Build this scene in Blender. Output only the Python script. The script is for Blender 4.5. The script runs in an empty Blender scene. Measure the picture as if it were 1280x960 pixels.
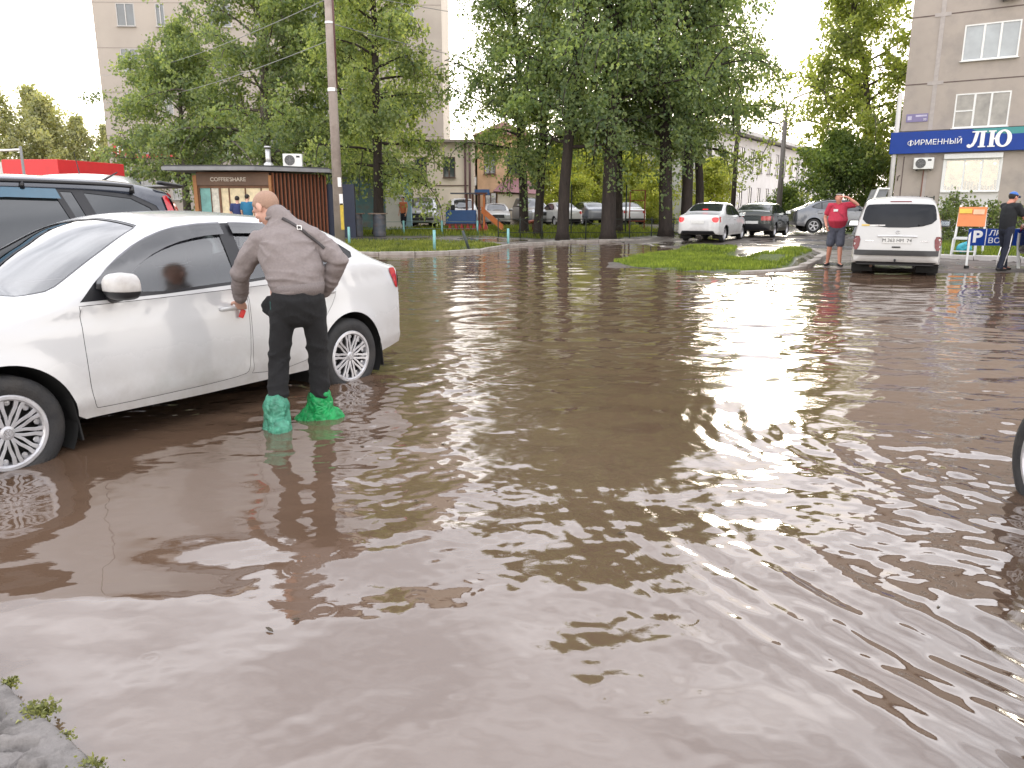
import bpy, math, random
import numpy as np
from mathutils import Vector, Matrix, noise
from mathutils.geometry import delaunay_2d_cdt
PI = math.pi
RNG = random.Random(11)
scene = bpy.context.scene
COL = scene.collection
EYE = 1.42                      # eye height above the water, the water surface is z = 0
GLOW = 1.0

# ------------------------------------------------------------------ materials
MATS = {}
def nodes_of(name):
    m = bpy.data.materials.new(name); m.use_nodes = True
    nt = m.node_tree
    for n in list(nt.nodes): nt.nodes.remove(n)
    out = nt.nodes.new('ShaderNodeOutputMaterial')
    return m, nt, out
def N(nt, typ, **kw):
    n = nt.nodes.new(typ)
    for k, v in kw.items():
        if k in n.inputs.keys(): n.inputs[k].default_value = v
        else: setattr(n, k, v)
    return n
def rgba(c, f=1.0): return (min(1, c[0]*f), min(1, c[1]*f), min(1, c[2]*f), 1)
def ramp(nt, fac, c0, c1, p0=.3, p1=.7):
    r = N(nt, 'ShaderNodeValToRGB')
    r.color_ramp.elements[0].position = p0; r.color_ramp.elements[0].color = c0
    r.color_ramp.elements[1].position = p1; r.color_ramp.elements[1].color = c1
    nt.links.new(fac, r.inputs[0]); return r.outputs[0]
def mixc(nt, fac, a, b, mode='MIX'):
    m = N(nt, 'ShaderNodeMix', data_type='RGBA', blend_type=mode)
    for s, v in ((0, fac), (6, a), (7, b)):
        if hasattr(v, 'is_linked'): nt.links.new(v, m.inputs[s])
        else: m.inputs[s].default_value = v
    return m.outputs[2]
def M(name, col, rough=.6, metal=0., var=.12, vs=4., bump=0., bs=30., coat=0., spec=.5, stain=None, ss=1.5, stain_amt=.5, emit=0.):
    """procedural surface: base colour broken up by noise, optional stains with a shape of their own, bump"""
    if name in MATS: return MATS[name]
    m, nt, out = nodes_of(name)
    b = N(nt, 'ShaderNodeBsdfPrincipled')
    tc = N(nt, 'ShaderNodeTexCoord')
    no = N(nt, 'ShaderNodeTexNoise', Scale=vs, Detail=6.0, Roughness=.6)
    nt.links.new(tc.outputs['Object'], no.inputs['Vector'])
    c = ramp(nt, no.outputs[0], rgba(col, 1-var), rgba(col, 1+var))
    if stain is not None:
        n2 = N(nt, 'ShaderNodeTexNoise', Scale=ss, Detail=8.0, Roughness=.65)
        nt.links.new(tc.outputs['Object'], n2.inputs['Vector'])
        f = ramp(nt, n2.outputs[0], (0, 0, 0, 1), (stain_amt,)*3+(1,), .48, .68)
        c = mixc(nt, f, c, rgba(stain))
    nt.links.new(c, b.inputs['Base Color'])
    rr = N(nt, 'ShaderNodeMapRange'); rr.inputs[3].default_value = max(0.02, rough-.08); rr.inputs[4].default_value = min(1, rough+.08)
    nt.links.new(no.outputs[0], rr.inputs[0]); nt.links.new(rr.outputs[0], b.inputs['Roughness'])
    b.inputs['Metallic'].default_value = metal
    b.inputs['Specular IOR Level'].default_value = spec
    b.inputs['Coat Weight'].default_value = coat; b.inputs['Coat Roughness'].default_value = .04
    if emit:
        nt.links.new(c, b.inputs['Emission Color']); b.inputs['Emission Strength'].default_value = emit
    if bump:
        n3 = N(nt, 'ShaderNodeTexNoise', Scale=bs, Detail=5.0)
        nt.links.new(tc.outputs['Object'], n3.inputs['Vector'])
        bp = N(nt, 'ShaderNodeBump', Strength=bump, Distance=.02)
        nt.links.new(n3.outputs[0], bp.inputs['Height']); nt.links.new(bp.outputs[0], b.inputs['Normal'])
    nt.links.new(b.outputs[0], out.inputs[0])
    MATS[name] = m
    return m
def car_paint(name, col, rough=.25, mud=(.24, .2, .16), mud_h=.62, mudmax=.55, metal=0.):
    """clear-coated paint with splashed road dirt that thins out upwards"""
    if name in MATS: return MATS[name]
    m, nt, out = nodes_of(name)
    b = N(nt, 'ShaderNodeBsdfPrincipled'); tc = N(nt, 'ShaderNodeTexCoord')
    no = N(nt, 'ShaderNodeTexNoise', Scale=5.0, Detail=8.0, Roughness=.68)
    nt.links.new(tc.outputs['Object'], no.inputs['Vector'])
    sx = N(nt, 'ShaderNodeSeparateXYZ'); nt.links.new(tc.outputs['Object'], sx.inputs[0])
    h = N(nt, 'ShaderNodeMapRange'); h.inputs[1].default_value = .2; h.inputs[2].default_value = mud_h; h.inputs[3].default_value = .62; h.inputs[4].default_value = 0
    nt.links.new(sx.outputs[2], h.inputs[0])
    mu = N(nt, 'ShaderNodeMath', operation='MULTIPLY'); nt.links.new(h.outputs[0], mu.inputs[0]); nt.links.new(no.outputs[0], mu.inputs[1])
    f = ramp(nt, mu.outputs[0], (0, 0, 0, 1), (mudmax,)*3+(1,), .06, .42)
    c = mixc(nt, f, rgba(col), rgba(mud))
    nt.links.new(c, b.inputs['Base Color'])
    ro = N(nt, 'ShaderNodeMapRange'); ro.inputs[3].default_value = rough; ro.inputs[4].default_value = .75
    nt.links.new(f, ro.inputs[0]); nt.links.new(ro.outputs[0], b.inputs['Roughness'])
    b.inputs['Metallic'].default_value = metal
    b.inputs['Coat Weight'].default_value = .7; b.inputs['Coat Roughness'].default_value = .06
    nt.links.new(b.outputs[0], out.inputs[0]); MATS[name] = m; return m
def folds(m, scale=(9, 9, 14), strength=.8, dist=.02, distort=1.2):
    """soft cloth creases on top of a material's own bump"""
    nt = m.node_tree; b = next(n for n in nt.nodes if n.type == 'BSDF_PRINCIPLED'); tc = N(nt, 'ShaderNodeTexCoord'); mp = N(nt, 'ShaderNodeMapping'); mp.inputs['Scale'].default_value = scale; nt.links.new(tc.outputs['Object'], mp.inputs[0])
    n1 = N(nt, 'ShaderNodeTexNoise', Scale=1., Detail=2., Distortion=distort); nt.links.new(mp.outputs[0], n1.inputs['Vector'])
    a = N(nt, 'ShaderNodeMath', operation='SUBTRACT'); a.inputs[1].default_value = .5; nt.links.new(n1.outputs[0], a.inputs[0]); q = N(nt, 'ShaderNodeMath', operation='ABSOLUTE'); nt.links.new(a.outputs[0], q.inputs[0])
    bp = N(nt, 'ShaderNodeBump', Strength=strength, Distance=dist); nt.links.new(q.outputs[0], bp.inputs['Height'])
    if b.inputs['Normal'].is_linked: nt.links.new(b.inputs['Normal'].links[0].from_socket, bp.inputs['Normal'])
    nt.links.new(bp.outputs[0], b.inputs['Normal']); return m
def clear_glass(name, tint=(.75, .85, .82), rough=.02, ior=1.5):
    if name in MATS: return MATS[name]
    m, nt, out = nodes_of(name)
    t = N(nt, 'ShaderNodeBsdfTransparent', Color=rgba(tint)); g = N(nt, 'ShaderNodeBsdfGlossy', Roughness=rough)
    fr = N(nt, 'ShaderNodeFresnel', IOR=ior); mx = N(nt, 'ShaderNodeMixShader')
    tc = N(nt, 'ShaderNodeTexCoord'); no = N(nt, 'ShaderNodeTexNoise', Scale=9.0, Detail=4.0)
    nt.links.new(tc.outputs['Object'], no.inputs['Vector'])
    bp = N(nt, 'ShaderNodeBump', Strength=.02, Distance=.01); nt.links.new(no.outputs[0], bp.inputs['Height'])
    nt.links.new(bp.outputs[0], g.inputs['Normal'])
    ad = N(nt, 'ShaderNodeMath', operation='MULTIPLY_ADD'); ad.inputs[1].default_value = 1.5; ad.inputs[2].default_value = .10
    nt.links.new(fr.outputs[0], ad.inputs[0]); nt.links.new(ad.outputs[0], mx.inputs[0])
    nt.links.new(t.outputs[0], mx.inputs[1]); nt.links.new(g.outputs[0], mx.inputs[2]); nt.links.new(mx.outputs[0], out.inputs[0])
    MATS[name] = m; return m
def leaf_mat(name, c0, c1, trans=.45, patch=.55):
    if name in MATS: return MATS[name]
    m, nt, out = nodes_of(name)
    ge = N(nt, 'ShaderNodeNewGeometry'); tc = N(nt, 'ShaderNodeTexCoord')
    c = ramp(nt, ge.outputs['Random Per Island'], rgba(c0), rgba(c1), 0, 1)
    no = N(nt, 'ShaderNodeTexNoise', Scale=patch, Detail=2.0); nt.links.new(tc.outputs['Object'], no.inputs['Vector'])
    f = ramp(nt, no.outputs[0], (.72, .72, .72, 1), (1.25, 1.2, 1.0, 1), .35, .65)
    c = mixc(nt, 1.0, c, f, 'MULTIPLY')
    d = N(nt, 'ShaderNodeBsdfPrincipled', Roughness=.55); d.inputs['Specular IOR Level'].default_value = .35
    t = N(nt, 'ShaderNodeBsdfTranslucent'); mx = N(nt, 'ShaderNodeMixShader'); mx.inputs[0].default_value = trans
    nt.links.new(c, d.inputs['Base Color'])
    ty = mixc(nt, 1.0, c, (1.5, 1.45, .6, 1), 'MULTIPLY'); nt.links.new(ty, t.inputs['Color'])
    nt.links.new(d.outputs[0], mx.inputs[1]); nt.links.new(t.outputs[0], mx.inputs[2]); nt.links.new(mx.outputs[0], out.inputs[0])
    MATS[name] = m; return m
def bark_mat(name, c):
    if name in MATS: return MATS[name]
    m, nt, out = nodes_of(name)
    b = N(nt, 'ShaderNodeBsdfPrincipled', Roughness=.9); tc = N(nt, 'ShaderNodeTexCoord'); mp = N(nt, 'ShaderNodeMapping'); mp.inputs['Scale'].default_value = (7, 7, 1.6)
    nt.links.new(tc.outputs['Object'], mp.inputs[0])
    no = N(nt, 'ShaderNodeTexNoise', Scale=1.4, Detail=8.0, Roughness=.7); nt.links.new(mp.outputs[0], no.inputs['Vector'])
    nt.links.new(ramp(nt, no.outputs[0], rgba(c, .5), rgba(c, 1.5)), b.inputs['Base Color'])
    bp = N(nt, 'ShaderNodeBump', Strength=.9, Distance=.05); nt.links.new(no.outputs[0], bp.inputs['Height']); nt.links.new(bp.outputs[0], b.inputs['Normal'])
    nt.links.new(b.outputs[0], out.inputs[0]); MATS[name] = m; return m

# ------------------------------------------------------------------ objects
def link(o, parent=None):
    COL.objects.link(o)
    if parent is not None: o.parent = parent
    return o
def tag(o, label=None, cat=None, group=None, kind=None):
    if label: o['label'] = label
    if cat: o['category'] = cat
    if group: o['group'] = group
    if kind: o['kind'] = kind
    return o
def empty(name, loc=(0, 0, 0), rz=0., label=None, cat=None, group=None):
    o = bpy.data.objects.new(name, None); link(o); o.empty_display_size = .2
    o.location = loc; o.rotation_euler = (0, 0, rz)
    return tag(o, label, cat, group)
def children(o): return [c for c in list(COL.objects) if c.parent == o]
def copy_tree(o, parent=None):
    c = o.copy(); link(c)
    if parent is not None: c.parent = parent
    for ch in children(o): copy_tree(ch, c)
    return c
def delete_mesh_obj(o):
    bpy.data.objects.remove(o, do_unlink=True)
def from_arrays(name, v, f, mat, parent=None, smooth=True):
    me = bpy.data.meshes.new(name); me.from_pydata([tuple(map(float, p)) for p in v], [], [tuple(int(i) for i in q) for q in f])
    if mat is not None: me.materials.append(mat)
    if smooth: me.polygons.foreach_set('use_smooth', [True]*len(me.polygons))
    me.update()
    return link(bpy.data.objects.new(name, me), parent)
def fast_mesh(name, V, F, mat, parent=None, smooth=False):
    """V (n,3) array, F (m,k) array with one face size"""
    me = bpy.data.meshes.new(name); n, m, k = len(V), len(F), F.shape[1]
    me.vertices.add(n); me.vertices.foreach_set('co', np.ascontiguousarray(V, dtype=np.float32).ravel())
    me.loops.add(m*k); me.loops.foreach_set('vertex_index', np.ascontiguousarray(F, dtype=np.int32).ravel())
    me.polygons.add(m); me.polygons.foreach_set('loop_start', np.arange(0, m*k, k, dtype=np.int32))
    me.polygons.foreach_set('use_smooth', np.full(m, smooth, dtype=bool))
    me.update(calc_edges=True); me.validate()
    if mat is not None: me.materials.append(mat)
    return link(bpy.data.objects.new(name, me), parent)

class MB:
    def __init__(s, mtx=None): s.v = []; s.f = []; s.m = mtx or Matrix.Identity(4)
    def add(s, vs, fs):
        o = len(s.v); s.v += [tuple(s.m @ Vector(p)) for p in vs]; s.f += [tuple(i+o for i in q) for q in fs]; return s
    def box(s, c, d, rz=0., rot=None):
        R = rot or Matrix.Rotation(rz, 3, 'Z'); h = Vector(d)*.5; c = Vector(c)
        vs = [c + R @ Vector((x*h.x, y*h.y, z*h.z)) for z in (-1, 1) for y in (-1, 1) for x in (-1, 1)]
        return s.add(vs, [(0, 2, 3, 1), (4, 5, 7, 6), (0, 1, 5, 4), (2, 6, 7, 3), (0, 4, 6, 2), (1, 3, 7, 5)])
    def bar(s, a, b, w, h=None):
        a, b = Vector(a), Vector(b); d = b-a; q = d.to_track_quat('X', 'Z').to_matrix()
        return s.box((a+b)/2, (d.length, w, h or w), rot=q)
    def tube(s, pts, rad, n=10, cap=True, round_=False, up=None):
        pts = [Vector(p) for p in pts]
        rad = [rad]*len(pts) if not isinstance(rad, (list, tuple)) else list(rad)
        rad = [(r, r) if not isinstance(r, (list, tuple)) else r for r in rad]
        if round_:
            d0 = (pts[0]-pts[1]).normalized(); d1 = (pts[-1]-pts[-2]).normalized()
            A = []; B = []; p0, r0 = pts[0], rad[0]; p1, r1 = pts[-1], rad[-1]
            for a in (80, 55, 28): A.append((p0+d0*min(r0)*math.sin(math.radians(a)), (r0[0]*math.cos(math.radians(a)), r0[1]*math.cos(math.radians(a)))))
            for a in (28, 55, 80): B.append((p1+d1*min(r1)*math.sin(math.radians(a)), (r1[0]*math.cos(math.radians(a)), r1[1]*math.cos(math.radians(a)))))
            pts = [p for p, _ in A]+pts+[p for p, _ in B]; rad = [r for _, r in A]+rad+[r for _, r in B]
        vs = []; fs = []; prev = None; k = len(pts)
        for i, p in enumerate(pts):
            t = (pts[min(i+1, k-1)]-pts[max(i-1, 0)]).normalized()
            if up is not None: a = Vector(up)-t*Vector(up).dot(t)
            elif prev is None: a = t.orthogonal()
            else: a = prev-t*prev.dot(t)
            if a.length < 1e-6: a = t.orthogonal()
            a.normalize(); prev = a; b = t.cross(a)
            for j in range(n):
                an = 2*PI*j/n; vs.append(p+a*math.cos(an)*rad[i][0]+b*math.sin(an)*rad[i][1])
        for i in range(k-1):
            for j in range(n):
                j2 = (j+1) % n; fs.append((i*n+j, i*n+j2, (i+1)*n+j2, (i+1)*n+j))
        if cap: fs += [tuple(reversed(range(n))), tuple((k-1)*n+j for j in range(n))]
        return s.add(vs, fs)
    def cyl(s, a, b, r, r2=None, n=16): return s.tube([a, b], [r, r2 if r2 is not None else r], n)
    def lathe(s, prof, n=32, axis='Y', c=(0, 0, 0)):
        """prof [(radius, offset along axis)]"""
        vs = []; fs = []; k = len(prof)
        for r, h in prof:
            for j in range(n):
                a = 2*PI*j/n
                p = {'Y': (r*math.cos(a), h, r*math.sin(a)), 'Z': (r*math.cos(a), r*math.sin(a), h), 'X': (h, r*math.cos(a), r*math.sin(a))}[axis]
                vs.append((p[0]+c[0], p[1]+c[1], p[2]+c[2]))
        for i in range(k-1):
            for j in range(n):
                j2 = (j+1) % n; fs.append((i*n+j, (i+1)*n+j, (i+1)*n+j2, i*n+j2))
        return s.add(vs, fs)
    def ball(s, c, r, n=16, rot=None):
        r = r if isinstance(r, (list, tuple)) else (r, r, r); c = Vector(c); R = rot or Matrix.Identity(3)
        vs = [c+R @ Vector((0, 0, r[2]))]; fs = []; m = max(4, n//2)
        for i in range(1, m):
            for j in range(n):
                a, b = PI*i/m, 2*PI*j/n; vs.append(c+R @ Vector((r[0]*math.sin(a)*math.cos(b), r[1]*math.sin(a)*math.sin(b), r[2]*math.cos(a))))
        vs.append(c+R @ Vector((0, 0, -r[2])))
        for j in range(n): fs.append((0, 1+j, 1+(j+1) % n))
        for i in range(m-2):
            for j in range(n): a = 1+i*n; j2 = (j+1) % n; fs.append((a+j, a+n+j, a+n+j2, a+j2))
        a = 1+(m-2)*n
        for j in range(n): fs.append((a+j, len(vs)-1, a+(j+1) % n))
        return s.add(vs, fs)
    def prism(s, poly, z0, z1):
        n = len(poly); vs = [(x, y, z0) for x, y in poly]+[(x, y, z1) for x, y in poly]
        return s.add(vs, [tuple(reversed(range(n))), tuple(range(n, 2*n))]+[(i, (i+1) % n, n+(i+1) % n, n+i) for i in range(n)])
    def quad(s, a, b, c, d): return s.add([a, b, c, d], [(0, 1, 2, 3)])
    def build(s, name, mat, parent=None, smooth=False, bevel=0., auto=False):
        o = from_arrays(name, s.v, s.f, mat, parent, smooth)
        if bevel:
            m = o.modifiers.new('bevel', 'BEVEL'); m.width = bevel; m.segments = 2; m.limit_method = 'ANGLE'
        return o
def text(body, size, mat, parent, loc, rot, name='lettering', depth=.004, bold=.0, align='CENTER', sx=1., shear=0.):
    cu = bpy.data.curves.new(name, 'FONT'); cu.body = body; cu.size = size; cu.extrude = depth; cu.offset = bold; cu.align_x = align; cu.align_y = 'CENTER'; cu.shear = shear
    t = bpy.data.objects.new(name, cu); link(t)
    bpy.context.view_layer.update()
    me = bpy.data.meshes.new_from_object(t.evaluated_get(bpy.context.evaluated_depsgraph_get()))
    bpy.data.objects.remove(t, do_unlink=True)
    o = bpy.data.objects.new(name, me); link(o, parent); me.materials.clear(); me.materials.append(mat)
    o.location = loc; o.rotation_euler = rot; o.scale = (sx, 1, 1)
    return o
def bake(o):
    """apply the modifiers of a mesh object"""
    bpy.context.view_layer.update()
    me = bpy.data.meshes.new_from_object(o.evaluated_get(bpy.context.evaluated_depsgraph_get()))
    old = o.data; o.modifiers.clear(); o.data = me; bpy.data.meshes.remove(old); return o
def blob(mb, name, mat, parent=None, voxel=.012, smooth=4, wrinkle=0., wscale=(9, 9, 4), seed=0, fac=.5):
    """one continuous surface grown from overlapping closed shapes"""
    o = mb.build(name, mat, parent, True)
    r = o.modifiers.new('r', 'REMESH'); r.mode = 'VOXEL'; r.voxel_size = voxel
    if smooth: sm = o.modifiers.new('s', 'SMOOTH'); sm.iterations = smooth; sm.factor = fac
    bake(o); me = o.data
    if wrinkle:
        ns = [Vector(v.normal) for v in me.vertices]
        for v, nn in zip(me.vertices, ns):
            p = v.co; q = Vector((p.x*wscale[0]+seed, p.y*wscale[1], p.z*wscale[2]))
            w = noise.noise(q)*.6+noise.noise(q*2.1)*.35
            w = (1-abs(noise.noise(q*.9+Vector((5, 3, 1))))*2.2)*.55+w*.6
            v.co = p+nn*wrinkle*w
    me.polygons.foreach_set('use_smooth', [True]*len(me.polygons)); me.update()
    return o

# ------------------------------------------------------------------ ground shape
def pchip(pts):
    xs = np.array([p[0] for p in pts], float); ys = np.array([p[1] for p in pts], float)
    h = np.diff(xs); d = np.diff(ys)/h; m = np.zeros_like(ys)
    for i in range(1, len(xs)-1):
        if d[i-1]*d[i] > 0:
            w1, w2 = 2*h[i]+h[i-1], h[i]+2*h[i-1]; m[i] = (w1+w2)/(w1/d[i-1]+w2/d[i])
    m[0], m[-1] = d[0], d[-1]
    def f(x):
        x = np.clip(np.asarray(x, float), xs[0], xs[-1]); i = np.clip(np.searchsorted(xs, x)-1, 0, len(xs)-2)
        t = (x-xs[i])/h[i]
        return (1+2*t)*(1-t)**2*ys[i]+t*(1-t)**2*h[i]*m[i]+t*t*(3-2*t)*ys[i+1]+t*t*(t-1)*h[i]*m[i+1]
    return f
def sstep(a, b, x):
    t = np.clip((np.asarray(x, float)-a)/(b-a), 0, 1); return t*t*(3-2*t)
def poly_sd(poly, x, y):
    """signed distance, positive inside"""
    x = np.asarray(x, float); y = np.asarray(y, float); P = np.array(poly, float); n = len(P)
    dm = np.full(x.shape, 1e9); ins = np.zeros(x.shape, bool)
    for i in range(n):
        a, b = P[i], P[(i+1) % n]; e = b-a; L = (e**2).sum()+1e-12
        t = np.clip(((x-a[0])*e[0]+(y-a[1])*e[1])/L, 0, 1)
        dm = np.minimum(dm, (x-a[0]-t*e[0])**2+(y-a[1]-t*e[1])**2)
        c = (a[1] > y) != (b[1] > y)
        with np.errstate(divide='ignore', invalid='ignore'): xi = a[0]+(y-a[1])*e[0]/(e[1] if abs(e[1]) > 1e-12 else 1e-12)
        ins ^= c & (x < xi)
    return np.where(ins, 1, -1)*np.sqrt(dm)
SHORE = pchip([(-60, 24.5), (-14, 24.3), (-5.1, 23.7), (-2.9, 23.3), (-1, 24.9), (0, 28.2), (2.6, 31.6), (4.2, 31.2), (5.4, 27.5), (6.2, 23), (7.0, 18.6), (8.0, 16.9), (10, 16.5), (13, 16.0), (60, 15)])
ISLAND = [(1.9, 18.4), (2.95, 17.8), (3.8, 16.9), (5.2, 16.8), (6.8, 18.3), (8.8, 22.1), (9.2, 24.2), (8.3, 24.6), (7.2, 25.2), (6.2, 27.4), (5.2, 26.6), (4.2, 24.6), (3.2, 22.4), (2.2, 20.2)]
VERGE = [(-30, 24.9), (-14, 24.5), (-5.1, 23.75), (-2.9, 23.35), (-1.1, 25.0), (-.25, 28.0), (-1.0, 29.2), (-3, 30.2), (-8, 30.4), (-30, 30.6)]
LAWN = [(10.1, 22.6), (11.42, 21.25), (12.95, 19.8), (20, 13.2), (42.4, 17), (42.2, 19.4), (17.3, 36.1), (15, 36.2), (13.2, 29.5)]
def gz(x, y):
    x = np.asarray(x, float); y = np.asarray(y, float)
    z = -.15+.18*sstep(-.9, 1.1, y-SHORE(x))+.14*sstep(2, 14, y-SHORE(x))+.35*sstep(38, 90, y)
    z = z+.17*sstep(-.05, .35, poly_sd(ISLAND, x, y))*sstep(30, 22, y)
    z = z+.06*sstep(0, .3, poly_sd(VERGE, x, y))
    z = z+.12*sstep(-.02, .1, poly_sd(LAWN, x, y))
    return z
def gzf(x, y): return float(gz(x, y))
# ------------------------------------------------------------------ cars: curved sheets cut out of one body surface
def inside(poly, pts):
    x, y = pts[:, 0], pts[:, 1]; P = np.array(poly); ins = np.zeros(len(pts), bool)
    a = P; b = np.roll(P, -1, 0)
    for (ax, ay), (bx, by) in zip(a, b):
        c = (ay > y) != (by > y)
        if abs(by-ay) < 1e-12: continue
        ins ^= c & (x < ax+(y-ay)*(bx-ax)/(by-ay))
    return ins
def near(poly, pts, d):
    P = np.array(poly); out = np.zeros(len(pts), bool)
    for i in range(len(P)):
        a, b = P[i], P[(i+1) % len(P)]; e = b-a; L = (e**2).sum()+1e-12
        t = np.clip(((pts-a) @ e)/L, 0, 1); out |= (((pts-a-t[:, None]*e)**2).sum(1) < d*d)
    return out
def densify(poly, step):
    out = []; n = len(poly)
    for i in range(n):
        a, b = poly[i], poly[(i+1) % n]; k = max(1, int(math.hypot(b[0]-a[0], b[1]-a[1])/step+.5))
        out += [(a[0]+(b[0]-a[0])*j/k, a[1]+(b[1]-a[1])*j/k) for j in range(k)]
    return out
def smooth_poly(poly, it=2, keep=()):
    """Chaikin corner cutting; corners listed in keep stay sharp"""
    P = [(p[0], p[1], i in keep) for i, p in enumerate(poly)]
    for _ in range(it):
        Q = []; n = len(P)
        for i in range(n):
            a, b = P[i], P[(i+1) % n]
            if a[2]: Q.append(a)
            else: Q.append((a[0]*.75+b[0]*.25, a[1]*.75+b[1]*.25, False))
            if not b[2]: Q.append((a[0]*.25+b[0]*.75, a[1]*.25+b[1]*.75, False))
        P = Q
    return [(p[0], p[1]) for p in P]
def inset(poly, d):
    P = np.array(poly); n = len(P)
    area = sum(P[i][0]*P[(i+1) % n][1]-P[(i+1) % n][0]*P[i][1] for i in range(n))
    s = 1 if area > 0 else -1; out = []
    for i in range(n):
        e = P[(i+1) % n]-P[i-1]; L = math.hypot(*e) or 1
        out.append((P[i][0]-s*e[1]/L*d, P[i][1]+s*e[0]/L*d))
    return out
def region(outer, holes, sx, sy):
    """triangulate a polygon with holes: boundary points + an interior lattice"""
    O = np.array(outer); lo, hi = O.min(0), O.max(0)
    gx = np.arange(lo[0]+sx*.5, hi[0], sx); gy = np.arange(lo[1]+sy*.5, hi[1], sy)
    G = np.array([(a+(.5*sx if j % 2 else 0), b) for j, b in enumerate(gy) for a in gx]) if len(gx) and len(gy) else np.zeros((0, 2))
    sc = np.array([1., sx/sy])
    if len(G):
        ok = inside(outer, G) & ~near(O*sc, G*sc, sx*.45)
        for h in holes: ok &= ~inside(h, G) & ~near(np.array(h)*sc, G*sc, sx*.45)
        G = G[ok]
    vs = []; ed = []
    for P in [outer]+list(holes):
        k = len(vs); n = len(P); vs += [(p[0]*sc[0], p[1]*sc[1]) for p in P]; ed += [(k+i, k+(i+1) % n) for i in range(n)]
    vs += [tuple(g*sc) for g in G]
    V, E_, F, *_ = delaunay_2d_cdt([Vector(v) for v in vs], ed, [], 0, 1e-6, False)
    V = np.array([(v.x, v.y) for v in V])/sc; F = np.array([f for f in F if len(f) == 3])
    c = V[F].mean(1); ok = inside(outer, c)
    for h in holes: ok &= ~inside(h, c)
    return V, F[ok]

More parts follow.
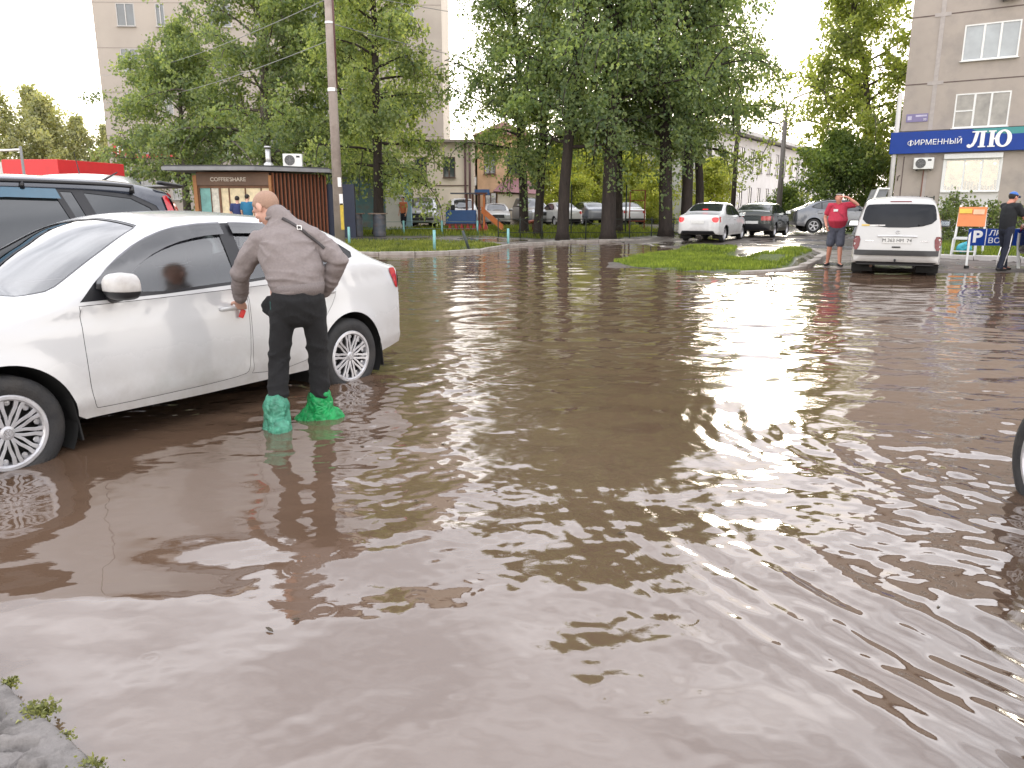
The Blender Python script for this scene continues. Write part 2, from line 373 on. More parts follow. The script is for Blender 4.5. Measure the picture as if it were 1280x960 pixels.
class Car:
    def __init__(s, P, root, step=.05):
        s.P = P; s.root = root; s.step = step
        s.zt, s.cr, s.w, s.zb = pchip(P['zt']), pchip(P['crown']), pchip(P['w']), pchip(P['zb'])
        s.belt = pchip(P['belt']) if isinstance(P['belt'], list) else (lambda x, b=P['belt']: np.full(np.shape(x), b))
        s.rc = pchip(P.get('rc', [(-3, .09), (3, .09)])); s.xf, s.xr = P['xf'], P['xr']
        s.ez = lambda x: s.zt(x)-s.cr(x)
    def S(s, x, z):
        P = s.P; hw = s.w(x); bl = s.belt(x); zc = P.get('zc', .62)
        lo = np.clip((zc-z)/zc, 0, 1); up = np.clip((z-zc)/(bl-zc), 0, 1)
        y = hw*(1-P.get('tuck', .12)*lo**2-.035*up**2)
        ab = np.maximum(z-bl, 0); y = y-P['k']*ab-P.get('k2', .15)*ab**2
        zk = P.get('crease')
        if zk is not None:
            cz = zk[0]+zk[1]*x; y = y-.011*np.exp(-((z-cz+.030)/.026)**2)+.004*np.exp(-((z-cz-.012)/.02)**2)
        if P.get('crease2') is not None: y = y+.010*np.exp(-((z-P['crease2'])/.04)**2)
        for ax, r in P['arch']:
            d = np.hypot(x-ax, z-P['rw']); y = y+.016*np.exp(-((d-r)/.055)**2)*(z < bl-.06)
        return y
    def raw(s, x, u):
        us = np.where(u > 2, 4-u, u); sg = np.where(u > 2, -1., 1.)
        zb, ze, c = s.zb(x), s.ez(x), s.cr(x); ye = s.S(x, ze); rc = s.rc(x)
        side = lambda q: (s.S(x, zb+q*(ze-zb)), zb+q*(ze-zb))
        top = lambda q: (ye*(2-q), ze+c*(1-(2-q)**2))
        a = np.minimum(rc/(ze-zb), .45); b = np.minimum(rc/ye, .45)
        ys, zs = side(np.minimum(us, 1)); yt, zt = top(np.maximum(us, 1))
        y = np.where(us <= 1, ys, yt); z = np.where(us <= 1, zs, zt)
        inn = (us > 1-a) & (us < 1+b); t = np.clip((us-(1-a))/(a+b), 0, 1)
        y0, z0 = side(1-a); y2, z2 = top(1+b)
        y = np.where(inn, (1-t)**2*y0+2*t*(1-t)*ye+t*t*y2, y); z = np.where(inn, (1-t)**2*z0+2*t*(1-t)*ze+t*t*z2, z)
        X = x+s.lean(x, z)
        return np.stack([X, sg*y, z], -1)
    def lean(s, x, z):
        o = np.zeros(np.broadcast(x, z).shape)
        for x0, x1, z0, k in s.P.get('lean', []):
            o = o+sstep(x0, x1, x)*(z-z0)*k
        return o
    def map(s, x, u, off=0.):
        x = np.asarray(x, float); u = np.asarray(u, float); p = s.raw(x, u)
        if off:
            e = 2e-3; dx = s.raw(x+e, u)-s.raw(x-e, u); du = s.raw(x, np.minimum(u+e, 4))-s.raw(x, np.maximum(u-e, 0))
            n = -np.cross(dx, du); n /= np.linalg.norm(n, axis=-1, keepdims=True)+1e-12; p = p+n*off
        return p
    def side(s, poly, sg=1, step=.03):
        out = []
        for x, z in densify(poly, step):
            u = (z-float(s.zb(x)))/(float(s.ez(x))-float(s.zb(x))); out.append((x, u if sg > 0 else 4-u))
        return out
    def top(s, poly, step=.03):
        return [(x, 2-y/float(s.S(np.float64(x), s.ez(x)))) for x, y in densify(poly, step)]
    def panel(s, name, outer, holes, mat, off=0., parent=None, step=None):
        st = step or s.step
        V, F = region(outer, holes, st, st*1.25)
        p = s.map(V[:, 0], V[:, 1], off)
        return from_arrays(name, p, F[:, ::-1], mat, parent or s.root)
    def ring(s, end, n=120):
        x = s.xf if end > 0 else s.xr; u = np.linspace(0, 4, n); Q = s.raw(np.full(n, x), u)
        b = [Q[-1]+(Q[0]-Q[-1])*t for t in np.linspace(0, 1, 14)[1:-1]]
        return np.vstack([Q, b])
    def cap(s, end, mat, name, parent=None):
        B = s.P['capf' if end > 0 else 'capr']; Q = s.ring(end); x0 = s.xf if end > 0 else s.xr
        c = np.array([0, 0, (Q[:, 2].min()+Q[:, 2].max())/2]); vs = []; fs = []; n = len(Q); S_ = [1, .995, .985, .965, .94, .9, .84, .76, .66, .54, .42, .3, .18, .08]
        for q in S_:
            yz = c[1:]+(Q[:, 1:]-c[1:])*q
            xx = x0+s.lean(np.full(n, x0), yz[:, 1])+end*B*np.sqrt(max(0, 1-q**4))
            vs += [(a, b[0], b[1]) for a, b in zip(xx, yz)]
        for i in range(len(S_)-1):
            for j in range(n):
                j2 = (j+1) % n; q = (i*n+j, i*n+j2, (i+1)*n+j2, (i+1)*n+j); fs.append(q if end > 0 else q[::-1])
        q = tuple((len(S_)-1)*n+j for j in range(n)); fs.append(q if end > 0 else q[::-1])
        s.capdata = getattr(s, 'capdata', {}); s.capdata[end] = (Q, c, B, x0)
        return from_arrays(name, vs, fs, mat, parent or s.root)
    def capx(s, end, y, z):
        B = s.P['capf' if end > 0 else 'capr']; Q = s.ring(end, 400); x0 = s.xf if end > 0 else s.xr
        cz = (Q[:, 2].min()+Q[:, 2].max())/2
        a = np.arctan2(Q[:, 2]-cz, Q[:, 1]); r = np.hypot(Q[:, 2]-cz, Q[:, 1]); o = np.argsort(a)
        R = np.interp(np.arctan2(z-cz, y), a[o], r[o], period=2*PI); q = np.clip(np.hypot(y, z-cz)/R, 0, 1)
        return x0+s.lean(np.full(np.shape(y), x0), z)+end*B*np.sqrt(np.maximum(0, 1-q**4))
    def cappatch(s, end, name, poly, mat, off=.004, parent=None, holes=(), step=.05):
        V, F = region(densify(poly, .03), [densify(h, .03) for h in holes], step, step)
        x = s.capx(end, V[:, 0], V[:, 1])+end*off
        p = np.stack([x, V[:, 0], V[:, 1]], -1)
        return from_arrays(name, p, F if end > 0 else F[:, ::-1], mat, parent or s.root)

def arch_poly(cx, cz, r, zlow, n=40):
    pts = []
    for i in range(n+1):
        a = -.62+(PI+1.24)*i/n; pts.append((cx+r*math.cos(a), max(zlow, cz+r*math.sin(a))))
    return pts
def make_wheel(root, x, y, rw, wt, style, mats, rim_r=.2, turn=0.):
    sg = 1 if y > 0 else -1
    def B(): return MB(Matrix.Translation((x, y, rw)) @ Matrix.Rotation(turn, 4, 'Z') @ Matrix.Scale(sg, 4, (0, 1, 0)))
    fl = lambda o: (o.data.flip_normals() if sg < 0 else None, o)[1]
    w = fl(B().lathe([(0, -.07), (.14, -.07), (.14, -.04), (0, -.04)], 24).build('wheel', mats['disc'], root))
    t = wt/2; R = rw; r = rim_r
    prof = [(r-.005, -t*.8), (r+.02, -t*.95), (R-.06, -t), (R-.02, -t*.9), (R, -t*.7), (R, t*.7), (R-.02, t*.9), (R-.05, t), (r+.035, t*.98), (r+.012, t*.9), (r-.004, t*.82), (r-.012, t*.5), (r-.012, -t*.8)]
    ty = fl(B().lathe(prof, 48).build('tyre', mats['tyre'], w, True))
    m = B()
    if style in ('cover', 'spoke5', 'spoke10'):
        m.lathe([(r+.012, t*.90), (r+.006, t*.96), (r-.012, t*.97), (r-.022, t*.86), (r-.024, t*.4)], 48)
        m.lathe([(.0, t*.86), (.026, t*.86), (.040, t*.80), (.044, t*.5)], 24)
        ns = {'cover': 10, 'spoke5': 5, 'spoke10': 10}[style]
        for k in range(ns):
            a = 2*PI*k/ns+.15
            for d in ((-1, 1) if style == 'cover' else (0,)):
                wd = .0095 if style == 'cover' else (.030 if ns == 5 else .016)
                pts = []
                for q, rr in enumerate((.036, .09, .145, r-.012)):
                    aa = a+d*(.017/max(rr, .06)*.95 if rr < .1 else .086 if rr < .15 else .105)
                    if d == 0: aa = a
                    hgt = (t*.80, t*.83, t*.87, t*.90)[q]; ww = wd*(.75+.55*q/3)
                    c, s_ = math.cos(aa), math.sin(aa)
                    pts.append(((rr*c-ww*s_, hgt, rr*s_+ww*c), (rr*c+ww*s_, hgt, rr*s_-ww*c), (rr*c+ww*.7*s_, hgt-.018, rr*s_-ww*.7*c), (rr*c-ww*.7*s_, hgt-.018, rr*s_+ww*.7*c)))
                vs = [p for q in pts for p in q]; fs = []
                for q in range(3):
                    for j in range(4): fs.append((q*4+j, q*4+(j+1) % 4, q*4+4+(j+1) % 4, q*4+4+j))
                m.add(vs, fs)
            if style == 'cover':
                c, s_ = math.cos(a+PI/10), math.sin(a+PI/10); m.ball((.168*c, t*.62, .168*s_), (.02, .006, .02), 8)
    else:                                                       # plain pressed steel disc
        m.lathe([(r+.012, t*.9), (r+.005, t*.96), (r-.015, t*.95), (r-.03, t*.3), (r-.06, t*.5), (.07, t*.62), (.05, t*.5), (0, t*.5)], 40)
    rim = fl(m.build('rim', mats['rim'], w, False, .0015 if style == 'cover' else 0))
    if style == 'cover':
        e = B(); e.lathe([(.024, t*.865), (.024, t*.885), (.0215, t*.885), (.0215, t*.865)], 24)
        for p in ([(-.011, .018), (0, .004), (.011, .018)], [(-.017, .010), (-.009, -.016), (0, .001), (.009, -.016), (.017, .010)]):
            for a, b in zip(p, p[1:]): e.bar((a[0], t*.875, a[1]), (b[0], t*.875, b[1]), .0032)
        fl(e.build('emblem', mats['chrome'], rim))
        d = B(); d.lathe([(r-.02, -.01), (.03, -.01)], 40); fl(d.build('brake_backing', mats['disc'], w))
    else:
        d = B(); d.lathe([(r-.01, t*.1), (.02, t*.1)], 32); fl(d.build('brake_backing', mats['disc'], w))
    return w
def make_car(root, P, paint, wheel_style='cover', opaque=True, detail=1, step=.06, glass=None):
    c = Car(P, root, step); K = CARM; gl = glass or K['glass']
    zb0 = float(c.zb(0)); both = (1, -1)
    arch = {}
    for i, (ax, r) in enumerate(P['arch']):
        poly = arch_poly(ax, P['rw'], r, float(c.zb(ax))-.0)
        for sg in both:
            q = []
            for x, z in densify(poly, .03):
                u = (z-float(c.zb(x)))/(float(c.ez(x))-float(c.zb(x))); u = u if u > .02 else -.05
                q.append((x, u if sg > 0 else 4-u))
            arch[(i, sg)] = q
    # the outer boundary of the sheet, with the wheel arches cut out of its lower edges
    def edge(sg):
        xs = np.linspace(c.xf, c.xr, 110) if sg > 0 else np.linspace(c.xr, c.xf, 110)
        pts = [(x, 0. if sg > 0 else 4.) for x in xs]
        for i, (ax, r) in enumerate(P['arch']):
            a = [p for p in arch_poly(ax, P['rw'], r, -1) if p[1] > float(c.zb(p[0]))+.001]
            a = densify(a, .03)[:-1] if False else a
            x0 = min(a[0][0], a[-1][0]); x1 = max(a[0][0], a[-1][0])
            qa = [(x, (z-float(c.zb(x)))/(float(c.ez(x))-float(c.zb(x)))) for x, z in a]
            if sg < 0: qa = [(x, 4-u) for x, u in qa][::-1]
            # left edge runs front -> rear (x falling): the arch points run from +r to -r
            out = []; done = False
            for p in pts:
                ins = x0-.012 < p[0] < x1+.012 and (p[1] in (0., 4.))
                if ins:
                    if not done: out += qa; done = True
                else: out.append(p)
            pts = out
        return pts
    L = edge(1); R = edge(-1)
    ends = lambda x, a, b: [(x, u) for u in np.linspace(a, b, 60)[1:-1]]
    outer = L+ends(c.xr, 0, 4)+R+ends(c.xf, 4, 0)
    holes = []; jobs = []
    for sg in both:
        for nm, poly in P.get('doors', []):
            pl = densify(poly, .03); h = c.side(pl, sg, .03); holes.append(h)
            jobs.append(('door', c.side(inset(pl, .0035), sg, .03), [], paint, 0., sg, nm))
        d = P.get('dlo')
        if d:
            pl = densify(d, .03); holes.append(c.side(pl, sg))
            gp = [densify(g, .03) for g in P['side_glass']]
            jobs.append(('window_frame', c.side(pl, sg), [c.side(g, sg) for g in gp], K['black'], -.004, sg, 'frame'))
            for g in gp: jobs.append(('side_window', c.side(inset(g, -.001), sg), [], gl, -.010, sg, 'glass'))
        if P.get('fuel') and sg == P.get('fuel_side', 1):
            pl = densify(P['fuel'], .02); holes.append(c.side(pl, sg, .02)); jobs.append(('fuel_flap', c.side(inset(pl, .002), sg, .02), [], paint, 0, sg, ''))
    for nm in ('windshield', 'rear_window'):
        if P.get(nm):
            half = P[nm]; full = half+[(x, -y) for x, y in half[::-1] if y > 0]
            pl = densify(full, .03); holes.append(c.top(pl))
            jobs.append((nm+'_seal', c.top(pl), [c.top(inset(pl, .022))], K['black'], -.002, 0, 'seal'))
            jobs.append((nm, c.top(inset(pl, .021)), [], P.get('front_glass', gl) if nm == 'windshield' else gl, -.006, 0, 'glass'))
    for nm in ('hood', 'trunk_lid'):
        if P.get(nm):
            half = P[nm]; full = half+[(x, -y) for x, y in half[::-1] if y > 0]
            pl = densify(full, .03); holes.append(c.top(pl)); jobs.append((nm, c.top(inset(pl, .0035)), [], paint, 0., 0, ''))
    if P.get('holes_extra'): pass
    shell = c.panel('body', outer, holes, paint)
    objs = {}
    for nm, o, h, mt, off, sg, k in jobs:
        objs.setdefault((nm, sg), []).append(c.panel(nm, o, h, mt, off, root, step if k not in ('seal',) else .05))
    # black shell added behind the panel gaps, standing in for their shade
    winh = []
    for sg in both:
        if P.get('dlo') and not opaque: winh += [c.side(inset(densify(g, .03), -.02), sg) for g in P['side_glass']]
    for nm in ('windshield', 'rear_window'):
        if P.get(nm) and not opaque:
            half = P[nm]; full = half+[(x, -y) for x, y in half[::-1] if y > 0]; winh.append(c.top(densify(full, .03)))
    c.panel('dark_gap_backing', outer, winh, K['black'], -.02, root, .09)
    c.cap(1, paint, 'front_bumper'); c.cap(-1, paint, 'rear_bumper' if P.get('sedan', True) else 'tailgate')
    # wheel arches, wheels, floor
    for ax, r in P['arch']:
        for sg in both:
            lin = MB(); yo = float(c.S(np.float64(ax), np.float64(P['rw']+r*.6)))-.012; yi = .42; n = 28; vs = []; fs = []
            for i in range(n+1):
                a = -.5+(PI+1.0)*i/n
                for yy in (yo, yi): vs.append((ax+(r+.004)*math.cos(a), sg*yy, P['rw']+(r+.004)*math.sin(a)))
            for i in range(n): fs.append((2*i, 2*i+1, 2*i+3, 2*i+2))
            vs.append((ax, sg*yi, P['rw'])); k = len(vs)-1
            for i in range(n): fs.append((2*i+1, k, 2*i+3))
            lin.add(vs, fs).build('wheel_arch_liner', K['rubber'], root, True)
    fl = MB(); xa = [a for a, r in P['arch']]
    r0 = P['arch'][0][1]; wmid = P['w'][len(P['w'])//2][1]
    fl.box(((xa[0]+xa[1])/2, 0, zb0+.05), (xa[0]-xa[1]-2*r0-.02, 2*wmid*.88, .1))
    fl.box(((xa[0]+xa[1])/2, 0, zb0+.07), (P['xf']-P['xr']-.3, .82, .1)); fl.build('floor_pan', K['rubber'], root)
    for ax, r in P['arch']:
        for sg in both: make_wheel(root, ax, sg*P['track'], P['rw'], P.get('wt', .2), wheel_style, K, P.get('rim', .2), P.get('steer', 0) if ax > 0 else 0)
    # mirrors
    if P.get('mirror'):
        mx, my, mz = P['mirror']; mm = P.get('mirror_mat', paint)
        for sg in both:
            def egg(z0, z1, g=1.):
                vs = []; fs = []; n, m_ = 36, 14
                sp = lambda v, ex: math.copysign(abs(v)**ex, v)
                for i in range(m_+1):
                    z = z0+(z1-z0)*i/m_; q = max(0, 1-(abs(z)/.082)**2.6)**(1/2.6)
                    for j in range(n):
                        t = 2*PI*j/n; x, y = .085*q*sp(math.cos(t), .75)*g, .125*q*sp(math.sin(t), .7)*g
                        vs.append((max(-.045*(1 if g == 1 else 1.0), x-.2*(y*sg if y*sg > 0 else 0)), y, z))
                for i in range(m_):
                    for j in range(n): fs.append((i*n+j, i*n+(j+1) % n, (i+1)*n+(j+1) % n, (i+1)*n+j))
                return MB().add(vs, fs+[tuple(reversed(range(n))), tuple(m_*n+j for j in range(n))])
            mo = egg(-.025, .0819).build('wing_mirror', mm, root, True, .004); mo.location = (mx, sg*(my+.12), mz)
            egg(-.0785, -.025, .97).build('mirror_shell', K['black'], mo, True, .003)
            MB().tube([(.0, -sg*.15, -.085), (.0, -sg*.05, -.060)], [(.03, .022), (.04, .02)], 10).build('mirror_foot', K['black'], mo, True)
            MB().box((-.046, sg*.0, 0), (.004, .19, .105)).build('mirror_glass', K['mirror'], mo)
    # door handles
    for hx, hz in P.get('handles', []):
        for sg in both:
            y = float(c.S(np.float64(hx), np.float64(hz)))
            h = MB().tube([(hx+.105, sg*(y-.004), hz-.003), (hx+.085, sg*(y+.022), hz-.001), (hx, sg*(y+.03), hz), (hx-.085, sg*(y+.022), hz), (hx-.105, sg*(y-.004), hz)], [(.014, .012), (.017, .012), (.019, .012), (.017, .012), (.014, .012)], 10)
            h.build('door_handle', P.get('handle_mat', paint), (min(objs[('door', sg)], key=lambda o: abs(o.data.vertices[0].co.x-hx)) if ('door', sg) in objs else root), True)
    # lamps, plates, trim on the ends
    for end, nm, poly, mt, off, mirrored in P.get('patches', []):
        for sg in ((1, -1) if mirrored else (1,)):
            q = [(y*sg, z) for y, z in poly]; q = q if sg > 0 else q[::-1]
            c.cappatch(end, nm, q, mt, off)
    for nm, poly, mt, off in P.get('side_patches', []):
        for sg in both: c.panel(nm, c.side(poly, sg), [], mt, off, root, .04)
    if P.get('plate'):
        end, y, z, w, h, body = P['plate']; x = float(c.capx(end, np.float64(y), np.float64(z)))
        pl = MB().box((0, 0, 0), (.012, w, h)).build('number_plate', K['plate'], root); pl.location = (x+end*.014, y, z)
        if body: text(body, h*.82, K['ink'], pl, (end*.008, 0, 0), (PI/2, 0, PI/2 if end > 0 else -PI/2), 'plate_lettering', .001)
    return c
def interior(root, seats, dash, K, wheel=True):
    for sx, sy in seats:
        b = MB(); b.tube([(sx+.28, sy, .46), (sx-.05, sy, .45), (sx-.14, sy, .5)], [(.09, .25), (.09, .25), (.07, .24)], 14, True, True, (0, 0, 1))
        b.tube([(sx-.14, sy, .52), (sx-.2, sy, .8), (sx-.28, sy, 1.06)], [(.07, .24), (.075, .24), (.05, .18)], 14, True, True, (1, 0, 0))
        b.tube([(sx-.29, sy, 1.12), (sx-.30, sy, 1.26)], [(.04, .11), (.045, .125)], 12, True, True, (1, 0, 0)); b.build('seat', K['seat'], root, True)
    b = MB().tube([(-1.0, -.6, .5), (-1.0, .6, .5)], [(.12, .25)]*2, 14, True, True, (0, 0, 1)).tube([(-1.22, -.6, .78), (-1.22, .6, .78)], [(.09, .26)]*2, 14, True, True, (1, 0, 0))
    for y in (-.33, .33): b.tube([(-1.3, y, 1.04), (-1.32, y, 1.16)], [(.04, .11), (.04, .12)], 12, True, True, (1, 0, 0))
    b.build('rear_bench', K['seat'], root, True)
    MB().tube([(dash, -.68, .88), (dash, .68, .88)], [(.12, .28)]*2, 16, True, False, (0, 0, 1)).build('dashboard', K['dash'], root, True)
    if wheel:
        m = MB(); c = Vector((dash-.42, .36, .88)); ax = Vector((.85, 0, -.5)).normalized(); a = ax.orthogonal().normalized(); b_ = ax.cross(a)
        m.tube([c+(a*math.cos(t)+b_*math.sin(t))*.185 for t in np.linspace(0, 2*PI, 28)], .015, 8); m.bar(c-a*.17, c+a*.17, .03, .02); m.bar(c, c+ax*.3, .05); m.build('steering_wheel', K['black'], root, True)
CARM = dict(
    glass=M('tinted_car_glass', (.018, .022, .025), .05, 0, .1, 2, spec=.8, coat=.5), black=M('black_trim', (.012, .012, .014), .35, 0, .2, 20),
    rubber=M('black_rubber', (.012, .012, .012), .85, 0, .3, 12), tyre=M('tyre_rubber', (.02, .02, .021), .7, 0, .35, 9, .25, 90, stain=(.07, .06, .05), ss=5, stain_amt=.35),
    rim=M('silver_wheel_paint', (.52, .52, .54), .34, .55, .10, 12, stain=(.2, .17, .14), ss=9, stain_amt=.35), disc=M('brake_dark', (.03, .028, .027), .7, .3, .3, 20), chrome=M('dull_chrome', (.55, .55, .57), .2, .9, .06, 20),
    mirror=M('mirror_face', (.6, .65, .68), .03, 1, .02, 3), plate=M('plate_white', (.62, .62, .60), .45, 0, .08, 30), ink=M('plate_ink', (.015, .015, .015), .5),
    lamp=M('red_lamp_glass', (.42, .012, .016), .10, 0, .18, 25, coat=.8), lampc=M('clear_lamp', (.55, .56, .58), .1, .3, .2, 18, coat=.8), lamp_d=M('dark_red_lamp', (.13, .006, .01), .25, 0, .15, 20, coat=.15),
    seat=M('seat_cloth', (.03, .032, .036), .9, 0, .25, 25), dash=M('dash_plastic', (.045, .045, .048), .6, 0, .15, 20), lit=M('lit_brake_lamp', (1., .03, .035), .2, emit=.7))
WHITE = car_paint('white_car_paint', (.56, .565, .57), mud_h=.80, mudmax=.72); DARKBLUE = car_paint('dark_blue_grey_paint', (.030, .035, .048), .2, metal=.2)
BLACKP = car_paint('black_car_paint', (.012, .013, .014), .2); GREYP = car_paint('grey_metal_paint', (.14, .15, .17), .25, metal=.4); SILVER = car_paint('silver_paint', (.34, .34, .35), .28, metal=.4)
DIRTYW = car_paint('weathered_white_paint', (.47, .47, .46), .35, mud_h=.75); BLUEP = car_paint('blue_car_paint', (.05, .08, .2), .25)

SEDAN = dict(xf=2.06, xr=-2.02, rw=.315, arch=[(1.325, .378), (-1.325, .372)], track=.735, wt=.2, rim=.203, capf=.16, capr=.13, k=.40, k2=.22, zc=.62, tuck=.085,
    zt=[(-2.25, 1.02), (-2.02, 1.055), (-1.86, 1.10), (-1.65, 1.185), (-1.4, 1.325), (-1.15, 1.42), (-.8, 1.475), (-.35, 1.50), (.05, 1.485), (.3, 1.425), (.6, 1.29), (.9, 1.13), (1.05, 1.055), (1.3, 1.01), (1.7, .925), (2.06, .78), (2.2, .70)],
    crown=[(-2.25, .03), (-1.9, .04), (-1.5, .05), (-.9, .045), (0, .045), (.25, .05), (.6, .075), (.95, .085), (1.1, .075), (1.5, .07), (2.06, .05), (2.2, .04)],
    w=[(-2.3, .66), (-2.02, .745), (-1.8, .80), (-1.3, .838), (-.5, .848), (.4, .848), (1.2, .842), (1.6, .81), (1.9, .74), (2.06, .66), (2.3, .5)],
    zb=[(-2.3, .36), (-2.0, .33), (-1.6, .29), (-1, .285), (0, .285), (.9, .30), (1.6, .25), (2.06, .24), (2.3, .25)], belt=[(-2.2, 1.04), (-1, 1.035), (0, 1.0), (1, .99), (2.2, .9)],
    rc=[(-2.3, .08), (-1.5, .085), (-.5, .07), (.5, .06), (1.0, .06), (1.3, .075), (2.3, .08)], crease=(.945, -.025), crease2=.40,
    doors=[('front', smooth_poly([(.855, .965), (.865, .75), (.85, .36), (.80, .345), (-.22, .345), (-.31, .40), (-.325, .975), (0.3, .965)], 2, (0, 6))), ('rear', smooth_poly([(-.335, .975), (-.325, .40), (-.30, .345), (-.80, .345), (-.91, .44), (-1.03, .66), (-1.16, .80), (-1.20, .93), (-1.19, .99), (-.75, .982)], 1, (0, 8)))],
    dlo=[(.845, .985), (.73, 1.085), (.58, 1.195), (.36, 1.315), (.13, 1.39), (-.12, 1.425), (-.45, 1.437), (-.80, 1.42), (-1.05, 1.375), (-1.27, 1.285), (-1.45, 1.165), (-1.44, 1.125), (-1.2, 1.07), (-.7, 1.025), (-.3, 1.003), (.3, .985)],
    side_glass=[[(.70, 1.03), (.56, 1.165), (.36, 1.285), (.14, 1.36), (-.26, 1.405), (-.265, 1.025), (.3, 1.005)], [(-.37, 1.405), (-.78, 1.39), (-.98, 1.36), (-.985, 1.06), (-.7, 1.045), (-.375, 1.027)], [(-1.02, 1.35), (-1.22, 1.275), (-1.38, 1.165), (-1.36, 1.135), (-1.03, 1.07)]],
    windshield=[(1.20, 0), (1.15, .3), (1.06, .52), (.95, .655), (.90, .67), (.30, .545), (.245, .50), (.21, 0)], rear_window=[(-1.10, 0), (-1.12, .45), (-1.17, .52), (-1.60, .56), (-1.68, .48), (-1.72, 0)],
    hood=[(2.02, 0), (1.98, .5), (1.55, .66), (1.16, .72), (1.04, .66), (1.13, .42), (1.21, .2), (1.23, 0)], trunk_lid=[(-1.78, 0), (-1.76, .5), (-1.80, .56), (-1.98, .55), (-2.0, 0)],
    fuel=[(-1.42, .80), (-1.26, .80), (-1.26, .93), (-1.42, .93)], fuel_side=-1, mirror=(.66, .83, 1.07), handles=[(-.19, .845), (-1.06, .87)], sedan=True)
# ------------------------------------------------------------------ the white car in the flood
SIDEGL = clear_glass('white_car_side_glass', (.40, .50, .51), .11); FRONTGL = clear_glass('white_car_windscreen', (.36, .46, .43))
car = empty('sedan_car', (-2.745, 5.61, -.11), math.radians(-122.55), 'white sedan standing wheel-deep in the muddy water with a man at its door', 'car')
P = dict(SEDAN, front_glass=FRONTGL,
    patches=[(-1, 'tail_lamp', smooth_poly([(.40, 1.0), (.74, .985), (.76, .84), (.70, .79), (.46, .86)], 2), CARM['lamp'], .006, True), (-1, 'bumper_insert', [(-.6, .37), (.6, .37), (.55, .48), (-.55, .48)], CARM['black'], .004, False),
             (1, 'grille', [(-.5, .50), (.5, .50), (.42, .70), (-.42, .70)], CARM['black'], .004, False), (1, 'headlamp', smooth_poly([(.44, .68), (.50, .77), (.64, .74), (.64, .64), (.5, .62)], 1), CARM['lampc'], .006, True)],
    side_patches=[('tail_lamp', smooth_poly([(-2.015, 1.01), (-1.90, 1.012), (-1.93, .93), (-1.985, .83), (-2.017, .825)], 2, (0, 4)), CARM['lamp'], .007),
                  ('headlamp', smooth_poly([(2.055, .73), (1.78, .80), (1.66, .83), (1.80, .72), (2.055, .66)], 1, (0, 4)), CARM['lampc'], .006)],
    plate=(-1, 0, .76, .52, .112, ''))
wc = make_car(car, P, WHITE, 'cover', False, 2, .045, SIDEGL)
interior(car, [(-.02, .36), (-.02, -.36)], .72, CARM)
# smoked deflector over the side windows
DEFL = clear_glass('smoked_deflector', (.16, .15, .17), .06)
for sg in (1, -1):
    wc.panel('wind_deflector', wc.side(smooth_poly([(.76, 1.055), (.58, 1.205), (.36, 1.322), (.13, 1.392), (-.12, 1.424), (-.285, 1.43), (-.285, 1.335), (-.1, 1.327), (.14, 1.285), (.36, 1.205), (.55, 1.08), (.66, 1.03)], 1, (4, 5, 6)), sg), [], DEFL, .016, car, .04)
    wc.panel('wind_deflector', wc.side(smooth_poly([(-.355, 1.43), (-.8, 1.412), (-1.02, 1.368), (-1.02, 1.295), (-.8, 1.325), (-.36, 1.338)], 1, (0, 5)), sg), [], DEFL, .016, car, .04)
    for ax in (1.325, -1.325):
        MB().box((ax-.385, sg*.70, .30), (.012, .24, .26), rot=Matrix.Rotation(.12, 3, 'Y')).build('mud_flap', CARM['rubber'], car, bevel=.004)
# ------------------------------------------------------------------ people
SKIN = M('skin', (.56, .32, .24), .5, 0, .12, 14, .08, 60); SKINR = M('sunburnt_skin', (.50, .22, .15), .5, 0, .12, 14, .08, 60)
def V3(*a): return Vector(a)
def basis(face, up):
    f = Vector(face).normalized(); u = Vector(up); u = (u-f*u.dot(f)).normalized(); l = u.cross(f)     # l: the figure's left
    return f, l, u
def head_shape(mb, c, face, up, s=1.):
    """skull, jaw, nose, brow, lips and ears as overlapping shapes; c is the middle of the head"""
    f, l, u = basis(face, up); R = Matrix((f, l, u)).transposed(); c = Vector(c)
    P = lambda a, b, d: c+(f*a+l*b+u*d)*s
    mb.ball(P(-.012, 0, .028), (.098*s, .078*s, .088*s), 24, R); mb.ball(P(.018, 0, -.03), (.070*s, .064*s, .078*s), 20, R)
    mb.ball(P(.045, 0, -.085), (.036*s, .036*s, .026*s), 14, R); mb.ball(P(.012, 0, -.075), (.052*s, .054*s, .03*s), 14, R)
    mb.tube([P(.080, 0, .028), P(.098, 0, -.012), P(.103, 0, -.022)], [.009*s, .012*s, .014*s], 10, True, True)
    for q in (-1, 1):
        mb.ball(P(.088, q*.013, -.026), (.011*s, .009*s, .008*s), 10, R)
        mb.ball(P(.074, q*.034, .036), (.016*s, .024*s, .008*s), 12, R); mb.ball(P(.062, q*.04, -.012), (.026*s, .022*s, .018*s), 12, R)
        mb.ball(P(-.012, q*.081, .0), (.021*s, .009*s, .033*s), 14, R); mb.ball(P(-.004, q*.079, -.02), (.012*s, .008*s, .018*s), 10, R)
    mb.ball(P(.080, 0, -.052), (.013*s, .024*s, .006*s), 12, R); mb.ball(P(.077, 0, -.063), (.013*s, .020*s, .007*s), 12, R)
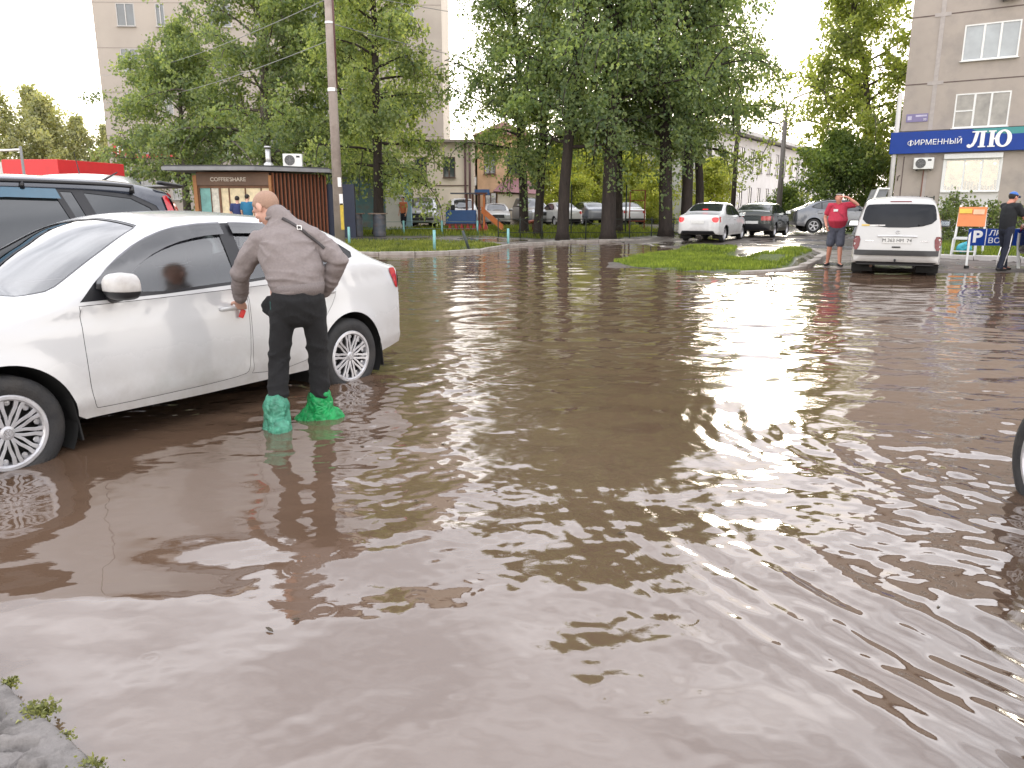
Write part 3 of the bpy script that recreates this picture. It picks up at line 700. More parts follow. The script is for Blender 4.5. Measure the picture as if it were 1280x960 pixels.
def hand_shape(mb, wrist, d, palm, thumb, curl=.5, s=1., spread=.10):
    """palm plus four fingers of unequal length and a thumb leaving the side of the palm; d: hand direction, palm: direction the palm faces"""
    d = Vector(d).normalized(); n = Vector(palm); n = (n-d*n.dot(d)).normalized(); t = Vector(thumb); t = (t-d*t.dot(d)-n*t.dot(n)).normalized(); w = Vector(wrist)
    mb.tube([w, w+d*.045*s, w+d*.088*s], [(.024*s, .016*s), (.040*s, .015*s), (.040*s, .012*s)], 14, True, True, t)
    for k, (o, L, r) in enumerate(((.030, .074, .0082), (.010, .082, .0086), (-.010, .076, .0082), (-.029, .060, .0072))):
        p = w+d*.084*s+t*o*s; dd = (d+t*o*spread*20*.25).normalized(); pts = [p-d*.02*s]; a = 0
        for q, fr in enumerate((.45, .32, .23)):
            a += curl*(.75, 1.05, .8)[q]
            pts.append(p); p = p+(dd*math.cos(a)+n*math.sin(a))*L*fr*s
        pts.append(p); mb.tube(pts, [r*1.1*s, r*1.08*s, r*s, r*.95*s, r*.85*s], 9, True, True)
    p = w+d*.022*s+t*.026*s; q = p+(t*.75+d*.65+n*.25)*.040*s; r_ = q+(d*.85+t*.2+n*.55*curl)*.034*s
    mb.tube([p-t*.012*s, p, q, r_, r_+(d*.8+n*.6*curl)*.022*s], [.012*s, .013*s, .0105*s, .009*s, .008*s], 9, True, True)
def eyes(c, face, up, parent, s=1.):
    f, l, u = basis(face, up); c = Vector(c); P = lambda a, b, d: c+(f*a+l*b+u*d)*s
    w_ = M('eye_white', (.7, .68, .64), .2); d_ = M('eye_iris', (.05, .04, .03), .15)
    for q in (-1, 1):
        e = MB().ball(P(.072, q*.031, .014), (.0105*s,)*3, 10).build('eye', w_, parent, True); MB().ball(P(.0805, q*.031, .014), (.0035*s,)*3, 8).build('iris', d_, e, True)
def hair_cap(c, face, up, mat, parent, s=1., thick=.004, low=-.02, seed=0, voxel=.008):
    """cropped hair: the skull's own shape a few millimetres larger, cut away from face and neck"""
    f, l, u = basis(face, up); R = Matrix((f, l, u)).transposed(); c = Vector(c); mb = MB(); t = thick
    mb.ball(c+(f*-.012+u*.028)*s, ((.098+t)*s, (.078+t)*s, (.088+t)*s), 36, R)
    vs = [Vector(p) for p in mb.v]; keep = []
    for q in mb.f:
        m = sum((vs[i] for i in q), Vector())/len(q)-c; a, b, h = m.dot(f)/s, abs(m.dot(l))/s, m.dot(u)/s
        line = .075 if a > .052 else (.075-(.052-a)*1.6 if a > .01 else (-.005 if a > -.035 else low))
        if h > max(line, low): keep.append(q)
    o = from_arrays('hair', [tuple(p) for p in vs], keep, mat, parent)
    sm = o.modifiers.new('s', 'SOLIDIFY'); sm.thickness = .006*s; sm.offset = -1; return o

HAIRM = M('reddish_cropped_hair', (.37, .235, .17), .9, 0, .22, 210, .5, 260)
def build_main_person():
    root = empty('person', (-1.42, 4.98, -.08), math.radians(16), 'man in grey sweatshirt with green plastic bags over his shoes, holding a car door handle', 'person')
    dz = .08
    def Z(a, b, z): return V3(a, b, z+dz)
    hc = Z(-.128, .21, 1.405); face = V3(-.56, .54, -.63); up = V3(-.42, .44, .78)
    f, l, u = basis(face, up)
    shL, shR = Z(-.205, .13, 1.195), Z(.190, .09, 1.195); elL, elR = Z(-.325, .20, .985), Z(.305, .02, 1.075); wrL, wrR = Z(-.345, .375, .800), Z(.21, .13, .875)
    hipL, hipR = Z(-.062, .02, .81), Z(.122, .02, .81); knL, knR = Z(-.112, .04, .43), Z(.142, .09, .43); anL, anR = Z(-.150, -.075, .06), Z(.135, .10, .06)
    b = MB(); head_shape(b, hc, face, up, .95)
    b.tube([hc-u*.05-f*.02, hc-u*.12-f*.03, Z(-.05, .15, 1.24)], [.055, .053, .07], 16, True, True)
    b.tube([Z(-.03, .14, 1.22), Z(0, .09, 1.0), Z(0, .02, .8)], [(.14, .09), (.14, .09), (.14, .09)], 16, True, True, (1, 0, 0))
    for s_, e, w in ((shL, elL, wrL), (shR, elR, wrR)): b.tube([Z(0, .12, 1.19), s_, e, e.lerp(w, .35), w], [.05, .045, .037, .038, .026], 12, True, True)
    for h, k, a in ((hipL, knL, anL), (hipR, knR, anR)): b.tube([h, k, a], [.07, .05, .038], 12, True, True)
    for a, d in ((anL, V3(-.25, .6, 0)), (anR, V3(-.8, .3, 0))): d.normalize(); b.tube([a-d*.05-V3(0, 0, .06), a+d*.1-V3(0, 0, .07), a+d*.16-V3(0, 0, .075)], [.04, .04, .03], 12, True, True)
    hand_shape(b, wrL+(wrL-elL).normalized()*.01, V3(-.02, .55, -.50), V3(.1, .25, .95), V3(-1, 0, 0), .55)
    blob(b, 'body', SKIN, root, .0052, 3, 0)
    hair_cap(hc, face, up, HAIRM, root, .95, .0022, -.055); eyes(hc, face, up, root, .95)
    # sweatshirt
    SW = M('grey_brown_sweatshirt', (.235, .202, .195), .92, 0, .10, 60, .35, 420); folds(SW, (5, 5, 8), .2, .04, .8); RIB = M('ribbed_sweatshirt_cuff', (.20, .172, .166), .95, 0, .2, 130, .4, 300)
    b = MB()
    b.tube([Z(.034, .0, .915), Z(.028, .012, .97), Z(.012, .05, 1.05), Z(-.012, .085, 1.15), Z(-.02, .115, 1.225), Z(-.035, .135, 1.285), Z(-.05, .15, 1.345), Z(-.065, .158, 1.365)],
           [(.166, .118), (.177, .128), (.184, .134), (.190, .130), (.170, .110), (.112, .090), (.080, .074), (.070, .066)], 28, True, True, (1, 0, 0))
    b.tube([Z(-.02, .12, 1.225), shL+V3(.02, 0, .0), shL.lerp(elL, .45), elL, elL.lerp(wrL, .5), wrL-(wrL-elL)*.10], [.072, .074, .064, .056, .051, .043], 18, True, True)
    b.tube([Z(-.0, .10, 1.225), shR+V3(-.02, 0, .0), shR.lerp(elR, .5), elR, elR.lerp(wrR, .55), wrR], [.072, .074, .068, .062, .057, .048], 18, True, True)
    b.tube([Z(-.03, .14, 1.25), Z(-.065, .16, 1.285)], [(.085, .075), (.070, .066)], 18, True, True, (1, 0, 0))
    b.tube([Z(.15, .07, 1.225), Z(.07, .11, 1.275), Z(-.02, .14, 1.30), Z(-.12, .13, 1.25)], [.055, .058, .058, .05], 14, True, True)
    o = blob(b, 'sweatshirt', SW, root, .0085, 6, .013, (7, 7, 12), 3)
    # hand-shaped cloth folds: drape gathers above the hem and at the elbows
    for v in o.data.vertices:
        p = v.co; z = p.z-dz; nn = Vector(v.normal)
        nz_ = noise.noise(Vector((p.x*5, p.y*5, z*5))); n2 = noise.noise(Vector((p.x*3+9, p.y*3, z*3)))
        rid = lambda q: (1-abs(math.sin(q)))**1.6
        torso = max(0., 1-max(0, abs(p.x+.01)-.13)/.07)
        if z < 1.06: p += nn*(.017*torso*math.exp(-((z-.975)/.05)**2)*rid(z*62+2.2*nz_+p.x*5)*(.5+n2))            # gathered above the hem
        p += nn*(.015*torso*max(0, 1-abs(z-1.09)/.14)*rid((p.x*.75+z*.55)*26+2.6*nz_)*max(0, .35+1.4*n2))           # long drape across the back
        p += nn*(.012*math.exp(-(((p-shR).length-.13)/.06)**2)*rid(math.atan2(z-1.195, p.x-.19)*4+1.5*nz_)); p += nn*(.012*math.exp(-(((p-shL).length-.13)/.06)**2)*rid(math.atan2(z-1.195, p.x+.2)*4+1.5*nz_))
        for el_, wr_ in ((elL, wrL), (elR, wrR)):
            dd_ = (p-el_).length; p += nn*(.009*math.exp(-(dd_/.075)**2)*rid((p-el_).dot((wr_-el_).normalized())*58+5*nz_+p.z*9)*(.4+1.4*max(0, n2+.3))); dw = (p-wr_).length; p += nn*(.005*math.exp(-((dw-.10)/.06)**2)*rid(dw*70+4*nz_+p.z*12))
        v.co = p
    b = MB(); b.tube([Z(.037, -.002, .862), Z(.036, -.002, .90), Z(.034, 0, .93)], [(.160, .116), (.168, .123), (.173, .126)], 40, True, False, (1, 0, 0)); b.build('hem_band', RIB, o, True)
    d = (wrL-elL).normalized(); MB().tube([wrL-d*.075, wrL-d*.02, wrL-d*.005], [.049, .046, .040], 24, True).build('cuff', RIB, o, True)
    cpts = []
    for t in np.linspace(0, 2*PI, 33)[:-1]: cpts.append(Z(-.062, .165, 1.362)+V3(math.cos(t)*.070, math.sin(t)*.064, math.cos(t)*.020+.002))
    MB().tube(cpts+[cpts[0]], .013, 10).build('collar', RIB, o, True)
    # strap of a cross-body bag
    def on_back(a, z, off=.006):
        me = o.data; loc = o.closest_point_on_mesh(V3(a, -.5, z+dz))
        return loc
    bpy.context.view_layer.update()
    deps = bpy.context.evaluated_depsgraph_get()
    pts = []
    for t in np.linspace(0, 1, 16):
        a, z = -.035+.25*t, 1.345-.13*t-.06*t*t
        hit, loc, nn, _ = o.ray_cast(V3(a, -.6, z+dz), V3(0, 1, 0))
        if hit: pts.append((loc, nn))
    if len(pts) > 3:
        vs = []; fs = []
        for i, (p, nn) in enumerate(pts):
            t = (pts[min(i+1, len(pts)-1)][0]-pts[max(i-1, 0)][0]).normalized(); s_ = nn.cross(t).normalized()*.0095
            vs += [p+nn*.008+s_, p+nn*.008-s_, p+nn*.001-s_, p+nn*.001+s_]
        for i in range(len(pts)-1):
            for j in range(4): fs.append((4*i+j, 4*i+(j+1) % 4, 4*i+4+(j+1) % 4, 4*i+4+j))
        st = from_arrays('bag_strap', vs, fs, M('dark_strap', (.055, .048, .048), .8, 0, .2, 60), root)
        p, nn = pts[6]; q = MB()
        for da, dc in ((-.013, 0), (.013, 0)): q.box(p+nn*.011+V3(da, 0, -da*.3), (.004, .006, .026))
        q.box(p+nn*.011+V3(0, 0, .011), (.026, .006, .004)); q.box(p+nn*.011+V3(0, 0, -.011), (.026, .006, .004)); q.build('buckle', CARM['chrome'], st)
    # trousers
    TR = M('black_trousers', (.011, .011, .012), .95, 0, .25, 50, .4, 300); folds(TR, (7, 7, 6), .3, .05)
    b = MB()
    b.tube([Z(.032, .0, .90), Z(.030, -.005, .84), Z(.030, .01, .765)], [(.155, .112), (.168, .130), (.158, .122)], 24, True, True, (1, 0, 0))
    for sg, h, k, a in ((-1, hipL, knL, anL), (1, hipR, knR, anR)):
        b.tube([h+V3(0, 0, .0), h.lerp(k, .35), k, k.lerp(a, .45), a+V3(0, 0, .015)], [(.084, .100), (.077, .092), (.064, .074), (.063, .072), (.060, .066)], 20, True, True, (1, 0, 0))
    b.tube([Z(-.125, .03, .83), Z(-.148, .045, .79), Z(-.138, .04, .74)], [(.02, .05), (.024, .06), (.012, .04)], 12, True, True, (0, 1, 0))
    t_ = blob(b, 'trousers', TR, root, .009, 6, .008, (9, 9, 11), 8)
    for v in t_.data.vertices:
        p = v.co; z = p.z-dz; nn = Vector(v.normal); k = math.exp(-((z-.44)/.10)**2)+math.exp(-((z-.17)/.10)**2)+.7*math.exp(-((z-.74)/.05)**2)
        v.co = p+nn*(.016*k*(1-abs(math.sin(z*34+p.x*16*(1 if p.x > 0 else -1)+2.5*noise.noise(p*6))))**1.6*(.3+abs(noise.noise(p*5))*2))
    MB().box(Z(-.142, -.015, .80), (.004, .018, .05)).build('pocket_lining', M('teal_lining', (.03, .12, .11), .7), t_)
    # the bags on his feet
    def bag(a, toe, mat, w, L, h, seed, twist):
        toe = Vector(toe).normalized(); b = MB(); side = Vector((-toe.y, toe.x, 0))
        b.tube([a+V3(0, 0, .095), a+V3(0, 0, .02), a-V3(0, 0, .06), a-V3(0, 0, .13)], [.079, .080, .090, .095], 20, True, True)
        b.tube([a-toe*.07-V3(0, 0, .06), a+toe*L*.5-V3(0, 0, .06), a+toe*L-V3(0, 0, .085)], [(w, .085), (w, .075), (w*.8, .04)], 20, True, True, side)
        b.tube([a+toe*.05+V3(0, 0, .03), a+toe*L*.55-V3(0, 0, .045)], [.045, .06], 14, True, True)
        o = blob(b, 'plastic_bag', mat, root, .007, 3, .010, (18, 18, 14), seed)
        for v in o.data.vertices:
            p = v.co; r = p-a; nn = Vector(v.normal); g = noise.noise(Vector((p.x*26+seed, p.y*26, p.z*11)))
            v.co = p+nn*(.007*(abs(g)*2-.5))
        return o
    def plastic(name, c):
        m, nt, out = nodes_of(name); p = N(nt, 'ShaderNodeBsdfPrincipled', Roughness=.28); tr = N(nt, 'ShaderNodeBsdfTranslucent'); mx = N(nt, 'ShaderNodeMixShader'); mx.inputs[0].default_value = .35
        tc = N(nt, 'ShaderNodeTexCoord'); no = N(nt, 'ShaderNodeTexNoise', Scale=22., Detail=5.); nt.links.new(tc.outputs['Object'], no.inputs['Vector'])
        cc = ramp(nt, no.outputs[0], rgba(c, .65), rgba(c, 1.35)); nt.links.new(cc, p.inputs['Base Color']); nt.links.new(cc, tr.inputs['Color']); vo = N(nt, 'ShaderNodeTexVoronoi', feature='DISTANCE_TO_EDGE', Scale=26.); no2 = N(nt, 'ShaderNodeTexNoise', Scale=9., Detail=3.); nt.links.new(tc.outputs['Object'], no2.inputs['Vector']); nt.links.new(mixc(nt, .12, tc.outputs['Object'], no2.outputs[1]), vo.inputs['Vector']); bp = N(nt, 'ShaderNodeBump', Strength=.7, Distance=.022); nt.links.new(vo.outputs['Distance'], bp.inputs['Height']); nt.links.new(bp.outputs[0], p.inputs['Normal'])
        nt.links.new(p.outputs[0], mx.inputs[1]); nt.links.new(tr.outputs[0], mx.inputs[2]); nt.links.new(mx.outputs[0], out.inputs[0]); return m
    bl = bag(anL+V3(0, .0, -.0), (-.25, .9, 0), plastic('teal_green_bag_plastic', (.11, .40, .27)), .075, .15, .1, 1, 0); tag(bl, 'pale teal green plastic bag tied over the left shoe')
    br = bag(anR+V3(0, 0, -.01), (-.93, .12, 0), plastic('bright_green_bag_plastic', (.02, .42, .12)), .085, .165, .1, 7, 0); tag(br, 'bright green plastic bag tied over the right shoe')
    MB().tube([anL+V3(.045, -.03, .07), anL+V3(.06, -.035, .12), anL+V3(.05, -.03, .135)], [(.012, .003), (.016, .003), (.008, .003)], 8, True, True).build('bag_handle', bl.data.materials[0], bl, True)
    return root
man = build_main_person()
k_ = empty('key_fob', (-1.885, 5.345, .69), .4, 'small red key fob in the hand of the man at the white car', 'key fob')
MB().box((0, 0, 0), (.035, .02, .06), rot=Matrix.Rotation(.4, 3, 'Y')).build('fob_case', M('red_fob_plastic', (.60, .02, .02), .3), k_, bevel=.006)
MB().tube([(-.005+.017*math.cos(t), 0, .042+.017*math.sin(t)) for t in np.linspace(0, 2*PI, 17)], .0022, 6).build('key_ring', CARM['chrome'], k_)

def figure(name, loc, rz, label, J, shirt, legs, shoes, skin=SKIN, hair=None, cap=None, shorts=False, short_sleeve=True, belly=0., s=1., group=None, voxel=.013, bvox=.0085):
    """a standing person built from a dictionary of joints (own frame: +Y ahead, +X to the right)"""
    root = empty(name, loc, rz, label, 'person', group); g = {k: Vector(v) for k, v in J.items()}
    f, l, u = basis(g['face'], g.get('up', V3(0, 0, 1))); hc = g['head']
    b = MB(); head_shape(b, hc, f, u); b.tube([hc-u*.05-f*.015, hc-u*.13-f*.02, g['neck']], [.055, .054, .07], 14, True, True)
    b.tube([g['neck']-V3(0, 0, .07), g['chest'], g['pelvis']], [(.09, .07), (.14, .09), (.13, .09)], 14, True, True, (1, 0, 0))
    for q in 'LR':
        sh, el, wr = g['sh'+q], g['el'+q], g['wr'+q]
        b.tube([g['neck']-V3(0, 0, .06), sh, sh.lerp(el, .5), el, el.lerp(wr, .35), wr], [.045, .05, .048, .040, .041, .027], 12, True, True)
        hand_shape(b, wr, g.get('hd'+q, wr-el), g.get('pl'+q, V3(1 if q == 'L' else -1, 0, 0)), g.get('th'+q, V3(0, 1, 0)), .45)
        hp, kn, an = g['hip'+q], g['kn'+q], g['an'+q]; b.tube([hp, hp.lerp(kn, .5), kn, kn.lerp(an, .3), an], [.085, .075, .055, .056, .038], 14, True, True)
        t = g.get('toe'+q, V3(0, 1, 0)).normalized(); b.tube([an-t*.04-V3(0, 0, .045), an+t*.08-V3(0, 0, .05), an+t*.15-V3(0, 0, .06)], [.034, .036, .028], 12, True, True)
    blob(b, 'body', skin, root, bvox, 3)
    eyes(hc, f, u, root)
    if hair: hair_cap(hc, f, u, hair, root, 1., .006, -.05)
    if cap:
        R = Matrix((f, l, u)).transposed(); mb = MB().ball(hc-f*.012+u*.034, (.106, .088, .094), 28, R); vs = [Vector(p) for p in mb.v]
        keep = [q for q in mb.f if (sum((vs[i] for i in q), Vector())/len(q)-hc).dot(u) > .045]
        c = from_arrays('cap', [tuple(p) for p in vs], keep, cap, root); m = c.modifiers.new('s', 'SOLIDIFY'); m.thickness = .006; m.offset = -1
        MB().add([hc+f*(.085+.075*math.cos(t))+l*.075*math.sin(t)+u*(.050-.02*math.cos(t)+k) for k in (0, .005) for t in np.linspace(-PI/2, PI/2, 13)], [tuple(range(12, -1, -1)), tuple(range(13, 26))]+[(i, i+1, i+14, i+13) for i in range(12)]).build('cap_peak', cap, c)
    b = MB(); ch, pe, ne = g['chest'], g['pelvis'], g['neck']; bl = V3(0, belly, 0)
    b.tube([pe+V3(0, 0, -.02), pe.lerp(ch, .45)+bl, ch+bl*.5, ch.lerp(ne, .62), ne+V3(0, 0, -.03)], [(.175, .125), (.185+belly*.7, .135+belly), (.195, .130+belly*.4), (.185, .105), (.08, .07)], 22, True, True, (1, 0, 0))
    for q in 'LR':
        sh, el, wr = g['sh'+q], g['el'+q], g['wr'+q]
        if short_sleeve: b.tube([ne-V3(0, 0, .06), sh, sh.lerp(el, .62)], [.07, .078, .068], 14, True, True)
        else: b.tube([ne-V3(0, 0, .06), sh, el, wr], [.07, .078, .062, .045], 14, True, True)
    st = blob(b, 'shirt', shirt, root, voxel, 4, .007, (9, 9, 10), len(label))
    b = MB(); b.tube([pe+V3(0, 0, .04), pe+V3(0, 0, -.07)], [(.165, .118), (.165, .12)], 18, True, True, (1, 0, 0))
    for q in 'LR':
        hp, kn, an = g['hip'+q], g['kn'+q], g['an'+q]
        if shorts: b.tube([hp+V3(0, 0, .02), hp.lerp(kn, .5), hp.lerp(kn, .88)], [.098, .10, .098], 16, True, True)
        else: b.tube([hp+V3(0, 0, .02), hp.lerp(kn, .5), kn, kn.lerp(an, .5), an+V3(0, 0, -.02)], [.098, .09, .074, .07, .066], 16, True, True)
    tr = blob(b, 'shorts' if shorts else 'trousers', legs, root, voxel, 4, .007, (10, 10, 9), len(label)+3)
    for q in 'LR':
        an = g['an'+q]; t = g.get('toe'+q, V3(0, 1, 0)).normalized()
        b = MB().tube([an-t*.055-V3(0, 0, .05), an+t*.07-V3(0, 0, .055), an+t*.17-V3(0, 0, .065)], [(.045, .035), (.048, .033), (.036, .022)], 14, True, True, Vector((-t.y, t.x, 0))); b.build('shoe', shoes, root, True)
    return root, st, tr
def stand(**kw):
    J = dict(head=(0, .03, 1.62), face=(0, 1, -.05), neck=(0, 0, 1.46), chest=(0, 0, 1.22), pelvis=(0, 0, .95), shL=(-.19, 0, 1.41), shR=(.19, 0, 1.41), elL=(-.25, .0, 1.12), elR=(.25, .0, 1.12), wrL=(-.24, .08, .88), wrR=(.24, .08, .88),
             hipL=(-.09, 0, .90), hipR=(.09, 0, .90), knL=(-.10, .02, .48), knR=(.10, .02, .48), anL=(-.11, -.01, .085), anR=(.11, -.01, .085), up=(0, 0, 1))
    J.update(kw); return J
REDT = M('red_tee', (.42, .03, .06), .9, 0, .14, 30, .2, 200); GREYS = M('grey_shorts', (.07, .075, .10), .9, 0, .25, 18, .2, 200); BLK = M('black_cloth', (.012, .013, .015), .9, 0, .25, 30, .3, 200); NAVY = M('navy_cloth', (.015, .018, .032), .9, 0, .25, 30, .3, 200)
SHOE = M('dark_shoe', (.02, .018, .018), .7, 0, .3, 20); WHT = M('white_print', (.75, .74, .72), .7, 0, .08, 30)
HAIRD = M('dark_hair', (.02, .016, .013), .8, 0, .3, 120, .4, 200)
r, st, tr = figure('person', (7.75, 18.7, gzf(7.75, 18.7)), math.radians(160), 'stocky man in a red t-shirt and grey shorts shading his eyes with his raised hand', stand(
    head=(.02, .05, 1.58), face=(.2, 1, -.12), elL=(-.40, .12, 1.43), shL=(-.21, 0, 1.42), wrL=(-.16, .16, 1.60), hdL=(.9, .05, .25), plL=(0, -.3, -1), thL=(0, -1, 0), elR=(.28, -.04, 1.13), wrR=(.24, .12, .93),
    knL=(-.10, .05, .48), anL=(-.12, .08, .085), knR=(.12, .0, .48), anR=(.14, -.09, .085), toeL=(-.3, 1, 0), toeR=(.4, 1, 0)), REDT, GREYS, SHOE, SKINR, HAIRD, None, True, True, .055)
MB().tube([(.15, .13, 1.41), (.03, .165, 1.28), (-.10, .19, 1.16), (-.17, .15, 1.05)], [(.012, .004)]*4, 8, True, False, (0, 1, 0)).build('shoulder_strap', SHOE, r, True)
MB().box((.07, .178, 1.30), (.10, .012, .055)).build('shirt_print', WHT, st, bevel=.004)
vis = MB().tube([(-.09, .10, 1.66), (0, .165, 1.655), (.09, .12, 1.66)], [(.012, .006)]*3, 8, True, True); vis.build('sun_visor', M('pale_visor', (.6, .56, .5), .7), r, True)
r2, st2, tr2 = figure('person', (10.95, 17.35, gzf(10.95, 17.35)), math.radians(-78), 'man in a blue cap, black polo shirt and white-striped trousers behind a black car', stand(
    head=(.0, .06, 1.58), face=(.0, 1, -.25), elL=(-.22, .26, 1.20), wrL=(-.17, .52, 1.24), elR=(.24, .20, 1.12), wrR=(.18, .42, 1.13), shL=(-.19, .03, 1.40), shR=(.19, .03, 1.40), hdL=(.1, 1, -.1), hdR=(-.1, 1, 0.05),
    knL=(-.1, .1, .5), anL=(-.10, .16, .085), knR=(.1, -.02, .5), anR=(.11, -.15, .085)), BLK, NAVY, SHOE, SKINR, HAIRD, M('blue_cap_cloth', (.05, .14, .42), .8, 0, .2, 30))
MB().tube([(.175, .0, .93), (.185, -.02, .70), (.17, -.02, .5), (.175, -.12, .12)], [(.012, .006)]*4, 8, True, False, (0, 1, 0)).build('side_stripe', WHT, tr2, True)
MB().tube([(.11, -.19, .52), (.10, -.23, .30), (.10, -.245, .12)], [(.014, .006)]*3, 8, True, False, (1, 0, 0)).build('side_stripe', WHT, tr2, True)
for px, py, rz_, lab, shc, hz in ((-10.05, 28.9, .3, 'customer in a dark blue top left of the pair at the kiosk window', (.03, .04, .12), 0.), (-9.62, 28.7, -.2, 'customer in a teal blue top right of the pair at the kiosk window', (.02, .13, .24), .06), ):
    figure('person', (px, py, gzf(px, py)+hz-.05), rz_, lab, stand(), M('kiosk_customer_top_%d' % int(shc[1]*1000), shc, .9), NAVY, SHOE, SKIN, HAIRD, voxel=.02, bvox=.012)
figure('person', (-5.55, 40.3, gzf(-5.55, 40.3)), PI*.8, 'distant passer-by in an orange top beside the pale garage wall', stand(anL=(-.11, .2, .085), anR=(.11, -.2, .085)), M('orange_top', (.55, .17, .08), .9), NAVY, SHOE, SKIN, HAIRD, voxel=.02, bvox=.012)
# ------------------------------------------------------------------ other vehicles
K = CARM
def put(name, x, y, ang, z, label, group=None, cat='car'):
    return empty(name, (x, y, z), math.radians(ang), label, cat, group)
# the dark SUV parked behind the white car
SUV = dict(xf=2.12, xr=-2.16, rw=.355, arch=[(1.34, .43), (-1.34, .43)], track=.79, wt=.23, rim=.225, capf=.2, capr=.17, k=.30, k2=.12, zc=.72, tuck=.08,
    zt=[(-2.4, 1.60), (-2.16, 1.69), (-1.9, 1.735), (-1.3, 1.765), (-.5, 1.775), (.1, 1.755), (.4, 1.68), (.75, 1.50), (1.1, 1.28), (1.3, 1.17), (1.6, 1.10), (2.0, 1.0), (2.2, .88)],
    crown=[(-2.4, .05), (-1.5, .05), (.2, .05), (.7, .08), (1.2, .08), (2.2, .05)], w=[(-2.4, .80), (-2.16, .86), (-1.8, .905), (-1, .92), (0, .925), (1, .92), (1.6, .90), (1.95, .82), (2.12, .74), (2.3, .6)],
    zb=[(-2.4, .42), (-2, .36), (-1.3, .32), (1.3, .32), (2.2, .32)], belt=[(-2.2, 1.17), (0, 1.12), (2, 1.08)], rc=[(-3, .10), (3, .10)], crease=(1.03, -.02), lean=[(-1.2, -2.16, 1.0, .18)],
    doors=[('front', [(.98, 1.08), (1.0, .8), (.93, .45), (-.02, .43), (-.03, 1.10)]), ('rear', [(-.045, 1.10), (-.035, .43), (-.75, .43), (-.92, .7), (-1.06, .86), (-1.12, 1.13)])],
    dlo=[(1.0, 1.14), (.62, 1.42), (.3, 1.60), (.1, 1.645), (-.6, 1.665), (-1.3, 1.645), (-1.75, 1.60), (-1.98, 1.50), (-2.02, 1.32), (-1.7, 1.21), (-1.1, 1.17), (0, 1.14)],
    side_glass=[[(.86, 1.17), (.6, 1.37), (.28, 1.56), (0, 1.61), (.0, 1.17)], [(-.10, 1.61), (-.6, 1.63), (-.98, 1.62), (-1.12, 1.20), (-.1, 1.17)], [(-1.04, 1.62), (-1.14, 1.615), (-1.26, 1.21), (-1.17, 1.20)], [(-1.24, 1.61), (-1.72, 1.565), (-1.90, 1.48), (-1.95, 1.36), (-1.70, 1.245), (-1.36, 1.215)]],
    windshield=[(1.42, 0), (1.35, .4), (1.2, .62), (1.1, .68), (.46, .60), (.34, .5), (.32, 0)], hood=[(2.05, 0), (2.0, .5), (1.75, .68), (1.35, .74), (1.3, .6), (1.44, .3), (1.46, 0)],
    mirror=(.80, .92, 1.24), handles=[(.12, 1.0), (-.92, 1.02)], sedan=False, plate=(-1, 0, .95, .52, .112, ''),
    patches=[(-1, 'rear_window', smooth_poly([(-.62, 1.22), (.62, 1.22), (.56, 1.60), (-.56, 1.60)], 2), K['glass'], .005, False), (-1, 'tail_lamp', [(.70, 1.15), (.78, 1.12), (.73, 1.60), (.68, 1.62)], K['lamp'], .012, True), (-1, 'bumper_insert', [(-.8, .42), (.8, .42), (.8, .62), (-.8, .62)], K['black'], .005, False),
             (1, 'grille', [(-.45, .62), (.45, .62), (.5, .9), (-.5, .9)], K['black'], .005, False), (1, 'headlamp', [(.5, .80), (.72, .86), (.74, .98), (.52, .95)], K['lampc'], .006, True)],
    side_patches=[('tail_lamp', [(-2.155, 1.62), (-2.10, 1.60), (-2.06, 1.30), (-2.10, 1.12), (-2.155, 1.12)], K['lamp'], .012)])
s_ = put('suv', -5.13, 6.38, -122.5, -.11, 'dark blue grey SUV with tinted windows parked behind the white sedan')
s_.scale = (1.03, 1.03, 1.025); sc_ = make_car(s_, dict(SUV), DARKBLUE, 'spoke10', True, 2, .06)
for sg in (1, -1):
    q = [sc_.map(np.float64(x), np.float64(.985 if sg > 0 else 3.015), .045) for x in np.linspace(.1, -1.75, 12)]
    b = MB().tube([tuple(p) for p in q], .017, 10, True, True)
    for p in (q[0], q[5], q[11]): b.tube([tuple(p), (p[0], p[1]*.99, p[2]-.06)], [.018, .024], 8)
    b.build('roof_rail', K['black'], s_, True)
    sc_.panel('wind_deflector', sc_.side([(-.10, 1.625), (-.6, 1.645), (-1.0, 1.635), (-1.02, 1.55), (-.6, 1.56), (-.1, 1.545)], sg), [], M('blue_smoked_deflector', (.03, .10, .16), .08, coat=.6), .02, s_, .05)
MB().tube([(-1.95, -.2, 1.74), (-2.12, -.2, 1.83)], [.012, .006], 8, True, True).build('antenna', K['black'], s_, True)
MB().tube([(-2.05, -.60, 1.715), (-2.26, -.58, 1.685), (-2.26, .58, 1.685), (-2.05, .60, 1.715)], [(.02, .05)]*4, 10, True, True, (0, 0, 1)).build('roof_spoiler', K['black'], s_, True)

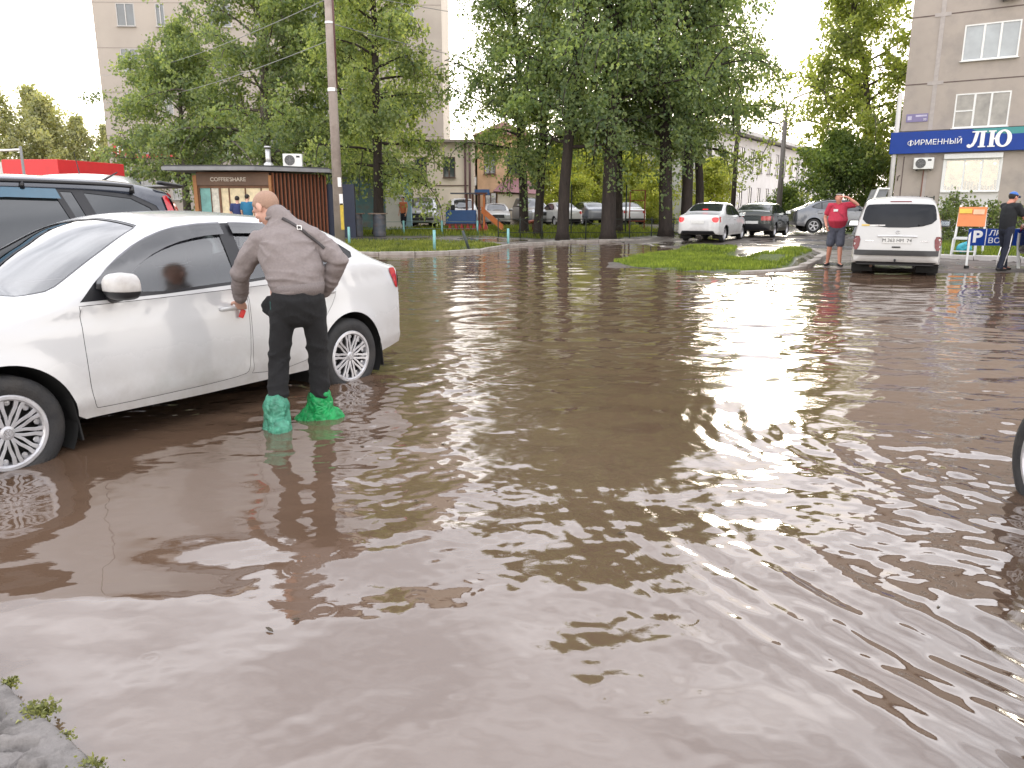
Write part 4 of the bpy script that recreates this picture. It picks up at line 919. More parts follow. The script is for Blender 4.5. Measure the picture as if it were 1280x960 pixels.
VAN = dict(xf=1.92, xr=-1.88, rw=.305, arch=[(1.32, .37), (-1.35, .37)], track=.73, wt=.19, rim=.19, capf=.2, capr=.14, k=.16, k2=.22, zc=.68, tuck=.06,
    zt=[(-2.1, 1.58), (-1.88, 1.655), (-1.5, 1.70), (-.4, 1.72), (.2, 1.70), (.5, 1.62), (.9, 1.40), (1.25, 1.15), (1.45, 1.05), (1.7, .96), (2.0, .80)],
    crown=[(-2.1, .04), (0, .045), (.8, .08), (1.3, .07), (2, .05)], w=[(-2.1, .78), (-1.88, .825), (-1.5, .85), (0, .86), (1.3, .85), (1.6, .80), (1.92, .66), (2.1, .5)],
    zb=[(-2.1, .34), (-1, .27), (1, .27), (2, .26)], belt=1.02, rc=[(-3, .13), (3, .10)], crease=(.86, 0), lean=[(-.9, -1.88, .9, .13)],
    doors=[('front', [(1.0, .98), (.98, .6), (.9, .36), (.02, .36), (.0, 1.0)]), ('rear', [(-.02, 1.0), (0, .36), (-.85, .36), (-.97, .5), (-.97, 1.0)])],
    dlo=[(1.02, 1.05), (.7, 1.30), (.42, 1.47), (.2, 1.53), (-1.5, 1.52), (-1.66, 1.46), (-1.64, 1.08), (0, 1.05)], side_glass=[[(.88, 1.08), (.64, 1.28), (.38, 1.44), (.05, 1.50), (.05, 1.08)], [(-.04, 1.50), (-.9, 1.50), (-.92, 1.08), (-.04, 1.08)], [(-1.0, 1.49), (-1.46, 1.48), (-1.58, 1.42), (-1.57, 1.11), (-1.0, 1.08)]],
    windshield=[(1.44, 0), (1.36, .4), (1.2, .62), (.58, .58), (.46, .45), (.44, 0)], hood=[(1.85, 0), (1.8, .5), (1.4, .66), (1.34, .55), (1.46, .3), (1.48, 0)], mirror=(.78, .86, 1.1), handles=[(.12, .9), (-.85, .9)], handle_mat=K['black'], mirror_mat=K['black'], sedan=False,
    plate=(-1, 0, .80, .54, .115, 'M 363 HM  74'),
    patches=[(-1, 'rear_window', smooth_poly([(-.715, 1.065), (.715, 1.065), (.665, 1.50), (.56, 1.545), (-.56, 1.545), (-.665, 1.50)], 2), M('dark_rear_glass', (.012, .014, .018), .12, 0, .2, 2, spec=.25), .006, False), (-1, 'tail_lamp', smooth_poly([(.69, .885), (.83, .885), (.83, .60), (.72, .60)], 1), K['lamp_d'], .008, True),
             (-1, 'bumper_insert', [(-.80, .49), (.80, .49), (.80, .60), (-.80, .60)], K['black'], .03, False), (-1, 'lower_valance', [(-.74, .29), (.74, .29), (.77, .355), (-.77, .355)], K['black'], .006, False), (-1, 'window_sticker', [(.55, 1.095), (.70, 1.095), (.70, 1.125), (.55, 1.125)], M('yellow_sticker', (.6, .42, .08), .5), .011, False), (-1, 'window_sticker', [(.25, 1.10), (.54, 1.095), (.54, 1.12), (.25, 1.12)], WHT, .011, False),
             (-1, 'brake_light_strip', [(-.2, 1.585), (.2, 1.585), (.2, 1.605), (-.2, 1.605)], K['lamp_d'], .008, False), (1, 'headlamp', [(.45, .62), (.66, .66), (.68, .82), (.5, .8)], K['lampc'], .006, True), (1, 'grille', [(-.4, .5), (.4, .5), (.4, .68), (-.4, .68)], K['black'], .005, False)],
    side_patches=[('tail_lamp', [(-1.875, .885), (-1.76, .885), (-1.80, .60), (-1.875, .60)], K['lamp_d'], .008)])
v_ = put('minivan', 8.93, 18.15, 64, -.075, 'white minivan with a dark rear window standing at the edge of the flood')
vc = make_car(v_, dict(VAN), DIRTYW, 'plain', True, 2, .06)
xh = lambda y, z: float(vc.capx(-1, np.float64(y), np.float64(z)))
MB().tube([(xh(-.36, .885)-.012, -.36, .885), (xh(0, .89)-.02, 0, .893), (xh(.36, .885)-.012, .36, .885)], [(.018, .016)]*3, 8, True, True).build('plate_trim', WHITE, v_, True)
for sg in (1, -1): MB().box((xh(sg*.52, .80)-.006, sg*.52, .79), (.006, .15, .022)).build('model_lettering_bar', K['chrome'], v_)
MB().tube([(xh(0, .93)-.004+.0, .035*math.cos(t), .965+.03*math.sin(t)) for t in np.linspace(0, 2*PI, 17)], .006, 6).build('badge', K['chrome'], v_)
MB().box((xh(0, .67)-.01, 0, .665), (.02, .16, .03)).build('tailgate_handle', K['black'], v_, bevel=.005)
MB().cyl((-1.7, 0, .33), (-2.1, 0, .36), .022).ball((-2.1, 0, .40), .026, 10).build('tow_hook', K['black'], v_, True)
MB().cyl((-1.6, -.6, .30), (-1.6, .6, .30), .045).build('rear_axle', K['rubber'], v_, True)
b = MB().tube([(-1.45, .45, .27), (-1.9, .45, .25)], .03, 10); b.build('exhaust', M('rusty_steel', (.12, .07, .05), .8, .3, .3, 20), v_, True)

# small sedan seen from behind, brake lamps lit
SED2 = dict(SEDAN, xf=1.93, xr=-1.93, arch=[(1.235, .35), (-1.235, .35)], rw=.29, track=.70, wt=.175, rim=.19, capr=.16, tuck=.07, k=.36,
    zt=[(-2.2, .97), (-1.93, 1.02), (-1.5, 1.08), (-1.25, 1.18), (-.95, 1.35), (-.7, 1.43), (-.2, 1.47), (.2, 1.44), (.45, 1.36), (.75, 1.18), (1.0, 1.02), (1.3, .96), (1.7, .87), (2.0, .72)],
    w=[(-2.2, .70), (-1.93, .775), (-1.6, .815), (0, .825), (1.2, .82), (1.6, .78), (1.93, .62), (2.1, .5)], zb=[(-2.2, .30), (-1, .25), (1, .25), (2, .25)], belt=[(-2, .97), (0, .95), (2, .9)],
    doors=[('front', [(.8, .90), (.8, .5), (.74, .34), (-.15, .34), (-.17, .92)]), ('rear', [(-.18, .92), (-.16, .34), (-.75, .34), (-.95, .62), (-1.03, .92)])], crease=(.86, -.02),
    dlo=[(.82, .96), (.55, 1.16), (.32, 1.30), (.1, 1.36), (-.3, 1.385), (-.66, 1.35), (-.95, 1.22), (-1.14, 1.03), (-.9, .985), (0, .965)], side_glass=[[(.70, .99), (.5, 1.15), (.3, 1.27), (-.12, 1.345), (-.12, .985)], [(-.19, 1.345), (-.62, 1.32), (-.86, 1.22), (-.98, 1.04), (-.86, 1.01), (-.19, .99)]],
    windshield=[(1.1, 0), (1.0, .45), (.90, .62), (.50, .56), (.40, .45), (.38, 0)], rear_window=[(-.72, 0), (-.74, .46), (-.80, .55), (-1.24, .63), (-1.32, .55), (-1.34, 0)], trunk_lid=[(-1.42, 0), (-1.42, .55), (-1.5, .62), (-1.85, .6), (-1.88, 0)],
    hood=[(1.85, 0), (1.8, .45), (1.3, .66), (1.02, .62), (1.12, .3), (1.14, 0)], fuel=None, mirror=(.6, .80, 1.0), handles=[(-.05, .83), (-.86, .84)],
    plate=(-1, 0, .74, .50, .11, ''),
    patches=[(-1, 'tail_lamp', smooth_poly([(.53, .91), (.75, .92), (.75, .75), (.62, .72), (.52, .80)], 2), K['lit'], .008, True), (-1, 'bumper_insert', [(-.66, .30), (.66, .30), (.60, .42), (-.60, .42)], K['black'], .005, False), (1, 'headlamp', [(.4, .6), (.62, .64), (.6, .76), (.44, .74)], K['lampc'], .006, True), (1, 'grille', [(-.34, .45), (.34, .45), (.3, .66), (-.3, .66)], K['black'], .005, False)],
    side_patches=[('tail_lamp', [(-1.925, .93), (-1.80, .93), (-1.84, .74), (-1.925, .72)], K['lamp'], .008)])
g_ = put('sedan_car', 7.70, 29.9, 59, gzf(7.7, 29.9)-.01, 'small white sedan with lit red brake lamps, parked behind the grass island')
g_.scale = (.97, .97, .97); c2 = make_car(g_, dict(SED2), WHITE, 'plain', True, 1, .08)
MB().box((-1.22, 0, 1.19), (.03, .20, .03), rot=Matrix.Rotation(-.6, 3, 'Y')).build('high_brake_lamp', K['lit'], g_)
HAT = dict(SED2, xf=1.88, xr=-1.86, zt=[(-2.1, 1.02), (-1.86, 1.07), (-1.7, 1.12), (-1.45, 1.25), (-1.15, 1.36), (-.6, 1.395), (-.1, 1.40), (.3, 1.36), (.5, 1.29), (.8, 1.08), (1.0, .97), (1.3, .92), (1.7, .85), (2.0, .74)], tuck=.05, k=.34, capr=.09, trunk_lid=None,
    w=[(-2.1, .76), (-1.86, .795), (0, .81), (1.3, .80), (1.88, .74), (2.1, .7)], rear_window=[(-1.08, 0), (-1.10, .52), (-1.16, .56), (-1.62, .60), (-1.68, .55), (-1.70, 0)],
    dlo=[(.82, .95), (.55, 1.13), (.3, 1.26), (0, 1.31), (-.8, 1.31), (-1.1, 1.25), (-1.38, 1.05), (-1.2, .98), (0, .95)], side_glass=[[(.7, .98), (.5, 1.12), (.28, 1.23), (-.1, 1.28), (-.1, .98)], [(-.17, 1.28), (-.74, 1.28), (-.85, .99), (-.17, .98)], [(-.90, 1.27), (-1.06, 1.22), (-1.25, 1.05), (-.97, 1.01)]],
    patches=[(-1, 'tail_lamp', [(.36, .86), (.74, .87), (.74, .70), (.36, .70)], K['lamp'], .008, True), (-1, 'bumper_insert', [(-.72, .32), (.72, .32), (.72, .56), (-.72, .56)], K['black'], .02, False), (1, 'headlamp', [(.4, .6), (.68, .62), (.66, .74), (.42, .74)], K['lampc'], .006, True), (1, 'grille', [(-.38, .5), (.38, .5), (.36, .7), (-.36, .7)], K['black'], .005, False)],
    side_patches=[('tail_lamp', [(-1.855, .87), (-1.77, .87), (-1.77, .70), (-1.855, .70)], K['lamp'], .008)], plate=(-1, 0, .62, .50, .11, ''))
h_ = put('hatchback_car', 10.72, 33.6, 60, gzf(10.7, 33.6), 'dark green-black hatchback parked beside the small white sedan')
make_car(h_, dict(HAT), car_paint('dark_green_black_paint', (.013, .02, .018), .22), 'plain', True, 1, .08)
q_ = put('sedan_car', 15.05, 36.2, -6, gzf(15, 36), 'grey metallic sedan parked side-on behind the man in red')
make_car(q_, dict(SEDAN, plate=None), GREYP, 'spoke5', True, 1, .08)
f_ = put('sedan_car', 2.64, 2.0, 60, -.11, 'car whose silver-spoked front wheel just enters the frame at the right edge')
make_car(f_, dict(SEDAN, mirror=None, steer=math.radians(25)), car_paint('charcoal_paint', (.03, .032, .036), .2), 'cover', True, 1, .06)
t_ = put('sedan_car', 13.62, 17.0, -8, gzf(13.2, 17.2), 'black car whose rear stands next to the man in the blue cap')
make_car(t_, dict(SEDAN, plate=None, patches=[(-1, 'tail_lamp', smooth_poly([(.40, 1.0), (.74, .985), (.76, .84), (.70, .79), (.46, .86)], 2), K['lamp_d'], .006, True)]), BLACKP, 'plain', True, 1, .07)
m_ = put('minivan', -7.35, 14.0, 112, .0, 'white people carrier whose roof shows above the dark SUV'); m_.scale = (1.10, 1.10, 1.13)
make_car(m_, dict(VAN, plate=None), WHITE, 'plain', True, 1, .09)
MB().tube([(-.9, .1, 1.72), (-1.25, .1, 2.0)], [.008, .004], 6, True, True).build('antenna', K['black'], m_, True)
# parked row by the houses
GP = 'cars parked along the far houses'
a_ = put('suv', -5.15, 45.6, -88, gzf(-5, 45.6), 'silver SUV facing the puddle in front of the cream house', GP); make_car(a_, dict(SUV, capf=.22), SILVER, 'spoke5', True, 1, .1)
MB().box((2.36, 0, .55), (.05, 1.5, .12)).build('bumper_bar', K['black'], a_, bevel=.01)
for x, y, ang, pr, pt, lab, nm in ((-3.2, 50.5, -80, VAN, WHITE, 'white van showing over the blue playground train', 'minivan'), (-1.05, 50.6, -84, HAT, DIRTYW, 'white hatchback with a dark grille right of the playground slide', 'hatchback_car'), (1.15, 52.0, -70, SUV, SILVER, 'pale silver SUV between two white cars in the far row', 'suv'),
                               (2.95, 50.2, 110, SED2, DIRTYW, 'white sedan with its tail to the trees in the far row', 'sedan_car'), (5.0, 52.3, 105, SEDAN, GREYP, 'grey sedan partly hidden by poplar trunks', 'sedan_car'), (7.6, 53.0, 100, SED2, WHITE, 'white sedan at the right end of the far row', 'sedan_car')):
    o = put(nm, x, y, ang, gzf(x, y), lab, GP); make_car(o, dict(pr, plate=None, patches=[(a, b, c, K['lamp'] if d is K['lit'] else d, g, h) for a, b, c, d, g, h in pr['patches']] if 'patches' in pr else []), pt, 'plain', True, 1, .12)
# ------------------------------------------------------------------ houses
def wall_frame(name, ox, oy, ang, label, cat='building', z0=0., group=None):
    """Empty at a facade's left foot: local +X runs along the facade, local -Y points out of it"""
    return empty(name, (ox, oy, z0), math.radians(ang), label, cat, group)
GLASSW = M('window_glass', (.05, .065, .075), .04, 0, .35, 1.2, spec=.9, coat=.6); FRAME = M('white_window_frame', (.72, .72, .70), .45, 0, .06, 12); CURT = M('pale_curtain', (.50, .50, .48), .9, 0, .2, 6); CURT2 = M('flowered_curtain', (.42, .38, .30), .9, 0, .5, 3)
def window(root, x, z, w, h, mull=(.36, .66), frame=FRAME, depth=.10, glass=GLASSW, curtain=None, sill=True, trans=None):
    """frame proud of the wall, panes set back, sill below; x, z: lower left corner"""
    t = .055; m = MB(); y0, y1 = -.012, .06
    m.box((x+w/2, .024, z+t/2), (w, .072, t)); m.box((x+w/2, .024, z+h-t/2), (w, .072, t))
    for xx in (x+t/2, x+w-t/2): m.box((xx, .024, z+h/2), (t, .072, h-2*t))
    for q in mull: m.box((x+w*q, .024, z+h/2), (t*1.4, .068, h-2*t))
    if trans:
        for a, b, q in trans: m.box((x+w*(a+b)/2, .026, z+h*q), (w*(b-a)-t, .06, t))
    o = m.build('window', frame, root)
    MB().box((x+w/2, .035, z+h/2), (w-.02, .012, h-.02)).build('pane', glass, o)
    if curtain: MB().box((x+w/2, .09, z+h/2), (w, .01, h)).build('curtain', curtain, o)
    if sill: MB().box((x+w/2, -.06, z-.022), (w+.10, .16, .03)).build('sill', frame, o)
    return o
def wall_with_openings(root, L, z0, z1, openings, mat, thick=.3, name='wall'):
    """front sheet with real openings, reveals and a body behind"""
    outer = [(0, z0), (L, z0), (L, z1), (0, z1)]; holes = [[(x, z), (x+w, z), (x+w, z+h), (x, z+h)] for x, z, w, h in openings]
    V, F = region(densify(outer, 2.), holes, 2.5, 2.5)
    vs = [(p[0], 0, p[1]) for p in V]; fs = [tuple(f) for f in F]
    for h in holes:
        k = len(vs); vs += [(p[0], 0, p[1]) for p in h]+[(p[0], thick, p[1]) for p in h]
        fs += [(k+i, k+4+i, k+4+(i+1) % 4, k+(i+1) % 4) for i in range(4)]+[(k+4, k+5, k+6, k+7)]
    return from_arrays(name, vs, fs, mat, root, False)
PANEL = M('rendered_panel', (.385, .335, .295), .9, 0, .07, .9, .25, 60, stain=(.27, .245, .225), ss=.7, stain_amt=.75); SEAM = M('panel_seam', (.12, .09, .082), .9, 0, .2, 5); SEAL = M('pale_joint_sealant', (.40, .36, .34), .8, 0, .1, 6)
WHITEW = M('white_wall_paint', (.60, .58, .56), .85, 0, .06, 1.2, stain=(.47, .45, .43), ss=.8, stain_amt=.5)
B = wall_frame('apartment_block', 17.34, 36.0, -33.9, 'grey-beige panel apartment block with a blue shop sign and white windows', z0=0)
win = [(2.06, 7.40, 2.02, 1.43), (2.03, 4.70, 2.02, 1.40)]; shop = (1.93, 2.05, 2.07, 1.36)
more = []
for k in range(1, 6):
    for z, h in ((7.40, 1.43), (4.70, 1.40), (10.15, 1.43)): more.append((2.05+k*4.6, z, 2.02, h))
more.append((2.06, 10.15, 2.02, 1.43)); more += [(1.95+k*4.6, 2.05, 2.05, 1.36) for k in range(1, 4)]
allw = win+more
wall_with_openings(B, 30, -.2, 14.6, allw+[shop], PANEL)
MB().box((15, 6.35, 7.2), (30, 12.1, 14.8)).build('wall', PANEL, B)
MB().box((15, 6, 14.75), (30.6, 13, .3)).build('roof', M('roof_felt', (.06, .06, .06), .9, 0, .2, 3), B)
s = MB()
for z in (3.95, 6.62, 9.36, 12.1): s.box((15, -.003, z), (30, .012, .045))
s.build('panel_seam', SEAM, B)
s = MB()
for x in (1.18, 4.75+1.1, 10.4, 15., 19.6, 24.2): s.box((x, -.008, 7.2), (.17, .02, 14.6))
s.build('joint_sealant', SEAL, B)
s = MB()
for x in (1.18, 5.85, 10.4, 15.):
    for z in (6.62, 9.36, 12.1): s.box((x, -.012, z), (.62, .02, .15))
s.build('joint_patch', SEAL, B)
for i, (x, z, w_, h) in enumerate(allw):
    window(B, x, z, w_, h, (.36, .66), curtain=None, glass=M('sky_curtain_glass', (.22, .25, .27), .06, 0, .3, .8, spec=.9, coat=.6) if i == 0 else M('curtained_glass', (.16, .15, .13), .08, 0, .6, 1.4, spec=.8, coat=.4), trans=[(0, .36, .5)] if i == 1 else None)
# shop window: a lit interior behind glass
x, z, w_, h = shop
so_ = window(B, x, z, w_, h, (.36, .68), glass=clear_glass('shop_glass', (.9, .9, .86), .02), sill=True)
MB().box((x+w_/2, .28, z+h/2), (w_, .02, h)).build('shop_interior', M('lit_shop_wall', (.62, .45, .27), .8, 0, .6, 2.2, emit=.45), so_)
for xx, zz in ((x+.75, z+h-.18), (x+1.35, z+h-.17), (x+1.85, z+h-.2)): MB().ball((xx, .2, zz), .045, 10).build('spot_lamp', M('shop_spot', (1, .85, .6), .4, emit=4.), so_, True)
m = MB(); rr = random.Random(4)
for k in range(16): xx = x+.1+k*(w_-.2)/15; hh = rr.uniform(.12, .42); m.box((xx, .18, z+.07+hh/2), (.10, .08, hh))
m.build('shop_goods', M('shop_goods', (.13, .12, .12), .6, 0, .7, 7), so_)
MB().box((x+w_/2, -.05, z+h+.12), (w_+.12, .22, .22)).build('roller_shutter_box', FRAME, B, bevel=.02)
MB().box((x+w_/2, -.012, z/2-.08), (w_+.14, .024, z+.04)).build('white_wall_panel', WHITEW, B)
for xx in (x-.035, x+w_+.035): MB().box((xx, -.02, z+h/2), (.07, .05, h)).build('shutter_rail', FRAME, B)
# street number plate, drainpipe, conduits
pl = MB().box((.62, -.02, 5.22), (.86, .02, .34)).build('street_plate', M('lilac_plate', (.20, .17, .32), .5, 0, .06, 8), B)
MB().box((.33, -.033, 5.22), (.16, .006, .16)).box((.78, -.033, 5.30), (.44, .006, .07)).build('plate_emblem', M('plate_pale', (.5, .47, .6), .5), pl); text('20', .13, WHT, pl, (.93, -.033, 5.14), (PI/2, 0, 0), 'plate_lettering')
MB().tube([(-.13, -.1, .3), (-.13, -.1, 6.3)], .10, 14).build('drainpipe', WHITEW, B, True)
MB().tube([(.28, -.02, .2), (.28, -.02, 3.6)], .018, 6).tube([(.1, -.03, 2.55), (.12, -.05, 2.75), (.2, -.05, 2.78)], .02, 6).build('conduit', SEAM, B, True)
MB().tube([(1.12, -.03, 3.0), (1.12, -.03, .3)], .022, 6).build('conduit', M('rusty_pipe', (.22, .10, .07), .8), B, True)
def air_con(name, loc, rz, label, w_=.78, h=.48):
    r = empty(name, loc, rz, label, 'air conditioner'); MB().box((0, 0, h/2), (w_, .28, h)).build('casing', FRAME, r, bevel=.015)
    g = MB()
    for q in np.linspace(.04, .2, 6): g.tube([(-w_*.14+q*math.cos(t), -.148, h/2+q*math.sin(t)) for t in np.linspace(0, 2*PI, 29)], .005, 5)
    for t in np.linspace(0, PI, 5)[:-1]: g.bar((-w_*.14-.2*math.cos(t), -.148, h/2-.2*math.sin(t)), (-w_*.14+.2*math.cos(t), -.148, h/2+.2*math.sin(t)), .005)
    g.build('fan_grille', M('grey_plastic', (.3, .3, .3), .5), r); MB().lathe([(.205, -.143), (0, -.143)], 28, 'Y', (-w_*.14, 0, h/2)).build('fan_opening', CARM['black'], r)
    MB().box((w_*.3, -.144, h*.78), (.14, .01, .07)).build('label_plate', CARM['black'], r)
    MB().box((-w_*.35, .08, -.03), (.04, .30, .06)).box((w_*.35, .08, -.03), (.04, .30, .06)).build('bracket', CARM['black'], r); return r
def on(frame, x, y, z):
    a = frame.rotation_euler.z; c, s_ = math.cos(a), math.sin(a); return (frame.location.x+c*x-s_*y, frame.location.y+s_*x+c*y, frame.location.z+z)
air_con('air_conditioner', on(B, 1.13, -.3, 3.02), B.rotation_euler.z, 'white air conditioner box under the blue shop sign')
air_con('air_conditioner', on(B, 3.6, -.3, 9.62), B.rotation_euler.z, 'air conditioner box high on the panel wall at the top edge')
# the sign
sg_ = empty('shop_sign', on(B, -.32, -.16, 3.70), B.rotation_euler.z, 'long blue shop sign with white serif lettering above the shop window', 'sign')
BLUE = M('sign_blue', (.008, .045, .27), .45, 0, .08, 2, spec=.25); TEAL = M('sign_teal', (.02, .22, .22), .35, 0, .08, 2)
MB().box((6., 0, .46), (12., .26, .92)).build('board', BLUE, sg_, bevel=.01)
MB().add([(3.1, -.134, .925), (3.5, -.134, .74), (4.6, -.134, .66), (7.5, -.134, .72), (7.5, -.134, .925)], [(0, 1, 2, 3, 4)]).build('teal_band', TEAL, sg_)
MB().box((6, .10, .96), (11.6, .04, .03)).build('lamp_rail', CARM['black'], sg_)
LET = M('sign_white', (.80, .80, .80), .4, 0, .03, 10)
fm_ = MB().box((.84, -.15, .44), (.05, .024, .25))
for sgn in (-1, 1): fm_.tube([(.84+sgn*(.03+.085*math.sin(t)), -.15, .44+.085*math.cos(t)) for t in np.linspace(0, PI, 13)], [(.024, .012)]*13, 8, True, False, (0, 1, 0))
fm_.build('lettering', LET, sg_)
text('ИРМЕННЫЙ', .31, LET, sg_, (1.90, -.15, .44), (PI/2, 0, 0), 'lettering', .012, .0, 'CENTER', 1.0)
def serif_letters(root):
    """the big letters: Л and Ю with slab serifs, then the part of the word beyond the frame"""
    b = MB(Matrix.Translation((3.02, -.15, .16)) @ Matrix.Rotation(PI/2, 4, 'X'))
    def stem(x, w_, y0=0, y1=.66): b.prism([(x, y0), (x+w_, y0), (x+w_, y1), (x, y1)], 0, .02)
    def slab(x, w_, y): b.prism([(x, y), (x+w_, y), (x+w_, y+.05), (x, y+.05)], .002, .022)
    stem(.46, .15); slab(.40, .27, 0); slab(.14, .53, .61)                                            # Л
    b.prism([(.27, .66), (.40, .66), (.33, .25), (.24, .06), (.10, -.02), (.0, .02), (-.02, .10), (.05, .15), (.12, .11), (.19, .2)], .001, .021)
    stem(.80, .15); slab(.74, .27, 0); slab(.74, .27, .61); b.prism([(.95, .30), (1.06, .30), (1.06, .36), (.95, .36)], .001, .021)   # Ю
    n = 30; o = [(1.29+.30*math.cos(t), .33+.35*math.sin(t)) for t in np.linspace(0, 2*PI, n, False)]; i = [(1.29+.14*math.cos(t), .33+.28*math.sin(t)) for t in np.linspace(0, 2*PI, n, False)]
    k = len(b.v); vs = [(x, y, z) for z in (0, .02) for x, y in o+i]; fs = []
    for j in range(n):
        j2 = (j+1) % n; fs += [(2*n+j, 2*n+j2, 3*n+j2, 3*n+j), (j, j2, 2*n+j2, 2*n+j), (n+j2, n+j, 3*n+j, 3*n+j2)]
    b.add(vs, fs); b.build('large_lettering', LET, root)
serif_letters(sg_)

# tall pale block on the left
PALE = M('pale_panel', (.42, .37, .32), .9, 0, .06, .35, .15, 20, stain=(.36, .315, .27), ss=.25, stain_amt=.6)
T = wall_frame('apartment_block', -29.2, 58, 2, 'tall cream apartment block rising behind the left trees', z0=0)
tw = []
for i, x in enumerate((1.6, 4.3, 8.0, 11.2, 14.4, 17.6, 20.8)):
    for f in range(8):
        w_ = (1.25, .62, 1.5, 1.5, 1.5, 1.5, 1.5)[i]; tw.append((x, 2.1+f*2.95+(-.2), w_, 1.5))
tw = [t for t in tw if t[1]+t[3] < 25]
wall_with_openings(T, 24.2, -.2, 26.5, tw, PALE); MB().box((12.1, 6.35, 13.1), (24.2, 12.1, 26.8)).build('wall', PALE, T); MB().box((12.1, 6.2, 26.7), (24.8, 13, .4)).build('roof', M('roof_felt', (.06, .06, .06)), T)
s = MB()
for f in range(9): s.box((12.1, -.004, 4.35+f*2.95-.9), (24.2, .012, .05))
s.build('panel_seam', M('pale_seam', (.30, .26, .23), .9), T)
for t in tw: window(T, *t[:4], mull=(.5,), frame=M('grey_window_frame', (.45, .44, .42), .6))
MB().box((1.6, -.5, 3.75), (.10, .9, 2.4)).build('entrance_pillar', FRAME, T)
ps = empty('shop_sign', on(T, 1.1, -.12, 5.0), T.rotation_euler.z, 'small red shop sign with a white letter on the cream block', 'sign')
REDS = M('sign_red', (.55, .025, .03), .4, 0, .06, 4)
MB().box((-.15, 0, .35), (1.1, .2, .9)).build('board', REDS, ps, bevel=.02); text('П', .72, LET, ps, (-.15, -.12, .35), (PI/2, 0, 0), 'lettering', .02, .03)
MB().box((2.2, -.1, -.05), (2.9, .3, .26)).build('fascia', REDS, ps)
# red pavilion
R_ = wall_frame('market_pavilion', -17.05, 30.0, 0, 'low red and white market pavilion behind the parked cars', 'pavilion')
MB().prism([(-9, 1.2), (0, 0), (.65, 3.4), (-6.2, 5)], -.1, 2.5).build('wall', WHITEW, R_)
MB().prism([(-9.1, 1.1), (-2.2, .12), (-2.2, 5), (-6.2, 5.2)], 2.5, 3.05).build('white_fascia', WHITEW, R_); MB().prism([(-2.19, .10), (.06, -.14), (.8, 3.42), (-2.19, 5)], 2.45, 3.14).build('red_fascia', M('pavilion_red', (.62, .03, .035), .45, 0, .06, 3), R_, bevel=.02)
m = MB()
for t in np.linspace(.12, .88, 6): m.box((-2.2*(1-t)+0*t, .1-.24*t-.03, 1.3), (.30, .04, 2.0))
m.build('door_panel', GLASSW, R_)

# kiosk
Kk = wall_frame('food_kiosk', -12.3, 31.0, 0, 'brown timber food kiosk with lit yellow windows and a flat overhanging roof', 'kiosk', z0=.1)
WOOD = M('brown_timber', (.17, .085, .05), .75, 0, .25, 3.5, .3, 40); SLAT = M('red_brown_slats', (.20, .07, .035), .7, 0, .2, 6); ORW = M('orange_timber_trim', (.33, .15, .06), .7, 0, .2, 5)
wins = [(.08, .35, .42, 1.42), (.52, .35, .30, 1.42), (.90, .35, .30, 1.42), (1.24, .35, .60, 1.42), (1.88, .35, .58, 1.42), (2.50, .35, .30, 1.42)]
wins = [(x, z+.25, w_, h) for x, z, w_, h in wins]
wall_with_openings(Kk, 2.84, 0, 2.62, wins, WOOD, .12); MB().box((1.42, 1.62, 1.3), (2.84, 2.9, 2.6)).build('wall', M('dark_timber', (.05, .03, .022), .8, 0, .2, 4), Kk)
for i, (x, z, w_, h) in enumerate(wins):
    mt = M('teal_poster', (.16, .36, .34), .5, 0, .3, 3) if i == 0 else M('white_menu', (.6, .57, .5), .6, 0, .25, 9) if i == 1 else M('lit_blind', (.60, .50, .33), .7, 0, .25, 5, emit=.22)
    o = MB().box((x+w_/2, .06, z+h/2), (w_-.01, .03, h-.01)).build('window', mt, Kk)
MB().box((-.05, -.03, 1.2), (.14, .12, 2.6)).build('corner_post', ORW, Kk); MB().box((2.87, -.03, 1.2), (.10, .12, 2.6)).build('corner_post', ORW, Kk)
kp = MB().box((1.42, -.05, 2.34), (2.84, .05, .44)).build('sign_board', M('kiosk_sign_board', (.14, .085, .06), .7, 0, .15, 3), Kk); text("COFFEE'SHARE", .21, M('kiosk_letter', (.55, .48, .42), .6), kp, (1.25, -.08, 2.34), (PI/2, 0, 0), 'lettering', .006, .004)
MB().prism([(-1.0, -.75), (2.5, -.75), (4.9, 1.4), (4.6, 3.4), (-1.0, 3.4)], 2.66, 2.80).build('roof', M('grey_roof_edge', (.22, .22, .23), .6, .2, .15, 3), Kk); MB().prism([(-.95, -.7), (2.48, -.7), (4.83, 1.4), (4.55, 3.35), (-.95, 3.35)], 2.80, 2.86).build('roof_felt', M('roof_felt', (.06, .06, .06)), Kk)
# slatted flank
p0, p1 = Vector((2.92, .0, 0)), Vector((4.55, 2.1, 0)); m = MB(); d = (p1-p0)
for t in np.linspace(.02, .98, 15):
    c = p0+d*t; m.box((c.x, c.y, 1.3), (.055, .09, 2.6), rz=math.atan2(d.y, d.x))
m.build('slat_wall', SLAT, Kk); q = MB(); c = p0+d*.5; q.box((c.x-.05, c.y+.06, 1.3), (d.length, .03, 2.6), rz=math.atan2(d.y, d.x)); q.build('wall', M('slat_backing', (.02, .016, .014), .8), Kk)
MB().tube([(2.55, 1.0, 2.86), (2.55, 1.0, 3.55)], .10, 14).tube([(2.55, 1.0, 3.6), (2.55, 1.0, 3.66)], [.15, .13], 14).lathe([(.19, 2.86), (.19, 2.98), (.10, 3.05)], 14, 'Z', (2.55, 1.0, 0)).build('chimney_pipe', M('steel_flue', (.5, .5, .5), .35, .6, .08, 6), Kk, True)
air_con('air_conditioner', on(Kk, 3.45, 1.3, 2.88), .1, 'white air conditioner standing on the kiosk roof', .75, .5)
